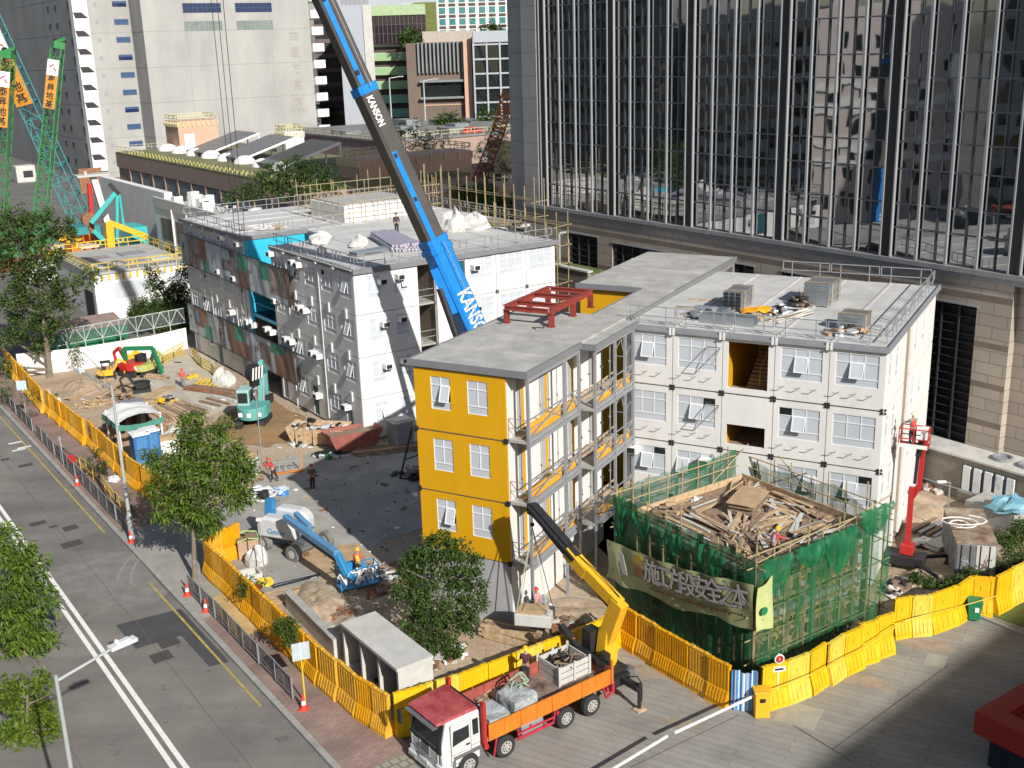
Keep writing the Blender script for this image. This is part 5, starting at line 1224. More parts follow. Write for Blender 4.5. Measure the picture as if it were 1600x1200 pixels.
m_net = netmat('green_net', (0.012, 0.135, 0.048), .78); m_net2 = netmat('green_net_thick', (0.012, 0.19, 0.07), .80); m_net3 = netmat('green_net_thin', (0.016, 0.16, 0.058), .52)
N_ = mnoise.noise
def drape(name, label, fn, nu, nv, m):
    b = MB(); b.grid(fn, nu, nv); o = b.build(name, m, loc=FN.w(0, 0), rz=FN.az, smooth=True, label=label, cat='net'); return o
def wav(u, v, s, amp=.16): return amp * (N_(Vector((u * 9 * s, v * 1.2, s))) + .5 * N_(Vector((u * 26 * s, v * 2.0, s + 4))) + .25 * N_(Vector((u * 60, v * 3, s))))
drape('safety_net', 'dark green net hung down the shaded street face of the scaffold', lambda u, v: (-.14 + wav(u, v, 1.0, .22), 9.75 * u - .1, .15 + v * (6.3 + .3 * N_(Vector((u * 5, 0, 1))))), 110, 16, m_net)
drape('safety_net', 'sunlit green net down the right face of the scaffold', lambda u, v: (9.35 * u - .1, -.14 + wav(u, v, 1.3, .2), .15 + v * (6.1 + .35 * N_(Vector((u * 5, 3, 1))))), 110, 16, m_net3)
drape('safety_net', 'thin green net strip along the back left edge of the scaffold top', lambda u, v: (9.1 * u, 9.7 + wav(u, v, 2, .12), 5.2 + v * (1.6 + .25 * N_(Vector((u * 6, 9, 1))))), 60, 6, m_net3)
drape('safety_net', 'sagging green net strip along the far edge of the scaffold top', lambda u, v: (9.2 + wav(u, v, 3, .12), 9.6 * u, 5.1 + v * (1.25 + .75 * max(-.6, N_(Vector((u * 4.3, 1, 7)))))), 60, 6, m_net3)
def swag(label, x0, x1, z0, dz, face, seed):
    def fn(u, v):
        s = x0 + (x1 - x0) * u; sag = dz * (.35 + 1.0 * (1 - (2 * u - 1) ** 2)) * (1 - v)
        w_ = -.24 + .2 * N_(Vector((u * 9, v * 2, seed))) - .1 * math.sin(v * 3)
        return (s, w_, z0 - sag) if face == 'r' else (w_, s, z0 - sag)
    return drape('net_swag', label, fn, 26, 10, m_net2)
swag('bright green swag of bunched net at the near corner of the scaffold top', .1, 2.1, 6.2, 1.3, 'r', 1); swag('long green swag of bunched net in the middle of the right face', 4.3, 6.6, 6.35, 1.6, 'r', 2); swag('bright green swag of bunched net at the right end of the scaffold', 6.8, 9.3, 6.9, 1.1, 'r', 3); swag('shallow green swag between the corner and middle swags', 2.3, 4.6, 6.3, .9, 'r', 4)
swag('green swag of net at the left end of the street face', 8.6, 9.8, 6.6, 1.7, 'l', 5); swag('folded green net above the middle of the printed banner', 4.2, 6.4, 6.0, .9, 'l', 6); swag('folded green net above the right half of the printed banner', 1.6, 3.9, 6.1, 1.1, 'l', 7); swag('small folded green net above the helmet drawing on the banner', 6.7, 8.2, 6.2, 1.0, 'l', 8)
# printed banner
m_bn = mat('banner_olive', (.37, .40, .19), .6, var=.22, scale=.9); m_bk = mat('print_brown', (.10, .055, .025), .7); m_gy = mat('print_grey', (.46, .45, .46), .7, var=.12); m_hy = mat('print_yellow', (.50, .33, .03), .6)
BN = thing('slogan_banner', 'sagging olive banner with outlined grey lettering on the green scaffold', 'banner', FN.w(0, 0), FN.az)
def bz(y): return 5.35 - .135 * y - .55 * math.sin(math.pi * min(1, max(0, y / 9.9))) * .5
def bf(u, v): y = 9.9 - 10.2 * u; return (-.42 + .10 * N_(Vector((u * 11, v * 1.5, 3))) + .09 * math.sin(u * 34 + v * 4) * (.5 + N_(Vector((u * 3, 2, 2)))), y, bz(y) - 2.15 * (1 - v) - .12 * math.sin(u * 15) * (1 - v))
b = MB(); b.grid(bf, 90, 8); b.build('cloth', m_bn, BN, smooth=True)
def onb(y, dz): return (-.58, y, bz(y) - dz)
for k, ch in enumerate('\u65bd\u5de5\u65b9\u6bb5\u5b89\u5168\u4e4b\u672c'):
    y = 6.25 - .83 * k - (.1 if k > 3 else 0); dy = Vector((0, -1, .135 + .1 * math.cos(math.pi * y / 9.9)))
    text_mesh('outline', ch, 1.28, m_bk, BN, onface(onb(y, .78), dy, (0, 0, 1)), .005, bold=.05); o = text_mesh('character', ch, 1.28, m_gy, BN, onface(Vector(onb(y, .78)) + Vector((-.03, 0, 0)), dy, (0, 0, 1)), .005, bold=.012)
b = MB(); r4 = random.Random(2)
for k in range(34):
    y = 6.3 - .19 * k; c = Vector(onb(y, 1.55 + .06 * r4.random())); b.bar(c + Vector((0, .07, 0)), c + Vector((0, -.07, -.05 + .1 * r4.random())), .02, .05 + .16 * r4.random())
b.build('small_print', m_bk, BN)
b = MB(); c = Vector(onb(7.25, .55)); P = [c + Vector((0, .42 * math.cos(a), .52 * math.sin(a))) for a in [math.pi * k / 10 for k in range(11)]]; b.prism(P, (-.02, 0, 0)); b.build('helmet_drawing', m_hy, BN)
b = MB(); b.box(c.x - .02, c.y - .25, c.z - .75, c.x, c.y + .35, c.z - .12); b.build('figure_drawing', mat('print_tan', (.24, .12, .06), .7), BN)
b = MB(); c = Vector(onb(8.5, .85)); b.prism([c + Vector((0, .35, .55)), c + Vector((0, -.05, .5)), c + Vector((0, -.4, -.55)), c + Vector((0, 0, -.6))], (-.02, 0, 0)); b.build('board_drawing', m_gy, BN)
t = thing('notice', 'pale lime notice sheet hanging at the near corner of the scaffold', 'notice', FN.w(0, 0), FN.az)
b = MB(); b.grid(lambda u, v: (-.35 + 1.0 * u, -.5 + .08 * math.sin(u * 5 + v * 3), 3.1 + 2.2 * v - .35 * u * (1 - v) + .3 * u), 10, 10); b.build('sheet', mat('lime_sheet', (.48, .52, .22), .6, var=.12), t, smooth=True)
b = MB(); b.lathe([(.16, 0), (.2, 0), (.2, .02), (.16, .02)], 14); b.T = None; o = b.build('emblem', m_dgreen, t, (.0, -.60, 4.1)); o.rotation_euler.x = R(90)
# stuff on the deck
def onN(x, y, z=5.37): return FN.w(x, y, z)
t = thing('board_stack', 'stack of plywood sheets on the deck of the netted building', 'boards', onN(5.8, 6.0), FN.az + R(25))
for k in range(7): b = MB(); b.ob((rnd.uniform(-.1, .1), rnd.uniform(-.08, .08), .11 * k), 2.5, 1.3, .06); b.build('sheet', m_ply if k > 4 else m_woodd, t)
for nm, lb, x, y, a, n, L_ in (('plank_pile', 'tangle of planks and props at the right of the formwork deck', 5.4, 3.6, 10, 26, 2.6), ('plank_pile', 'heap of battens spilling to the near corner of the deck', 2.6, 3.0, 60, 26, 1.7), ('plank_pile', 'planks laid along the left edge of the deck', 2.0, 5.6, 88, 18, 3.2), ('plank_pile', 'battens strewn along the near right rim of the deck', 6.0, 1.8, 5, 26, 2.4), ('plank_pile', 'boards heaped in the far corner of the deck', 7.2, 7.6, 30, 24, 2.2), ('plank_pile', 'boards scattered at the back left of the deck', 3.6, 7.6, 5, 16, 2.4), ('plank_pile', 'boards and battens along the far right edge of the deck', 7.3, 4.6, 80, 26, 2.6), ('plank_pile', 'grey props and boards in the middle of the deck', 4.2, 4.6, 35, 28, 2.2)):
    t = thing(nm, lb, 'planks', onN(x, y), FN.az + R(a))
    for k in range(n):
        b = MB(); a2 = rnd.gauss(0, .32 if n > 20 else .08); c = Vector((rnd.uniform(-.7, .7), rnd.uniform(-.9, .9), .04 + .2 * rnd.random())); d = Vector((math.cos(a2), math.sin(a2), rnd.uniform(-.03, .03))) * L_ * rnd.uniform(.35, .6)
        b.bar(c - d, c + d, rnd.choice((.08, .16, .22)), .05); b.build('plank', rnd.choice((m_wood, m_woodd, m_ply, m_woodd, m_concl)), t)
heap('prop_ends', 'dark heap of prop ends and pipes at the left of the deck', 'scrap', onN(2.5, 8.1), .9, .6, .5, [m_black, m_woodd, m_ply], 36, 12, s=(.1, .6))
sack('small white bag on the formwork deck behind the planks', onN(4.1, 8.2), .25, .22, .35, m_sackw, 21)
# ================================================================== water-filled barriers
m_bar_o = mat('barrier_orange', (0.66, 0.32, 0.004), 0.5, var=.16, scale=1.6, bump=.1); m_bar_o2 = mat('barrier_amber_faded', (0.66, 0.36, 0.03), 0.6, var=.22, scale=2.2, bump=.15); m_bar_y2 = mat('barrier_yellow_faded', (0.70, 0.50, 0.06), 0.6, var=.2, scale=2.2, bump=.15); m_bar_y = mat('barrier_yellow', (0.74, 0.43, 0.006), 0.5, var=.15, scale=1.6, bump=.1)
def mkbar(label, group, m, ribs):
    b = MB(); W_ = .72
    b.prism([(-W_, -.3, 0), (-W_, -.27, .32), (-W_, -.1, .86), (-W_, .1, .86), (-W_, .27, .32), (-W_, .3, 0)], (2 * W_, 0, 0))
    b.box(-W_ + .01, -.055, .86, W_ - .01, .055, 2.08)
    for s in (-1, 1):
        if ribs:
            for k in range(7): x = -W_ + .12 + .2 * k; b.prism([(x, .285 * s, .05), (x, .32 * s, .3), (x, .155 * s, .82), (x, .11 * s, .8)], (.1, 0, 0)); b.box(x, min(.055 * s, .1 * s), .9, x + .09, max(.055 * s, .1 * s), 2.0)
        else:
            b.box(-.55, min(.055 * s, .08 * s), .98, -.5, max(.055 * s, .08 * s), 1.98); b.box(.5, min(.055 * s, .08 * s), .98, .55, max(.055 * s, .08 * s), 1.98); b.box(-.5, min(.055 * s, .08 * s), 1.93, .5, max(.055 * s, .08 * s), 1.98); b.box(-.5, min(.055 * s, .08 * s), .98, .5, max(.055 * s, .08 * s), 1.03)
            b.box(-.12, min(.055 * s, .085 * s), 1.4, .12, max(.055 * s, .085 * s), 1.62)
            for k in range(4): x = -.5 + .28 * k; b.prism([(x, .285 * s, .05), (x, .31 * s, .3), (x, .14 * s, .82), (x, .11 * s, .8)], (.16, 0, 0))
    b.box(-W_, -.09, 2.04, W_, .09, 2.12)
    for x in (-.45, .45): b.box(x - .08, -.07, 2.12, x + .08, .07, 2.16)
    o = b.build('water_barrier', m, label=label, cat='barrier', group=group)
    return o
def barrow(pts, label, group, m, ribs, width=1.42, wob=.05):
    proto = []; r_ = random.Random(len(label))
    for p, q in zip(pts, pts[1:]):
        L_ = (q - p).length; n = max(1, round(L_ / width)); a = az(p, q)
        for k in range(n):
            c = p.lerp(q, (k + .5) / n)
            if len(proto) < 3: o = mkbar(label, group, m if len(proto) != 1 else (m_bar_o2 if m is m_bar_o else m_bar_y2), ribs); proto.append(o)
            else: o = dup(r_.choice(proto))
            o.location = (c.x - math.sin(a) * r_.uniform(-wob, wob), c.y + math.cos(a) * r_.uniform(-wob, wob), 0.03); o.rotation_euler.z = a + r_.uniform(-wob, wob) * 1.1; o.scale.x = L_ / n / 1.44
G3 = lambda l: [g(*p) for p in l]
barrow([FL.w(-17.0, 42), FL.w(-17.6, 24.2)] , 'orange water barrier in the far stretch of pavement row beyond the shelter', 'far pavement barriers', m_bar_o, True)
barrow([FL.w(-17.4, 24.0), FL.w(-17.1, 13.4)] , 'orange water barrier in the pavement row beside the shelter and sapling', 'middle pavement barriers', m_bar_o, True)
barrow([FL.w(-16.9, 13.2), FL.w(-16.9, 1.7), FL.w(-15.9, -6.5)], 'orange water barrier in the pavement row behind the lamp post and big tree', 'barriers behind the lamp post', m_bar_o, True)
barrow(G3([(378, 868), (322, 893)]), 'orange water barrier closing the site entrance beside the packed bricks', 'entrance barriers', m_bar_o, True, wob=.02)
barrow(G3([(323, 897), (400, 972), (502, 1072), (562, 1122), (612, 1154)]), 'orange water barrier in the near pavement row ending at the truck cab', 'near pavement barriers', m_bar_o, True)
barrow(G3([(618, 1152), (720, 1120), (850, 1068), (940, 1030), (968, 1006)]), 'yellow water barrier in the row standing behind the truck', 'barriers behind the truck', m_bar_y, False, wob=.03)
barrow(G3([(972, 1005), (1025, 1040), (1076, 1071), (1140, 1107)]), 'orange water barrier in the row below the slogan banner', 'barriers below the banner', m_bar_o, True, 1.15)
barrow(G3([(1188, 1110), (1262, 1085), (1342, 1040), (1394, 1020)]), 'yellow water barrier in the row in front of the sunlit netted face', 'barriers before the netted face', m_bar_y, False, 1.3, .1)
barrow(G3([(1392, 997), (1452, 990), (1495, 975), (1512, 958), (1548, 962)]), 'yellow water barrier in the row between the scaffold and the wheelie bin', 'barriers left of the bin', m_bar_y, False, 1.3, .13)
barrow(G3([(1552, 960), (1600, 935), (1680, 905)]), 'yellow water barrier in the row beside the grass verge', 'barriers by the verge', m_bar_y, False, 1.5)
b = MB(); P = [g(*p) + Vector((0, 0, z)) for p, z in (((1186, 1116), 1.3), ((1262, 1091), 1.45), ((1342, 1046), 1.35), ((1396, 1024), 1.9), ((1404, 1002), 1.3), ((1436, 998), 1.5), ((1500, 976), 1.3), ((1545, 968), 1.5))]; P = [p + Vector((.1, -.35, 0)) for p in P]; b.path(P, .025, 5); b.build('rope', m_lyel, label='pale yellow rope strung along the yellow barriers on the driveway', cat='rope')
# ================================================================== pavement furniture
m_mesh = netmat('mesh_infill', (.18, .19, .21), .55)
def rail_run(label, ya, yb, x, bent=False):
    t = thing('pavement_railing', label, 'railing', FL.w(0, 0), FL.az); n = round(abs(yb - ya) / 1.9); pr_ = None
    for k in range(n):
        y = ya + (yb - ya) * k / n; l_ = (yb - ya) / n
        if pr_ is None:
            b = MB(); b.box(-.03, 0, .1, .03, .06, 1.2); b.box(-.03, l_ - .06, .1, .03, l_, 1.2) if l_ > 0 else b.box(-.03, l_, .1, .03, l_ + .06, 1.2)
            for z in (1.14, .2): b.box(-.025, min(.07, l_ + .07) if l_ > 0 else l_ + .07, z, .025, l_ - .07 if l_ > 0 else -.01, z + .05)
            pr_ = b.build('panel', m_gsteel, t, (x, y, 0.1)); b = MB(); b.box(-.008, .08, .26, .008, l_ - .08, 1.13) if l_ > 0 else 0; b.build('mesh', m_mesh, pr_)
        else: dup(pr_, loc=(x + rnd.uniform(-.05, .05), y, .1), parent=t)
    return t
rail_run('grey mesh pavement railing furthest along the street', 19.2, 44, -19.7); rail_run('grey mesh pavement railing in the middle beside the red traffic sign', -5.4, 18.0, -19.72); rail_run('grey mesh pavement railing nearest the viewer ending at the white sign', -29.8, -16.2, -19.5)
m_cone = mat('cone_red', (.70, .06, .03), .5); 
def cone(label, p, h=.75):
    t = thing('traffic_cone', label, 'cone', p); b = MB(); b.box(-.2, -.2, 0, .2, .2, .05); b.lathe([(.16, .05), (.11, .25)], 12); b.lathe([(.085, .45), (.035, h)], 12); b.build('body', m_cone, t)
    b = MB(); b.lathe([(.112, .25), (.084, .45)], 12); b.build('sleeve', m_white2, t); return t
for p, l in (((475, 1108), 'red and white cone at the foot of the white sign pole'), ((205, 847), 'red and white cone at the foot of the tall lamp post'), ((121, 758), 'red and white cone outside the middle pavement railing'), ((293, 930), 'red and white cone at the kerb beside the big tree'), ((279, 695), 'red and white cone inside the shelter'), ((322, 955), 'plain orange red cone leaning outside the near railing'), ((188, 690), 'red and white cone beside the shelter post')): cone(l, g(*p, .12 if p[0] in (475, 205, 121, 293, 322) else .03))
# street lamps
m_lamp = mat('lamp_post_grey', (.46, .49, .48), .45, .3, var=.08)
def lamp(label, base, h, head, arm=True, r=.1):
    t = thing('street_lamp', label, 'street lamp', base); b = MB(); b.lathe([(r * 1.5, 0), (r * 1.5, 1.6), (r, 1.7), (r * .62, h), (r * .62, h + .15)], 10); b.build('post', m_lamp, t)
    hv = Vector(head) - Vector(base); b = MB(); b.tube((0, 0, h - .05), (hv.x, hv.y, h + .25), r * .55, 8, 0, r * .4); b.build('arm', m_lamp, t)
    d = Vector((hv.x, hv.y, .05)).normalized(); a = math.atan2(d.y, d.x); b = MB(); b.ob((hv.x + d.x * .3, hv.y + d.y * .3, h + .2), .95, .32, .12, a); b.ob((hv.x + d.x * .3, hv.y + d.y * .3, h + .33), .5, .2, .06, a); b.build('lantern', mat('lantern_grey', (.62, .66, .66), .4), t)
    b = MB(); b.lathe([(.06, .38), (.06, .48)], 8, c=(hv.x + d.x * .1, hv.y + d.y * .1, h)); b.build('photocell', m_white2, t); return t
h = g(88, 1062, 9.8); hd = g(180, 1022, 9.8); lamp('tall grey street lamp leaning its arm over the near traffic lane', (h.x, h.y, 0), 9.8, (hd.x, hd.y, 0))
bs = g(207, 845); ztop = zfor(bs, 606); hd = onY(130, 606, bs.y + 3); lamp('tall grey street lamp on the pavement beside the middle railing', (bs.x, bs.y, .1), ztop - .1, (hd.x, hd.y, 0), r=.12)
# signs
def sign(label, p, h, w_, hh, m, name='road_sign', round_=False, polem=None, face=None):
    t = thing(name, label, 'sign', p, face if face is not None else FL.az - R(90) + R(60)); b = MB(); b.tube((0, 0, 0), (0, 0, h), .04, 8); b.build('pole', polem or m_lyel, t)
    b = MB()
    if round_: b.T = Matrix.Translation((0, -.06, h - hh / 2)) @ Matrix.Rotation(R(90), 4, 'X'); b.lathe([(w_ / 2, -.01), (w_ / 2, .01)], 20)
    else: b.box(-w_ / 2, -.07, h - hh, w_ / 2, -.05, h)
    b.build('plate', m, t); return t
t = sign('two white sign plates side by side on a yellow pole', g(477, 1098, .12), 3.1, .2, .8, m_white2, face=R(20)); 
for x in (-.21, .21): b = MB(); b.box(x - .19, -.09, 2.25, x + .19, -.071, 3.12); b.build('plate', mat('pale_sign', (.42, .48, .51), .5), t)
t = sign('round red and white traffic sign on a white pole before the yellow barriers', g(1214, 1102, .03), 2.6, .46, .46, m_white2, round_=True, polem=m_white2, face=R(10)); b = MB(); b.T = Matrix.Translation((0, -.08, 2.37)) @ Matrix.Rotation(R(90), 4, 'X'); b.lathe([(.18, -.005), (.18, .006)], 20); b.build('red_disc', m_red, t); b = MB(); b.box(-.3, -.085, 1.75, .3, -.06, 2.0); b.build('lower_plate', m_white2, t); b = MB(); b.box(-.2, -.095, 1.82, .2, -.086, 1.92); b.build('lettering', m_black, t)
text_mesh('mark', '1', .22, m_white2, t, onface((0, -.092, 2.37), (1, 0, 0), (0, 0, 1)), .003)
sign('grey post with a small blank plate on the pavement beside the railing', g(100, 728, .12), 2.3, .2, .35, m_gsteel, polem=m_lamp); sign('pole with a pale blue square plate among the saplings', g(43, 660, .12), 3.6, .8, .8, mat('sky_plate', (.45, .58, .66), .4), polem=m_lamp)
t = sign('small round red sign lying against the middle railing', g(112, 728, .12), .9, .75, .75, m_red, round_=True, polem=m_gsteel)
# barrier gate
q = g(1189, 1118); t = thing('barrier_gate', 'orange gate cabinet with a long white arm across the driveway', 'barrier gate', q, 0); b = MB(); b.box(-.32, -.28, .03, .32, .28, 1.25); b.box(-.38, -.34, 1.25, .38, .34, 1.33); b.build('cabinet', m_cyel, t, bevel=.02)
a = g(1183, 1085, .95); c = g(1054, 1145, .95); b = MB(); b.bar(a - q, c - q, .06, .11); b.build('arm', m_white2, t); b = MB(); b.lathe([(.12, -.06), (.12, .06)], 12, c=(0, -.3, .95)); b.build('pivot', m_black, t)
a = g(1043, 1150, .95); c = g(960, 1200, .95); e = c + (c - a) * .4; t = thing('barrier_gate', 'orange gate cabinet below the photo edge with a white arm', 'barrier gate', (e.x, e.y, 0), 0); b = MB(); b.box(-.32, -.28, .03, .32, .28, 1.25); b.build('cabinet', m_cyel, t); b = MB(); b.bar(a - Vector((e.x, e.y, 0)), Vector((0, 0, .95)), .06, .11); b.build('arm', m_white2, t)
# striped tarpaulin in the barrier gap
m_blu = mat('stripe_blue', (.06, .22, .50), .6, var=.15); m_blw = mat('stripe_white', (.55, .62, .68), .6, var=.1)
b = MB(); a = g(1141, 1108); c = g(1183, 1112)
b.grid(lambda u, v: (a.x + (c.x - a.x) * u + .05 * math.sin(u * 30), a.y + (c.y - a.y) * u - .1 + .06 * math.sin(u * 25), .05 + v * (1.95 + .08 * math.sin(u * 9))), 44, 5)
b.m = [(k % 44) // 2 % 2 for k in range(len(b.f))]; b.build('striped_tarpaulin', [m_blu, m_blw], smooth=True, label='blue and white striped tarpaulin closing the gap below the scaffold corner', cat='tarpaulin')
# wheelie bin
t = thing('wheelie_bin', 'dark green wheelie bin in front of the yellow barriers', 'bin', g(1521, 968, .03), R(-20)); b = MB()
b.add([(-.26, -.3, .1), (.26, -.3, .1), (.26, .3, .1), (-.26, .3, .1), (-.34, -.38, 1.05), (.34, -.38, 1.05), (.34, .38, 1.05), (-.34, .38, 1.05)], [(3, 2, 1, 0), (4, 5, 6, 7), (0, 1, 5, 4), (1, 2, 6, 5), (2, 3, 7, 6), (3, 0, 4, 7)]); b.build('body', m_dgreen, t, bevel=.03)
b = MB(); b.box(-.37, -.42, 1.06, .37, .38, 1.14); b.bar((-.3, .45, 1.05), (.3, .45, 1.05), .05); b.build('lid', m_dgreen, t, bevel=.02)
for x in (-.27, .27): b = MB(); b.tube((x - .04, .3, .12), (x + .04, .3, .12), .12, 12); b.build('wheel', m_rub, t)
b = MB(); b.box(.0, -.40, .6, .2, -.365, .85); b.build('sticker', m_white2, t)
# red kiosk at the photo edge
t = thing('red_kiosk', 'dark red flat-topped kiosk cut off by the right photo edge', 'kiosk', FA.w(FA.g(1527, 1112, 2.5).x, FA.g(1527, 1112, 2.5).y, -1.0), FL.az)
b = MB(); b.box(0, -6, 2.5, 9, .1, 2.6); b.box(0, -6, 2.6, .9, .1, 3.5); b.box(.9, -.8, 2.6, 9, .1, 3.5); b.box(.9, -6, 2.6, 9, -.8, 3.1); b.build('roof', mat('kiosk_red', (.36, .030, .014), .5, var=.08), t); b = MB()
for k in range(22): b.box(.9 + .35 * k, -6, 3.1, 1.0 + .35 * k, -.8, 3.16)
b.build('roof_ribs', m_redo, t); b = MB(); b.box(.5, -5.5, 0, 8.5, -.4, 2.5)
for k in range(16): b.box(.46, -5.5, .1 + .15 * k, .5, -.4, .17 + .15 * k); b.box(.5, -.4, .1 + .15 * k, 8.5, -.36, .17 + .15 * k)
b.build('cabin', mat('kiosk_navy', (.02, .028, .045), .5), t)
# ================================================================== crane truck
TRK = Frame((-4.0, 40.35), 37)
T_ = thing('crane_truck', 'white and red cab flatbed lorry with orange sides and a yellow crane at its tail', 'lorry', TRK.w(0, 0, .03), TRK.az)
m_cabw = mat('cab_white', (.60, .60, .585), .4, var=.14, scale=2.5, streak=.4, detail=9); m_cabr = mat('faded_red_roof', (.34, .035, .04), .5, var=.22, scale=1.6, col2=(.42, .10, .10)); m_wind = glassmat('windscreen', (.02, .025, .028), 1.5, 0, rough=.04); m_chas = mat('chassis_red', (.45, .03, .05), .5, var=.2, scale=3); m_grgrey = mat('mudguard_grey', (.13, .135, .14), .6)
b = MB(); b.add([(.05, -1.2, .55), (1.95, -1.2, .55), (1.95, 1.2, .55), (.05, 1.2, .55), (0, -1.2, 1.55), (1.95, -1.2, 1.55), (1.95, 1.2, 1.55), (0, 1.2, 1.55), (.32, -1.15, 2.75), (1.95, -1.15, 2.75), (1.95, 1.15, 2.75), (.32, 1.15, 2.75)],
      [(3, 2, 1, 0), (0, 1, 5, 4), (1, 2, 6, 5), (2, 3, 7, 6), (3, 0, 4, 7), (4, 5, 9, 8), (5, 6, 10, 9), (6, 7, 11, 10), (7, 4, 8, 11), (8, 9, 10, 11)]); b.build('cab', m_cabw, T_, bevel=.06)
b = MB(); b.add([(-.12, -1.12, 2.72), (1.9, -1.2, 2.80), (1.9, 1.2, 2.80), (-.12, 1.12, 2.72), (-.08, -1.05, 2.82), (1.85, -1.15, 2.93), (1.85, 1.15, 2.93), (-.08, 1.05, 2.82)], [(3, 2, 1, 0), (4, 5, 6, 7), (0, 1, 5, 4), (1, 2, 6, 5), (2, 3, 7, 6), (3, 0, 4, 7)]); b.build('cab_roof', m_cabr, T_, bevel=.05)
b = MB(); b.add([(-.012, -1.08, 1.62), (-.012, 1.08, 1.62), (.26, 1.05, 2.62), (.26, -1.05, 2.62)], [(0, 3, 2, 1)]); b.build('windscreen', m_wind, T_)
for s in (-1, 1):
    d = MB(); d.box(.45, min(s * 1.205, s * 1.225), .75, 1.42, max(s * 1.205, s * 1.225), 2.6); d_ = d.build('door', m_cabw, T_); b = MB(); b.prism([(.52, s * 1.23, 1.62), (1.35, s * 1.23, 1.75), (1.35, s * 1.215, 2.55), (.6, s * 1.215, 2.55)], (0, s * .006, 0)); b.build('window', m_wind, d_)
    b = MB(); b.box(1.18, min(s * 1.226, s * 1.25), 1.42, 1.36, max(s * 1.226, s * 1.25), 1.5); b.build('handle', m_black, d_)
    b = MB(); b.prism([(1.55, s * 1.225, 1.75), (1.82, s * 1.225, 1.75), (1.82, s * 1.20, 2.45), (1.55, s * 1.20, 2.45)], (0, s * .006, 0)); b.build('rear_window', m_wind, T_)
    b = MB(); b.bar((.0, s * 1.2, 2.5), (-.25, s * 1.45, 2.4), .03); b.box(-.33, s * 1.45 - .12, 1.75, -.23, s * 1.45 + .12, 2.35); b.build('mirror', m_black, T_)
    b = MB(); b.box(-.03, s * .95 - .2, .62, .05, s * .95 + .2, .82); b.build('headlight', m_frame, T_)
b = MB()
for s in (-1, 1):
    y0, y1 = sorted((s * 1.2255, s * 1.229))
    for x in (.44, 1.42): b.box(x, y0, .78, x + .018, y1, 2.6)
    b.box(.44, y0, .76, 1.43, y1, .78); b.box(1.45, y0, 1.3, 1.93, y1, 1.31); b.box(.47, y0, 1.2, 1.4, y1, 1.212)
b.build('panel_gaps', m_black, T_)
b = MB()
for s in (-1, 1): b.box(-.145, s * .8 - .16, .38, -.118, s * .8 + .16, .5); b.box(.5, s * 1.1 - .14, .36, 1.0, s * 1.1 + .14, .42)
b.build('lamps_and_steps', m_steel, T_)
b = MB(); b.box(-.28, -1.05, 2.62, -.02, 1.05, 2.66); b.build('sun_visor', m_grgrey, T_)
b = MB(); b.box(-.02, -1.0, .95, .045, 1.0, 1.45)
b.build('grille', m_black, T_)
b = MB()
for k in range(4): b.box(-.05, -.95, 1.0 + .11 * k, -.02, .95, 1.04 + .11 * k)
for y in (-.95, -.35, .35, .95): b.box(-.055, y - .03, .95, -.021, y + .03, 1.45)
b.build('grille_bars', m_cabw, T_)
b = MB(); b.box(-.12, -1.22, .3, .2, 1.22, .6); b.build('bumper', m_cabw, T_, bevel=.04); b = MB(); b.box(-.14, -.3, .62, -.11, .3, .76); b.build('number_plate', m_white2, T_)
b = MB(); b.box(-.06, -1.1, 1.5, .02, 1.1, 1.56); b.bar((.0, -.8, 1.6), (.22, -.2, 1.95), .02); b.bar((.0, .1, 1.6), (.22, .7, 1.95), .02); b.build('wipers', m_black, T_)
def wheel(x, s, dual=False, name='wheel'):
    w0 = MB(); y = s * 1.15; T0 = Matrix.Translation((x, y, .5)) @ Matrix.Rotation(R(90), 4, 'X'); w0.T = T0
    w0.lathe([(.3, -.15), (.46, -.15), (.5, -.1), (.5, .1), (.46, .15), (.3, .15)], 22); o = w0.build('wheel', m_tyre, T_, bevel=0)
    r_ = MB(); r_.T = T0; z = .13 * s * -1; r_.lathe([(.29, z - .03), (.29, z + .03)], 18); r_.lathe([(.1, z - .07 if True else z), (.1, z + .07)], 10); r_.build('rim', m_rim, o)
    h_ = MB(); h_.T = T0
    for k in range(8): a = k * math.pi / 4; h_.lathe([(.035, z - .045), (.035, z + .045)], 6, c=(.19 * math.cos(a), .19 * math.sin(a), 0))
    h_.build('wheel_nuts', m_black, o)
for x in (1.25, 3.15, 6.45, 7.95):
    for s in (-1, 1): wheel(x, s)
b = MB()
for s in (-1, 1): b.box(.55, min(s * 1.0, s * 1.24), .95, 1.95, max(s * 1.0, s * 1.24), 1.12); b.box(.5, min(s * 1.0, s * 1.24), .55, .64, max(s * 1.0, s * 1.24), .95); b.box(1.85, min(s * 1.0, s * 1.24), .55, 1.99, max(s * 1.0, s * 1.24), .95)
each(b, 'mudguard', m_grgrey, T_)
b = MB(); b.box(.3, -.45, .55, 10.3, -.3, .95); b.box(.3, .3, .55, 10.3, .45, .95)
for x in (2.2, 4.5, 6.0, 8.9): b.box(x, -1.2, .75, x + .12, 1.2, .95)
for s in (-1, 1):
    y = s * 1.22
    b.bar((3.8, y, .55), (5.8, y, .55), .05, .12); b.bar((3.8, y, .8), (5.8, y, .8), .05, .08); b.bar((2.55, y, .3), (2.75, y, 1.3), .06); b.bar((3.75, y, 1.3), (3.95, y, .5), .06); b.bar((5.75, y, .5), (5.9, y, 1.3), .06); b.bar((8.6, y, 1.2), (8.85, y, .5), .08); b.bar((8.85, y, .5), (9.3, y, .75), .08)
b.build('chassis', m_chas, T_)
b = MB(); b.box(4.1, -1.15, .55, 5.3, -.5, 1.0); b.box(4.1, .5, .55, 5.3, 1.15, 1.0); b.build('tank', m_gsteel, T_, bevel=.05)
for x in (3.75, 7.1 - 3.4): pass
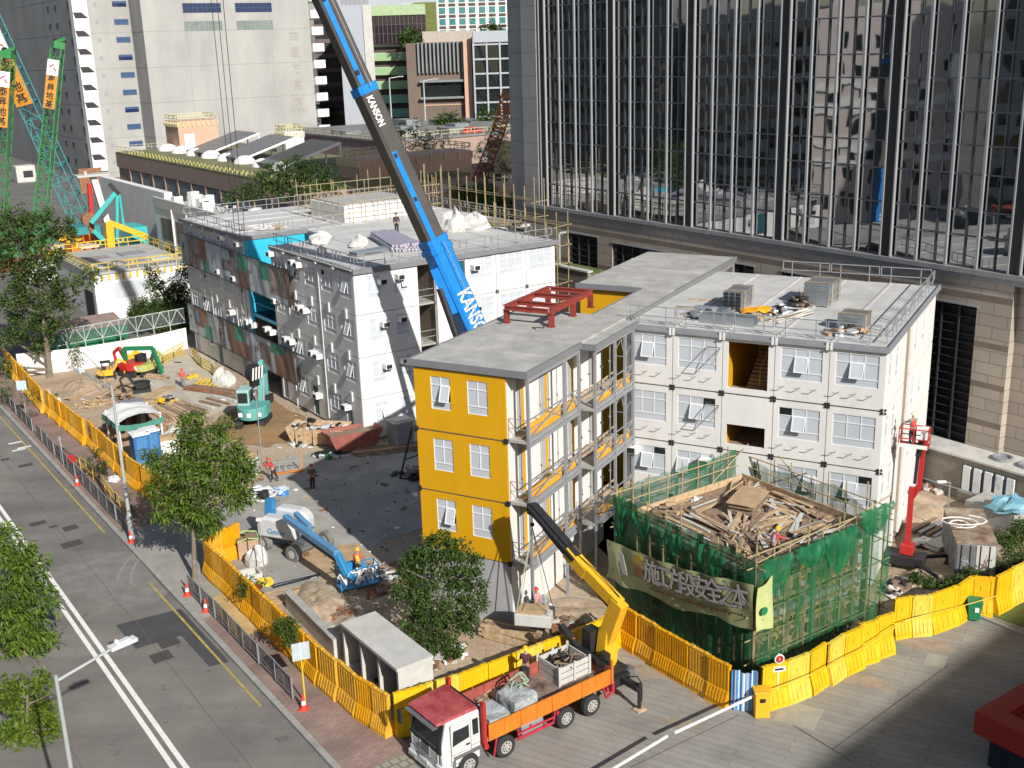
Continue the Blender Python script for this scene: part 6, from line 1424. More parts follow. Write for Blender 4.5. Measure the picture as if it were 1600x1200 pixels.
b = MB(); b.box(2.2, -1.28, 1.15, 9.0, 1.28, 1.35); b.build('bed_floor', mat('bed_floor', (.13, .085, .065), .8, var=.5, scale=1.5, col2=(.25, .18, .14)), T_)
for s in (-1, 1):
    for k in range(4): b = MB(); x = 2.25 + 1.69 * k; b.box(x, min(s * 1.29, s * 1.35), 1.2, x + 1.66, max(s * 1.29, s * 1.35), 1.95); b.box(x + .8, min(s * 1.345, s * 1.37), 1.2, x + .86, max(s * 1.345, s * 1.37), 1.95); b.build('side_board', m_orange if s < 0 else mat('faded_red_board', (.32, .075, .06), .6, var=.25, scale=2), T_)
b = MB(); b.box(9.0, -1.35, 1.2, 9.06, 1.35, 2.0); b.build('tail_board', mat('rust_red', (.30, .055, .02), .6), T_)
b = MB()
for y in (-1.25, 1.25): b.box(2.0, y - .12, .9, 2.14, y + .12, 3.05)
b.build('headboard_post', m_red, T_)
b = MB(); b.box(2.02, -1.2, 2.55, 2.12, 1.2, 2.72); b.box(2.02, -1.2, 1.3, 2.10, 1.2, 1.9)
for k in range(8): b.box(2.03, -1.1 + .29 * k, 1.9, 2.09, -1.02 + .29 * k, 2.55)
b.build('headboard', m_black, T_)
b = MB(); b.box(9.05, -1.36, 1.2, 9.15, -1.26, 2.35); b.box(9.05, 1.26, 1.2, 9.15, 1.36, 2.35); b.build('tail_posts', m_orange, T_)
# crane at the tail
b = MB(); b.box(9.35, -1.2, .75, 10.3, 1.2, 1.25); b.box(9.3, -1.0, 1.3, 10.4, 1.0, 1.42, 0); b.build('crane_base', m_black, T_); b = MB(); b.box(9.2, -1.22, .6, 9.34, 1.22, 1.15); b.build('rear_beam', m_chas, T_)
b = MB(); b.prism([(9.35, -.4, 1.3), (10.25, -.4, 1.3), (10.35, -.4, 2.3), (10.1, -.4, 3.2), (9.65, -.4, 3.2)], (0, .6, 0)); b.lathe([(.48, 1.25), (.48, 1.5)], 16, c=(9.8, -.1, 0)); b.build('column', m_cyel, T_, bevel=.03)
b = MB(); b.box(9.25, .3, 1.5, 9.85, .9, 3.0); b.box(9.1, -.9, 1.5, 9.4, -.45, 2.4); b.build('control_box', m_black, T_)
for s in (-1, 1):
    b = MB(); b.box(9.7, min(s * 1.2, s * 2.3), .95, 10.0, max(s * 1.2, s * 2.3), 1.2); b.tube((9.85, s * 2.3, 1.35), (9.85, s * 2.3, .12), .09, 8); b.path([(9.9, s * 1.5, 1.3), (10, s * 2.0, 1.5), (9.95, s * 2.35, 1.3), (9.9, s * 2.4, .5)], .03); b.build('outrigger', m_black, T_)
    b = MB(); b.ob((9.85, s * 2.3, .0), .5, .4, .08); b.build('foot', m_wood, T_)
b = MB(); b.box(9.0, -.9, 1.45, 9.3, -.2, 1.9); b.box(10.35, -.9, .6, 10.9, -.4, 1.1); b.build('oil_tank', m_grgrey, T_)
b = MB(); b.box(8.95, -1.0, 1.9, 9.25, 1.0, 2.05); b.bar((9.1, 1.0, 2.0), (9.0, 2.1, 2.7), .3, .25); b.build('valve_bank', m_black, T_)
inv = Matrix.Translation(TRK.w(0, 0, .03)) @ Matrix.Rotation(TRK.az, 4, 'Z'); inv = inv.inverted()
def tl(v): return inv @ Vector(v)
LOAD = FA.w(2.25, -1.75); TIP = Vector((LOAD.x, LOAD.y, 7.55)); BASE = TRK.w(9.88, -.1, 3.0)
hd = (TIP - BASE); hd.z = 0
E1 = BASE - hd * .17 + Vector((0, 0, 1.65)); E2 = BASE + hd * .36 + Vector((0, 0, 2.85))
b = MB(); b.bar(tl(BASE - Vector((0, 0, .35))), tl(E1 + Vector((0, 0, .2))), .5, .75); b.bar(tl(E1), tl(E2), .46, .62); b.build('main_boom', m_cyel, T_, bevel=.03)
b = MB(); b.bar(tl(E2 - hd * .12 - Vector((0, 0, .35))), tl(E2 + (TIP - E2) * .22), .5, .62); b.build('jib', m_cyel, T_, bevel=.03)
b = MB()
for k, (o1, wd) in enumerate(((.0, .34), (.24, .2), (-.24, .2))): v = Vector((hd.y, -hd.x, 0)).normalized() * o1 + Vector((0, 0, .2 - abs(o1) * .2)); b.bar(tl(E2 + (TIP - E2) * .02 + v), tl(TIP + v), wd, wd)
b.ob(tl(TIP - Vector((0, 0, .25))), .35, .35, .5); b.build('telescopic_sections', m_black, T_)
b = MB(); b.tube(tl(E2 + (TIP - E2) * .1 + Vector((0, 0, -.45))), tl(TIP + (E2 - TIP) * .25 - Vector((0, 0, .32))), .07, 8); b.tube(tl(E1 + Vector((0, 0, -.7))), tl(E2 - hd * .06 - Vector((0, 0, .5))), .09, 8); b.build('rams', m_black, T_)
b = MB(); b.path([tl(E1 + Vector((0, 0, .4))), tl((E1 + E2) / 2 + Vector((0, 0, .55))), tl(E2 + Vector((0, 0, .35))), tl(E2 + (TIP - E2) * .2 + Vector((0, 0, .45)))], .025); b.build('hoses', m_black, T_)
d3 = (E2 - E1).normalized(); up3 = Vector((0, 0, 1)); side = d3.cross(up3).normalized()
b = MB(); b.tube(tl(TIP), tl(TIP - Vector((0, 0, .7))), .025, 5); b.sphere(tl(TIP - Vector((0, 0, .8))), .11); b.build('hook', m_black, T_)
# what hangs from the hook
t = thing('hanging_crate', 'pale timber crate hanging in slings beside the yellow facade', 'crate', (LOAD.x, LOAD.y, 1.6), FA.az + R(15)); b = MB(); b.box(-.9, -.6, 0, .9, .6, .62); b.build('box', m_concl, t, bevel=.03); b = MB(); b.box(-.8, -.5, .62, .5, .45, .72); b.box(-.5, -.4, .72, .7, .3, .8); b.build('boards', m_ply, t); b = MB()
for x in (-.8, .8):
    for y in (-.5, .5): b.tube((x, y, .65), (0, 0, 5.0), .022, 5)
b.build('slings', mat('pale_green_sling', (.42, .47, .36), .8), t)
# load on the bed
def onT(x, y, z=1.39): return TRK.w(x, y, z)
t = thing('timber_crate', 'open grey timber crate filled with scrap on the lorry bed', 'crate', onT(7.85, .55), TRK.az + R(0))
b = MB(); 
for z in (0, .3, .6):
    for s in (-1, 1): b.box(-.85, s * .72 - .03, z, .85, s * .72 + .03, z + .24); b.box(s * .85 - .03, -.69, z, s * .85 + .03, .69, z + .24)
for x in (-.88, 0, .88):
    for s in (-1, 1): b.box(x - .06, s * .78 - .03, 0, x + .06, s * .78 + .03, .95)
b.box(-.82, -.69, 0, .82, .69, .05); b.build('crate', m_concl, t); heap_o = MB(); r9 = random.Random(3)
for k in range(60): c = Vector((r9.uniform(-.6, .6), r9.uniform(-.5, .5), .5 + .35 * r9.random())); d = Vector((r9.uniform(-1, 1), r9.uniform(-1, 1), r9.uniform(-.2, .2))).normalized() * .35; heap_o.bar(c - d, c + d, .06, .05, k % 2)
heap_o.build('scrap', [m_black, m_woodd], t)
m_wrap = mat('plastic_wrap', (.40, .42, .43), .25, var=.35, scale=6, bump=.6)
def wrapbox(label, loc, sx, sy, sz, seed):
    b = MB(); n = 9
    def fc(o, u, v): b.grid(lambda a, c: (lambda p: p + Vector((N_(p * 2.3 + Vector((seed, 0, 0))), N_(p * 2.1 + Vector((0, seed, 3))), N_(p * 2.2 + Vector((5, 0, seed))))) * .09)(Vector(o) + Vector(u) * a + Vector(v) * c), n, n)
    x, y = sx / 2, sy / 2
    fc((-x, -y, 0), (sx, 0, 0), (0, 0, sz)); fc((x, -y, 0), (0, sy, 0), (0, 0, sz)); fc((x, y, 0), (-sx, 0, 0), (0, 0, sz)); fc((-x, y, 0), (0, -sy, 0), (0, 0, sz)); fc((-x, -y, sz), (sx, 0, 0), (0, sy, 0))
    return b.build('wrapped_load', m_wrap, loc=loc, rz=TRK.az, label=label, cat='pallet load')
wrapbox('plastic wrapped pallet load with a green sling on the lorry bed', onT(4.4, -.45), 1.25, 1.3, .85, 1); wrapbox('lower plastic wrapped load behind the lorry cab', onT(2.95, -.5), 1.1, 1.35, .6, 2)
b = MB(); P = [(-.5, .2, .0), (-.3, .0, .35), (.1, .15, .6), (.35, -.1, .35), (.1, -.2, .1), (.5, .2, .2), (.2, .4, .5), (-.2, .3, .3)]; b.path(P, .05, 6); b.path([(p[0] * .8 + .1, -p[1], p[2] * .9) for p in P], .04, 6); b.build('sling', mat('sage_sling', (.28, .34, .24), .8), loc=onT(4.7, -.1, 2.2), label='tangled sage green lifting sling on the wrapped pallet load', cat='sling')
heap('loose_timber', 'loose dark battens and rope along the far side of the lorry bed', 'scrap', onT(4.2, .8), 1.6, .4, .3, [m_woodd, m_black, m_wood], 30, 41, TRK.az, s=(.06, .7))
heap('rag_heap', 'small pale rags by the tail of the lorry bed', 'rags', onT(8.5, -.7), .35, .2, .12, [m_bag, m_dgreen], 10, 42, TRK.az, s=(.08, .25))
# ================================================================== big mobile crane
MC = thing('mobile_crane', 'huge telescopic mobile crane boom in grey and blue rising over the site', 'crane', (0, 0, 0))
Pb = Vector((0.2, 76.4, 3.0)); Pt = Vector((-17.75, 75.2, 48.6)); dv = (Pt - Pb); BL = dv.length; dn = dv.normalized()
Bm = dn.to_track_quat('X', 'Z').to_matrix().to_4x4(); 
xa = dn; ya = Vector((0, 1, 0)); ya = (ya - xa * ya.dot(xa)).normalized(); za = xa.cross(ya)
# section corner faces the viewer, as in the photo: turn the box about its own axis
def bsec(s0, s1, w_, h_, m, name, parent, rot=38, bevel=.12):
    b = MB(); c, s = math.cos(R(rot)), math.sin(R(rot)); yy = ya * c + za * s; zz = za * c - ya * s
    n = 8; prof = []
    for k in range(4):
        for q in (-1, 1):
            a = R(45 + 90 * k) + q * R(12) ; prof.append((math.copysign(min(1, abs(math.cos(a)) * 1.35), math.cos(a)) * w_ / 2, math.copysign(min(1, abs(math.sin(a)) * 1.35), math.sin(a)) * h_ / 2))
    vs = [Pb + xa * s0 + yy * p + zz * q for p, q in prof] + [Pb + xa * s1 + yy * p + zz * q for p, q in prof]; n = len(prof)
    b.add(vs, [(i, (i + 1) % n, n + (i + 1) % n, n + i) for i in range(n)] + [tuple(range(n - 1, -1, -1)), tuple(range(n, 2 * n))]); return b.build(name, m, parent), yy, zz
# where along the boom the photo shows its joints
def along(px, py):
    best = min(((k, (lambda v: abs(600 + FPX * v.dot(DN) / v.dot(FWD) - py))(Pb + xa * (BL * k / 600) - Vector((0, 0, CAMH)))) for k in range(601)), key=lambda q: q[1]); return BL * best[0] / 600
sA = along(690, 378); sB = along(572, 140); ROTB = 40
o, yy, zz = bsec(.0, sA, 1.46, 1.66, m_blue, 'boom_base_section', MC, ROTB)
o2, yy, zz = bsec(sA, sB, 1.26, 1.42, m_boomg, 'boom_section', MC, ROTB)
o3, yy, zz = bsec(sB, BL, 1.06, 1.20, m_boomg, 'boom_section', MC, ROTB)
bsec(sA - .7, sA - .35, 1.66, 1.86, m_blue, 'boom_collar', MC, ROTB); bsec(sA - .1, sA + .3, 1.56, 1.74, m_blue, 'boom_collar', MC, ROTB); bsec(sB - .3, sB + .25, 1.34, 1.5, m_blue, 'boom_collar', MC, ROTB)
CB = Vector((0, 0, CAMH))
def facing(s):                                     # the two long faces turned to the viewer
    v = (CB - (Pb + xa * s)).normalized(); return sorted(((yy, 1, v.dot(yy)), (yy * -1, 1, -v.dot(yy)), (zz, 0, v.dot(zz)), (zz * -1, 0, -v.dot(zz))), key=lambda q: -q[2])[:2]
f2 = facing(20); right = RI
fl = min(f2, key=lambda q: q[0].dot(right)); fr = max(f2, key=lambda q: q[0].dot(right))
nl, nr = fl[0], fr[0]; hl = (.75 if fl[1] else .85); hr = (.75 if fr[1] else .85)
def stripe(s0, s1, k0, nrm, half, wd, offs, name='blue_stripe', m=None):
    b = MB(); t_ = xa.cross(nrm).normalized(); c0 = Pb + nrm * (half + .012) + t_ * offs; b.bar(c0 + xa * s0, c0 + xa * s1, wd, .02, up=nrm); return b.build(name, m or m_blue, MC)
tl_ = xa.cross(nr).normalized()
sg = 1 if tl_.dot(right) < 0 else -1
stripe(sA + .3, sB - 4.3, 0, nr, .63 if fr[1] else .71, .42, .34 * sg); stripe(sB + .3, BL - .5, 0, nr, .53 if fr[1] else .60, .38, .28 * sg)
for s_ in (sA + 3.2, sA + 12, sB - 4.6, sB + 6): b = MB(); c0 = Pb + xa * s_ + nr * ((.63 if fr[1] else .71) + .03) + tl_ * (.34 * sg); b.bar(c0 - xa * .15, c0 + xa * .15, .26, .03, up=nr); b.build('inspection_hole', m_black, MC)
Mt = onface(Pb + xa * (along(740, 478)) + nr * ((.86 if fr[1] else .975) + .02) , -xa, -tl_ * sg * -1 if (xa * -1).cross(tl_ * sg).dot(nr) > 0 else tl_ * -sg)
yv = nr.cross(-xa)
text_mesh('lettering', 'KANSON', 1.55, m_white2, MC, onface(Pb + xa * along(722, 455) + nr * ((.73 if fr[1] else .83) + .02), -xa, yv), .01, 'LEFT', .03, .62)
text_mesh('lettering', 'KANSON', .72, m_white2, MC, onface(Pb + xa * along(566, 150) + nr * ((.63 if fr[1] else .71) + .02) + tl_ * (.32 * sg), -xa, yv), .01, 'LEFT', .02, .68)
b = MB(); c1 = Pb + xa * 2.0 + nl * 1.6; b.tube(c1 - xa * 1 + nl * .6, Pb + xa * (along(725, 440)) + nl * 1.1, .26, 10); b.build('luffing_ram', m_black, MC)
b = MB(); b.bar(Pb + xa * (along(712, 480)) + nl * .9, Pb + xa * along(705, 410) + nl * .8, .7, .6); b.build('ram_bracket', m_blue, MC)
b = MB(); b.tube(Pb + xa * 3 + nr * 1.25, Pb + xa * (sA) + nr * 1.15, .03, 5); b.tube(Pb + xa * sB + nr * .9, Pb + xa * BL + nr * .9, .025, 5)
for k in range(10): s_ = 4 + k * (sA - 5) / 9; b.tube(Pb + xa * s_ + nr * .97, Pb + xa * s_ + nr * 1.25, .025, 4)
b.build('guide_ropes', m_steel, MC)
b = MB(); b.bar(Pb + xa * 1 - Vector((1.5, 0, 0)), Pb + Vector((4.5, .6, .5)), 2.6, 1.8); b.ob((1.5, 76.6, 1.0), 13, 2.9, 1.0, R(20)); b.build('carrier', m_blue, MC)
b = MB()
for k in range(5): 
    for s in (-1.3, 1.3): c = Matrix.Translation((1.5, 76.6, .65)) @ Matrix.Rotation(R(20), 4, 'Z') @ Vector((-5 + 2.4 * k, s, 0)); b.tube(c - Vector((0, .2, 0)), c + Vector((0, .2, 0)), .65, 16)
b.build('tyres', m_rub, MC)
hk = g(412, 745); hz_ = zfor(hk, 590)
b = MB()
for dx in (-.28, .0, .3): b.tube((hk.x + dx, hk.y, hz_ + .9), (Pt.x + dx * 1.5, Pt.y, Pt.z), .022, 5)
b.build('hoist_ropes', m_black, MC)
o = MB(); o.T = Matrix.Translation((hk.x, hk.y, hz_ + .35)) @ Matrix.Rotation(R(60), 4, 'Z') @ Matrix.Rotation(R(90), 4, 'X'); o.lathe([(.62, -.22), (.62, .22)], 22); o.box(-.3, -.95, -.2, .3, -.4, .2); ob_ = o.build('hook_block', m_black, MC)
o = MB(); o.T = Matrix.Translation((hk.x, hk.y, hz_ + .35)) @ Matrix.Rotation(R(60), 4, 'Z') @ Matrix.Rotation(R(90), 4, 'X')
for k in range(4): x = -.45 + .3 * k; o.prism([(x, -.45, .225), (x + .14, -.45, .225), (x + .3, .4, .225), (x + .16, .4, .225)], (0, 0, .02))
o.build('stripes', m_white2, ob_)
b = MB(); b.tube((hk.x, hk.y, hz_ - .5), (hk.x, hk.y, 1.2), .045, 5); b.sphere((hk.x, hk.y, hz_ - .75), .2); b.tube((hk.x, hk.y, 1.2), (hk.x + .6, hk.y - .4, .1), .03, 4); b.tube((hk.x, hk.y, 1.2), (hk.x - .5, hk.y + .3, .1), .03, 4); b.build('tag_rope', m_gsteel, ob_)
# ================================================================== lattice cranes and piling plant, far left
def lattice(b, p, q, w0, w1, n, r=.07, m=0):
    p = Vector(p); q = Vector(q); d = (q - p).normalized(); u = Vector((0, 1, 0)); s = d.cross(u).normalized(); u = s.cross(d)
    def cr(t): w_ = (w0 + (w1 - w0) * t) / 2; c = p.lerp(q, t); return [c + s * w_ + u * w_, c - s * w_ + u * w_, c - s * w_ - u * w_, c + s * w_ - u * w_]
    A = [cr(k / n) for k in range(n + 1)]
    for k in range(n):
        for i in range(4):
            b.bar(A[k][i], A[k + 1][i], r * 2, r * 2, m); j = (i + 1) % 4
            b.bar(A[k][i], A[k + 1][j] if k % 2 else A[k + 1][j], r * 1.3, r * 1.3, m); b.bar(A[k][i], A[k][j], r * 1.3, r * 1.3, m)
def lat_crane(label, pb, pt, m, w_, n, sign_span=None, chars='\u6cf0\u6607\u5730\u57fa'):
    t = thing('lattice_crane', label, 'crane', (0, 0, 0)); b = MB(); lattice(b, pb, pt, w_, w_ * .8, n); b.build('boom', m, t)
    pb = Vector(pb); pt = Vector(pt); d = (pt - pb).normalized()
    b = MB(); b.bar(pt, pt + d * 1.0, 1.9, 1.6); b.bar(pt + d * .8 - RI * .8, pt + d * 1.5 + RI * 1.0, .5, .5); b.build('boom_head', m, t); b = MB()
    for k in (-.5, .7): b.tube(pt + d * 1.2 + RI * k - Vector((0, .15, 0)), pt + d * 1.2 + RI * k + Vector((0, .15, 0)), .45, 12)
    b.build('sheaves', m_black, t)
    b = MB(); b.ob((pb.x, pb.y, 0), 4, 6, max(2.2, pb.z), FL.az); b.build('house', m, t)
    b = MB()
    if sign_span:
        a0, a1, a2, wd = sign_span; f = Vector((0, -1, 0)); f = (f - d * f.dot(d)).normalized(); off = f * (w_ * .55 + .1); s = d.cross(f).normalized()
        sb = MB(); sb.bar(pb.lerp(pt, a1) + off, pb.lerp(pt, a2) + off, wd, .08, up=f); sg_ = sb.build('sign_board', m_white2, t); sb = MB(); sb.bar(pb.lerp(pt, a0) + off, pb.lerp(pt, a1) + off, wd, .08, up=f); sg2 = sb.build('sign_board', mat('sign_orange', (.60, .25, .03), .6), t)
        L_ = (pt - pb).length
        yd = d; xd = d.cross(f); 
        if xd.dot(RI) < 0: xd = -xd
        zf = xd.cross(yd)
        for k, ch in enumerate(chars):
            c = pb.lerp(pt, a1 + (a0 - a1) * (k + .5) / len(chars)) + off + f * .07; text_mesh('character', ch, min(wd * .85, L_ * (a1 - a0) / len(chars) * .95), m_black, sg2, onface(c, xd, yd), .01, bold=.02)
        c = pb.lerp(pt, (a1 + a2) / 2) + off + f * .07; b2 = MB(); b2.bar(c - xd * wd * .28, c + xd * wd * .1 + yd * .5, .16, .05, up=f); b2.bar(c + xd * wd * .1, c + xd * wd * .3 - yd * .5, .16, .05, up=f); b2.build('emblem', m_red, sg_)
    return t
lat_crane('left green lattice crane boom with a narrow orange sign', FL.w(-3.6, 110, 2), FL.w(1.7, 110, 29), m_grnl, 1.9, 14, (.64, .85, .93, 1.8)); lat_crane('slim green lattice crane boom with an orange sign standing alone', FL.w(2.6, 112, 2), FL.w(9.4, 112, 30.2), m_grnl, 1.9, 14, (.69, .86, .94, 1.7)); lat_crane('big teal lattice crane boom leaning left with a wide orange sign', FL.w(10.6, 116, 3), FL.w(-2.2, 116, 47), m_tealat, 2.7, 18, (.44, .60, .69, 2.6))
PR = thing('piling_rig', 'red and white piling rig with a pale mast platform among the cranes', 'rig', FL.w(4.6, 84, 0), FL.az); b = MB(); b.bar((2, 1, 3.5), (.5, 1.6, 13.5), .8, .8); b.build('mast', m_white2, PR); b = MB(); b.ob((.3, 1.6, 13.5), 4.2, 2.4, .25, 0); b.ob((-.6, 1.0, 13.75), .3, .3, .5); b.build('mast_head', m_concl, PR); b = MB(); b.box(-.4, -2.5, 1.2, 4.4, 2.8, 3.4); b.build('body', m_red, PR, bevel=.1); b = MB(); b.box(-3, -1, 4.3, 5, 1.4, 4.6); b.build('platform', m_concl, PR)
b = MB(); b.T = Matrix.Translation((-1.2, .2, 8)) @ Matrix.Rotation(R(90), 4, 'X'); b.lathe([(.9, -.5), (.9, .5)], 18); b.T = None; b.path([(-1.2, .2, 7), (-.4, .1, 5), (1, .2, 4.6)], .3, 8); b.build('hose_reel', m_rust, PR); b = MB(); b.box(-.8, -3.2, 0, .4, 3.4, 1.1); b.box(3.4, -3.2, 0, 4.6, 3.4, 1.1); b.build('tracks', m_black, PR); b = MB(); b.bar((-.6, 1.8, 4.6), (.0, 1.9, 12.5), .5, .5); b.build('red_leader', m_red, PR)
heap('machine_clutter', 'clutter of red and yellow machine parts left of the piling rig', 'machine parts', FL.w(1.2, 86, 5), 1.4, 1.2, 2.2, [m_red, m_cyel, m_rust, m_black], 50, 50, s=(.2, 1.0))
heap('machine_clutter', 'rusty pumps, pipes and red parts under the piling rig mast', 'machine parts', FL.w(5.2, 80, 1.5), 2.2, 1.6, 3.4, [m_redo, m_rust, m_black, m_red, m_conc], 90, 51, s=(.2, 1.3)); heap('machine_clutter', 'green and rust coloured machine parts beside the slim green crane', 'machine parts', FL.w(0.5, 96, .5), 3.0, 2.0, 3.2, [m_grnl, m_rust, m_black, m_cyel], 80, 52, s=(.3, 1.6)); heap('machine_clutter', 'pale and orange site gear behind the white switch house', 'machine parts', FL.w(3.0, 79, 1.0), 2.0, 1.2, 2.6, [m_concl, m_orange, m_woodd, m_gsteel], 60, 53, s=(.2, 1.0))
CC = thing('crawler_crane', 'teal crawler crane body with a short raised arm beside the grey workshop', 'crane', FL.w(7.0, 81, 0), FL.az); b = MB(); b.box(-1.7, -2.6, 1.9, 1.9, 3.4, 3.3); b.build('deck', m_teal, CC, bevel=.06); b = MB(); b.box(.2, -2.6, 3.3, 2.4, 2.8, 7.0); b.build('engine_house', m_teal, CC, bevel=.08); b = MB(); b.box(-1.6, -2.3, 3.3, -.4, -.6, 5.0); b.build('cab', m_dteal, CC, bevel=.05); b = MB(); b.bar((-1, 1, 3.3), (-3.4, 2, 6.6), .5, .6); b.bar((-.8, 1, 5), (0, 1, 11.4), .35, .4); b.bar((-.2, 1, 11.4), (-3.6, 2, 7.6), .5, .6); b.bar((.3, 1, 6), (.3, 1, 11), .3, .3); b.build('arm', m_teal, CC, bevel=.05); b = MB(); b.bar((.2, 1, 11.2), (-.8, 1.1, 12.6), .6, .5); b.build('arm_tip', m_black, CC)
for x in (-1.8, 1.2): b = MB(); b.box(x, -3, 0, x + .9, 3.6, 1.1); b.box(x - .1, -2.4, 1.1, x + 1, 3, 1.9); b.build('track', m_black, CC, bevel=.15)
YE = thing('yellow_digger', 'yellow digger arm and body behind the yellow roof rails', 'digger', FL.w(3.8, 76.0, 0), FL.az); b = MB(); b.bar((0, 1, 2.5), (.2, .8, 8.3), .8, 1.0); b.bar((.2, .8, 8.3), (4.6, -.4, 6.0), .6, .7); b.build('arm', m_cyel, YE, bevel=.04); b = MB(); b.box(-1.2, 0, .9, 1.4, 3.5, 2.6); b.build('body', m_cyel, YE, bevel=.1); b = MB(); b.box(-1.4, -.3, 0, -.7, 3.6, .9); b.box(.8, -.3, 0, 1.5, 3.6, .9); b.build('tracks', m_black, YE)
t = thing('skip', 'orange open skip beside the piling rig behind the big tree', 'skip', g(128, 376, 3.2), FL.az + R(10)); b = MB(); b.box(-2, -1.4, -1.6, 2, -1.3, 0); b.box(-2, 1.3, -1.6, 2, 1.4, .6); b.box(-2, -1.3, -1.6, -1.9, 1.3, 0); b.box(1.9, -1.3, -1.6, 2, 1.3, 1.2); b.build('box', m_orange, t); b = MB(); b.box(-2.2, -1.5, -3.2, 2.2, 1.5, -1.65); b.build('base', m_conc, t)
for k, (px, py, m, lb) in enumerate(((45, 345, m_grnl, 'bright green machine housing behind the big left tree'), (20, 400, m_redo, 'rust red machine body behind the big left tree'), (50, 398, m_red, 'red machine panel behind the big left tree'), (40, 272, m_concl, 'white site cabin between the left lattice cranes'), (145, 290, m_rust, 'tall rusty steel plate behind the piling rig'), (70, 425, m_white2, 'white site cabin half hidden by the big left tree'), (105, 395, m_conc, 'grey concrete tank left of the white switch house'))):
    p = g(px, py + 12, 0 if k in (3, 4, 5, 6) else 1.0); s = (5, 2, 1.8), (4, 2, 1.6), (2, 2, 1.4), (4.5, 4, 4), (5, .3, 5.5), (5, 3, 2.6), (5, 4, 2.5)
    t = thing(('drilling_machine', 'pump_machine', 'generator', 'site_cabin', 'steel_plate', 'site_cabin', 'concrete_tank')[k], lb, ('machine', 'machine', 'machine', 'cabin', 'plate', 'cabin', 'tank')[k], (p.x, p.y, 0), FL.az); b = MB(); b.ob((0, 0, 0), *s[k]); b.build('body', m, t, bevel=.08); b = MB(); b.ob((s[k][0] * .1, -s[k][1] / 2 - .03, s[k][2] * .3), s[k][0] * .5, .05, s[k][2] * .4); b.build('panel', m_black if k != 4 else m_rust, t)
# ================================================================== excavators and lifts
def digger(label, p, a, s, m, m2, boom='up', cab=True, canopy=False):
    """s = scale (1 = 2.2 m wide machine); nose along local +x"""
    t = thing('excavator', label, 'excavator', p, a)
    for y in (-.8, .8): b = MB(); b.T = Matrix.Scale(s, 4); b.prism([(-1.3, y - .22, .2), (-1.1, y - .22, 0), (1.1, y - .22, 0), (1.3, y - .22, .2), (1.3, y - .22, .42), (1.1, y - .22, .6), (-1.1, y - .22, .6), (-1.3, y - .22, .42)], (0, .44, 0)); b.build('track', m_rub, t)
    b = MB(); b.T = Matrix.Scale(s, 4); P = [(-1.35 * math.cos(q), 1.12 * math.sin(q), .72) for q in [R(-75 + 15 * k) for k in range(11)]] + [(.9, 1.05, .72), (.9, -1.05, .72)]; b.prism(P, (0, 0, .85)); b.build('body', m, t, bevel=.05 * s)
    b = MB(); b.T = Matrix.Scale(s, 4)
    for y in (-.75, -.05, .6): b.box(-1.42 + abs(y) * .35, y - .12, 1.0, -1.2, y + .16, 1.3)
    b.build('stickers', m_white2, t)
    b = MB(); b.T = Matrix.Scale(s, 4)
    if canopy: 
        for x, y in ((-.6, .2), (-.6, -.9), (.5, .2), (.5, -.9)): b.bar((x, y, 1.5), (x, y, 2.7), .07, .07)
        b.box(-.8, -1.05, 2.7, .7, .35, 2.8); b.build('canopy', m_black, t); b = MB(); b.T = Matrix.Scale(s, 4); b.box(-.5, -.7, 1.55, 0, -.1, 2.0); b.box(-.6, -.7, 1.9, -.45, -.1, 2.4); b.build('seat', m_black, t)
    elif cab:
        b.box(-.5, .1, 1.55, .85, 1.0, 2.75); c_ = b.build('cab', m2, t, bevel=.06 * s); b = MB(); b.T = Matrix.Scale(s, 4); b.box(.853, .2, 1.7, .87, .9, 2.6); b.box(-.515, .2, 1.8, -.503, .9, 2.55); b.box(-.35, 1.003, 1.75, .7, 1.02, 2.6); b.box(-.35, .08, 1.75, .7, .097, 2.6); b.build('window', m_wind, c_)
    J = {'up': [(.9, -.35, 1.3), (2.0, -.35, 4.2), (3.0, -.35, 3.1), (2.9, -.35, 1.4)], 'folded': [(.9, -.2, 1.2), (1.9, -.2, 2.9), (2.9, -.2, 2.2), (2.5, -.2, .6)], 'high': [(.9, -.35, 1.4), (1.5, -.35, 5.0), (2.6, -.35, 5.3), (3.1, -.35, 3.9)]}[boom]
    b = MB(); b.T = Matrix.Scale(s, 4); b.bar(J[0], J[1], .34, .4); b.build('boom', m, t, bevel=.03); b = MB(); b.T = Matrix.Scale(s, 4); b.bar(J[1], J[2], .3, .32); b.bar(J[2], J[3], .26, .28); b.build('stick', m, t, bevel=.03)
    b = MB(); b.T = Matrix.Scale(s, 4); x, y, z = J[3]; b.prism([(x - .3, y - .4, z), (x + .3, y - .4, z), (x + .2, y - .4, z - .5), (x - .35, y - .4, z - .55)], (0, .8, 0)); b.build('bucket', m_black, t)
    b = MB(); b.T = Matrix.Scale(s, 4); b.tube((J[0][0], J[0][1] - .22, J[0][2]), Vector(J[0]).lerp(Vector(J[1]), .6) - Vector((0, .22, -.2)), .08, 6); b.build('ram', m_steel, t); return t
q = g(398, 664); digger('teal excavator with its tail to the viewer on the wet sand bed', q, R(90 - 2), 1.12, mat('faded_teal', (.10, .34, .31), .5, var=.15), mat('pale_teal', (.30, .48, .45), .5), 'up')
digger('small green and red excavator parked near the white hoarding', g(208, 586), R(150), .85, m_red, m_red, 'folded', canopy=False, cab=False); 
digger('black and yellow mini excavator with a black canopy', g(168, 592), R(20), .62, m_cyel, m_black, 'folded', canopy=True); digger('yellow-green mini excavator facing away beside the yellow guard frames', g(226, 586), R(60), .72, mat('lime_paint', (.40, .42, .12), .5), m_black, 'folded', cab=True)
digger('black mini excavator among hoses in the middle of the yard', g(222, 612), R(200), .6, m_black, m_black, 'folded', canopy=False, cab=False)
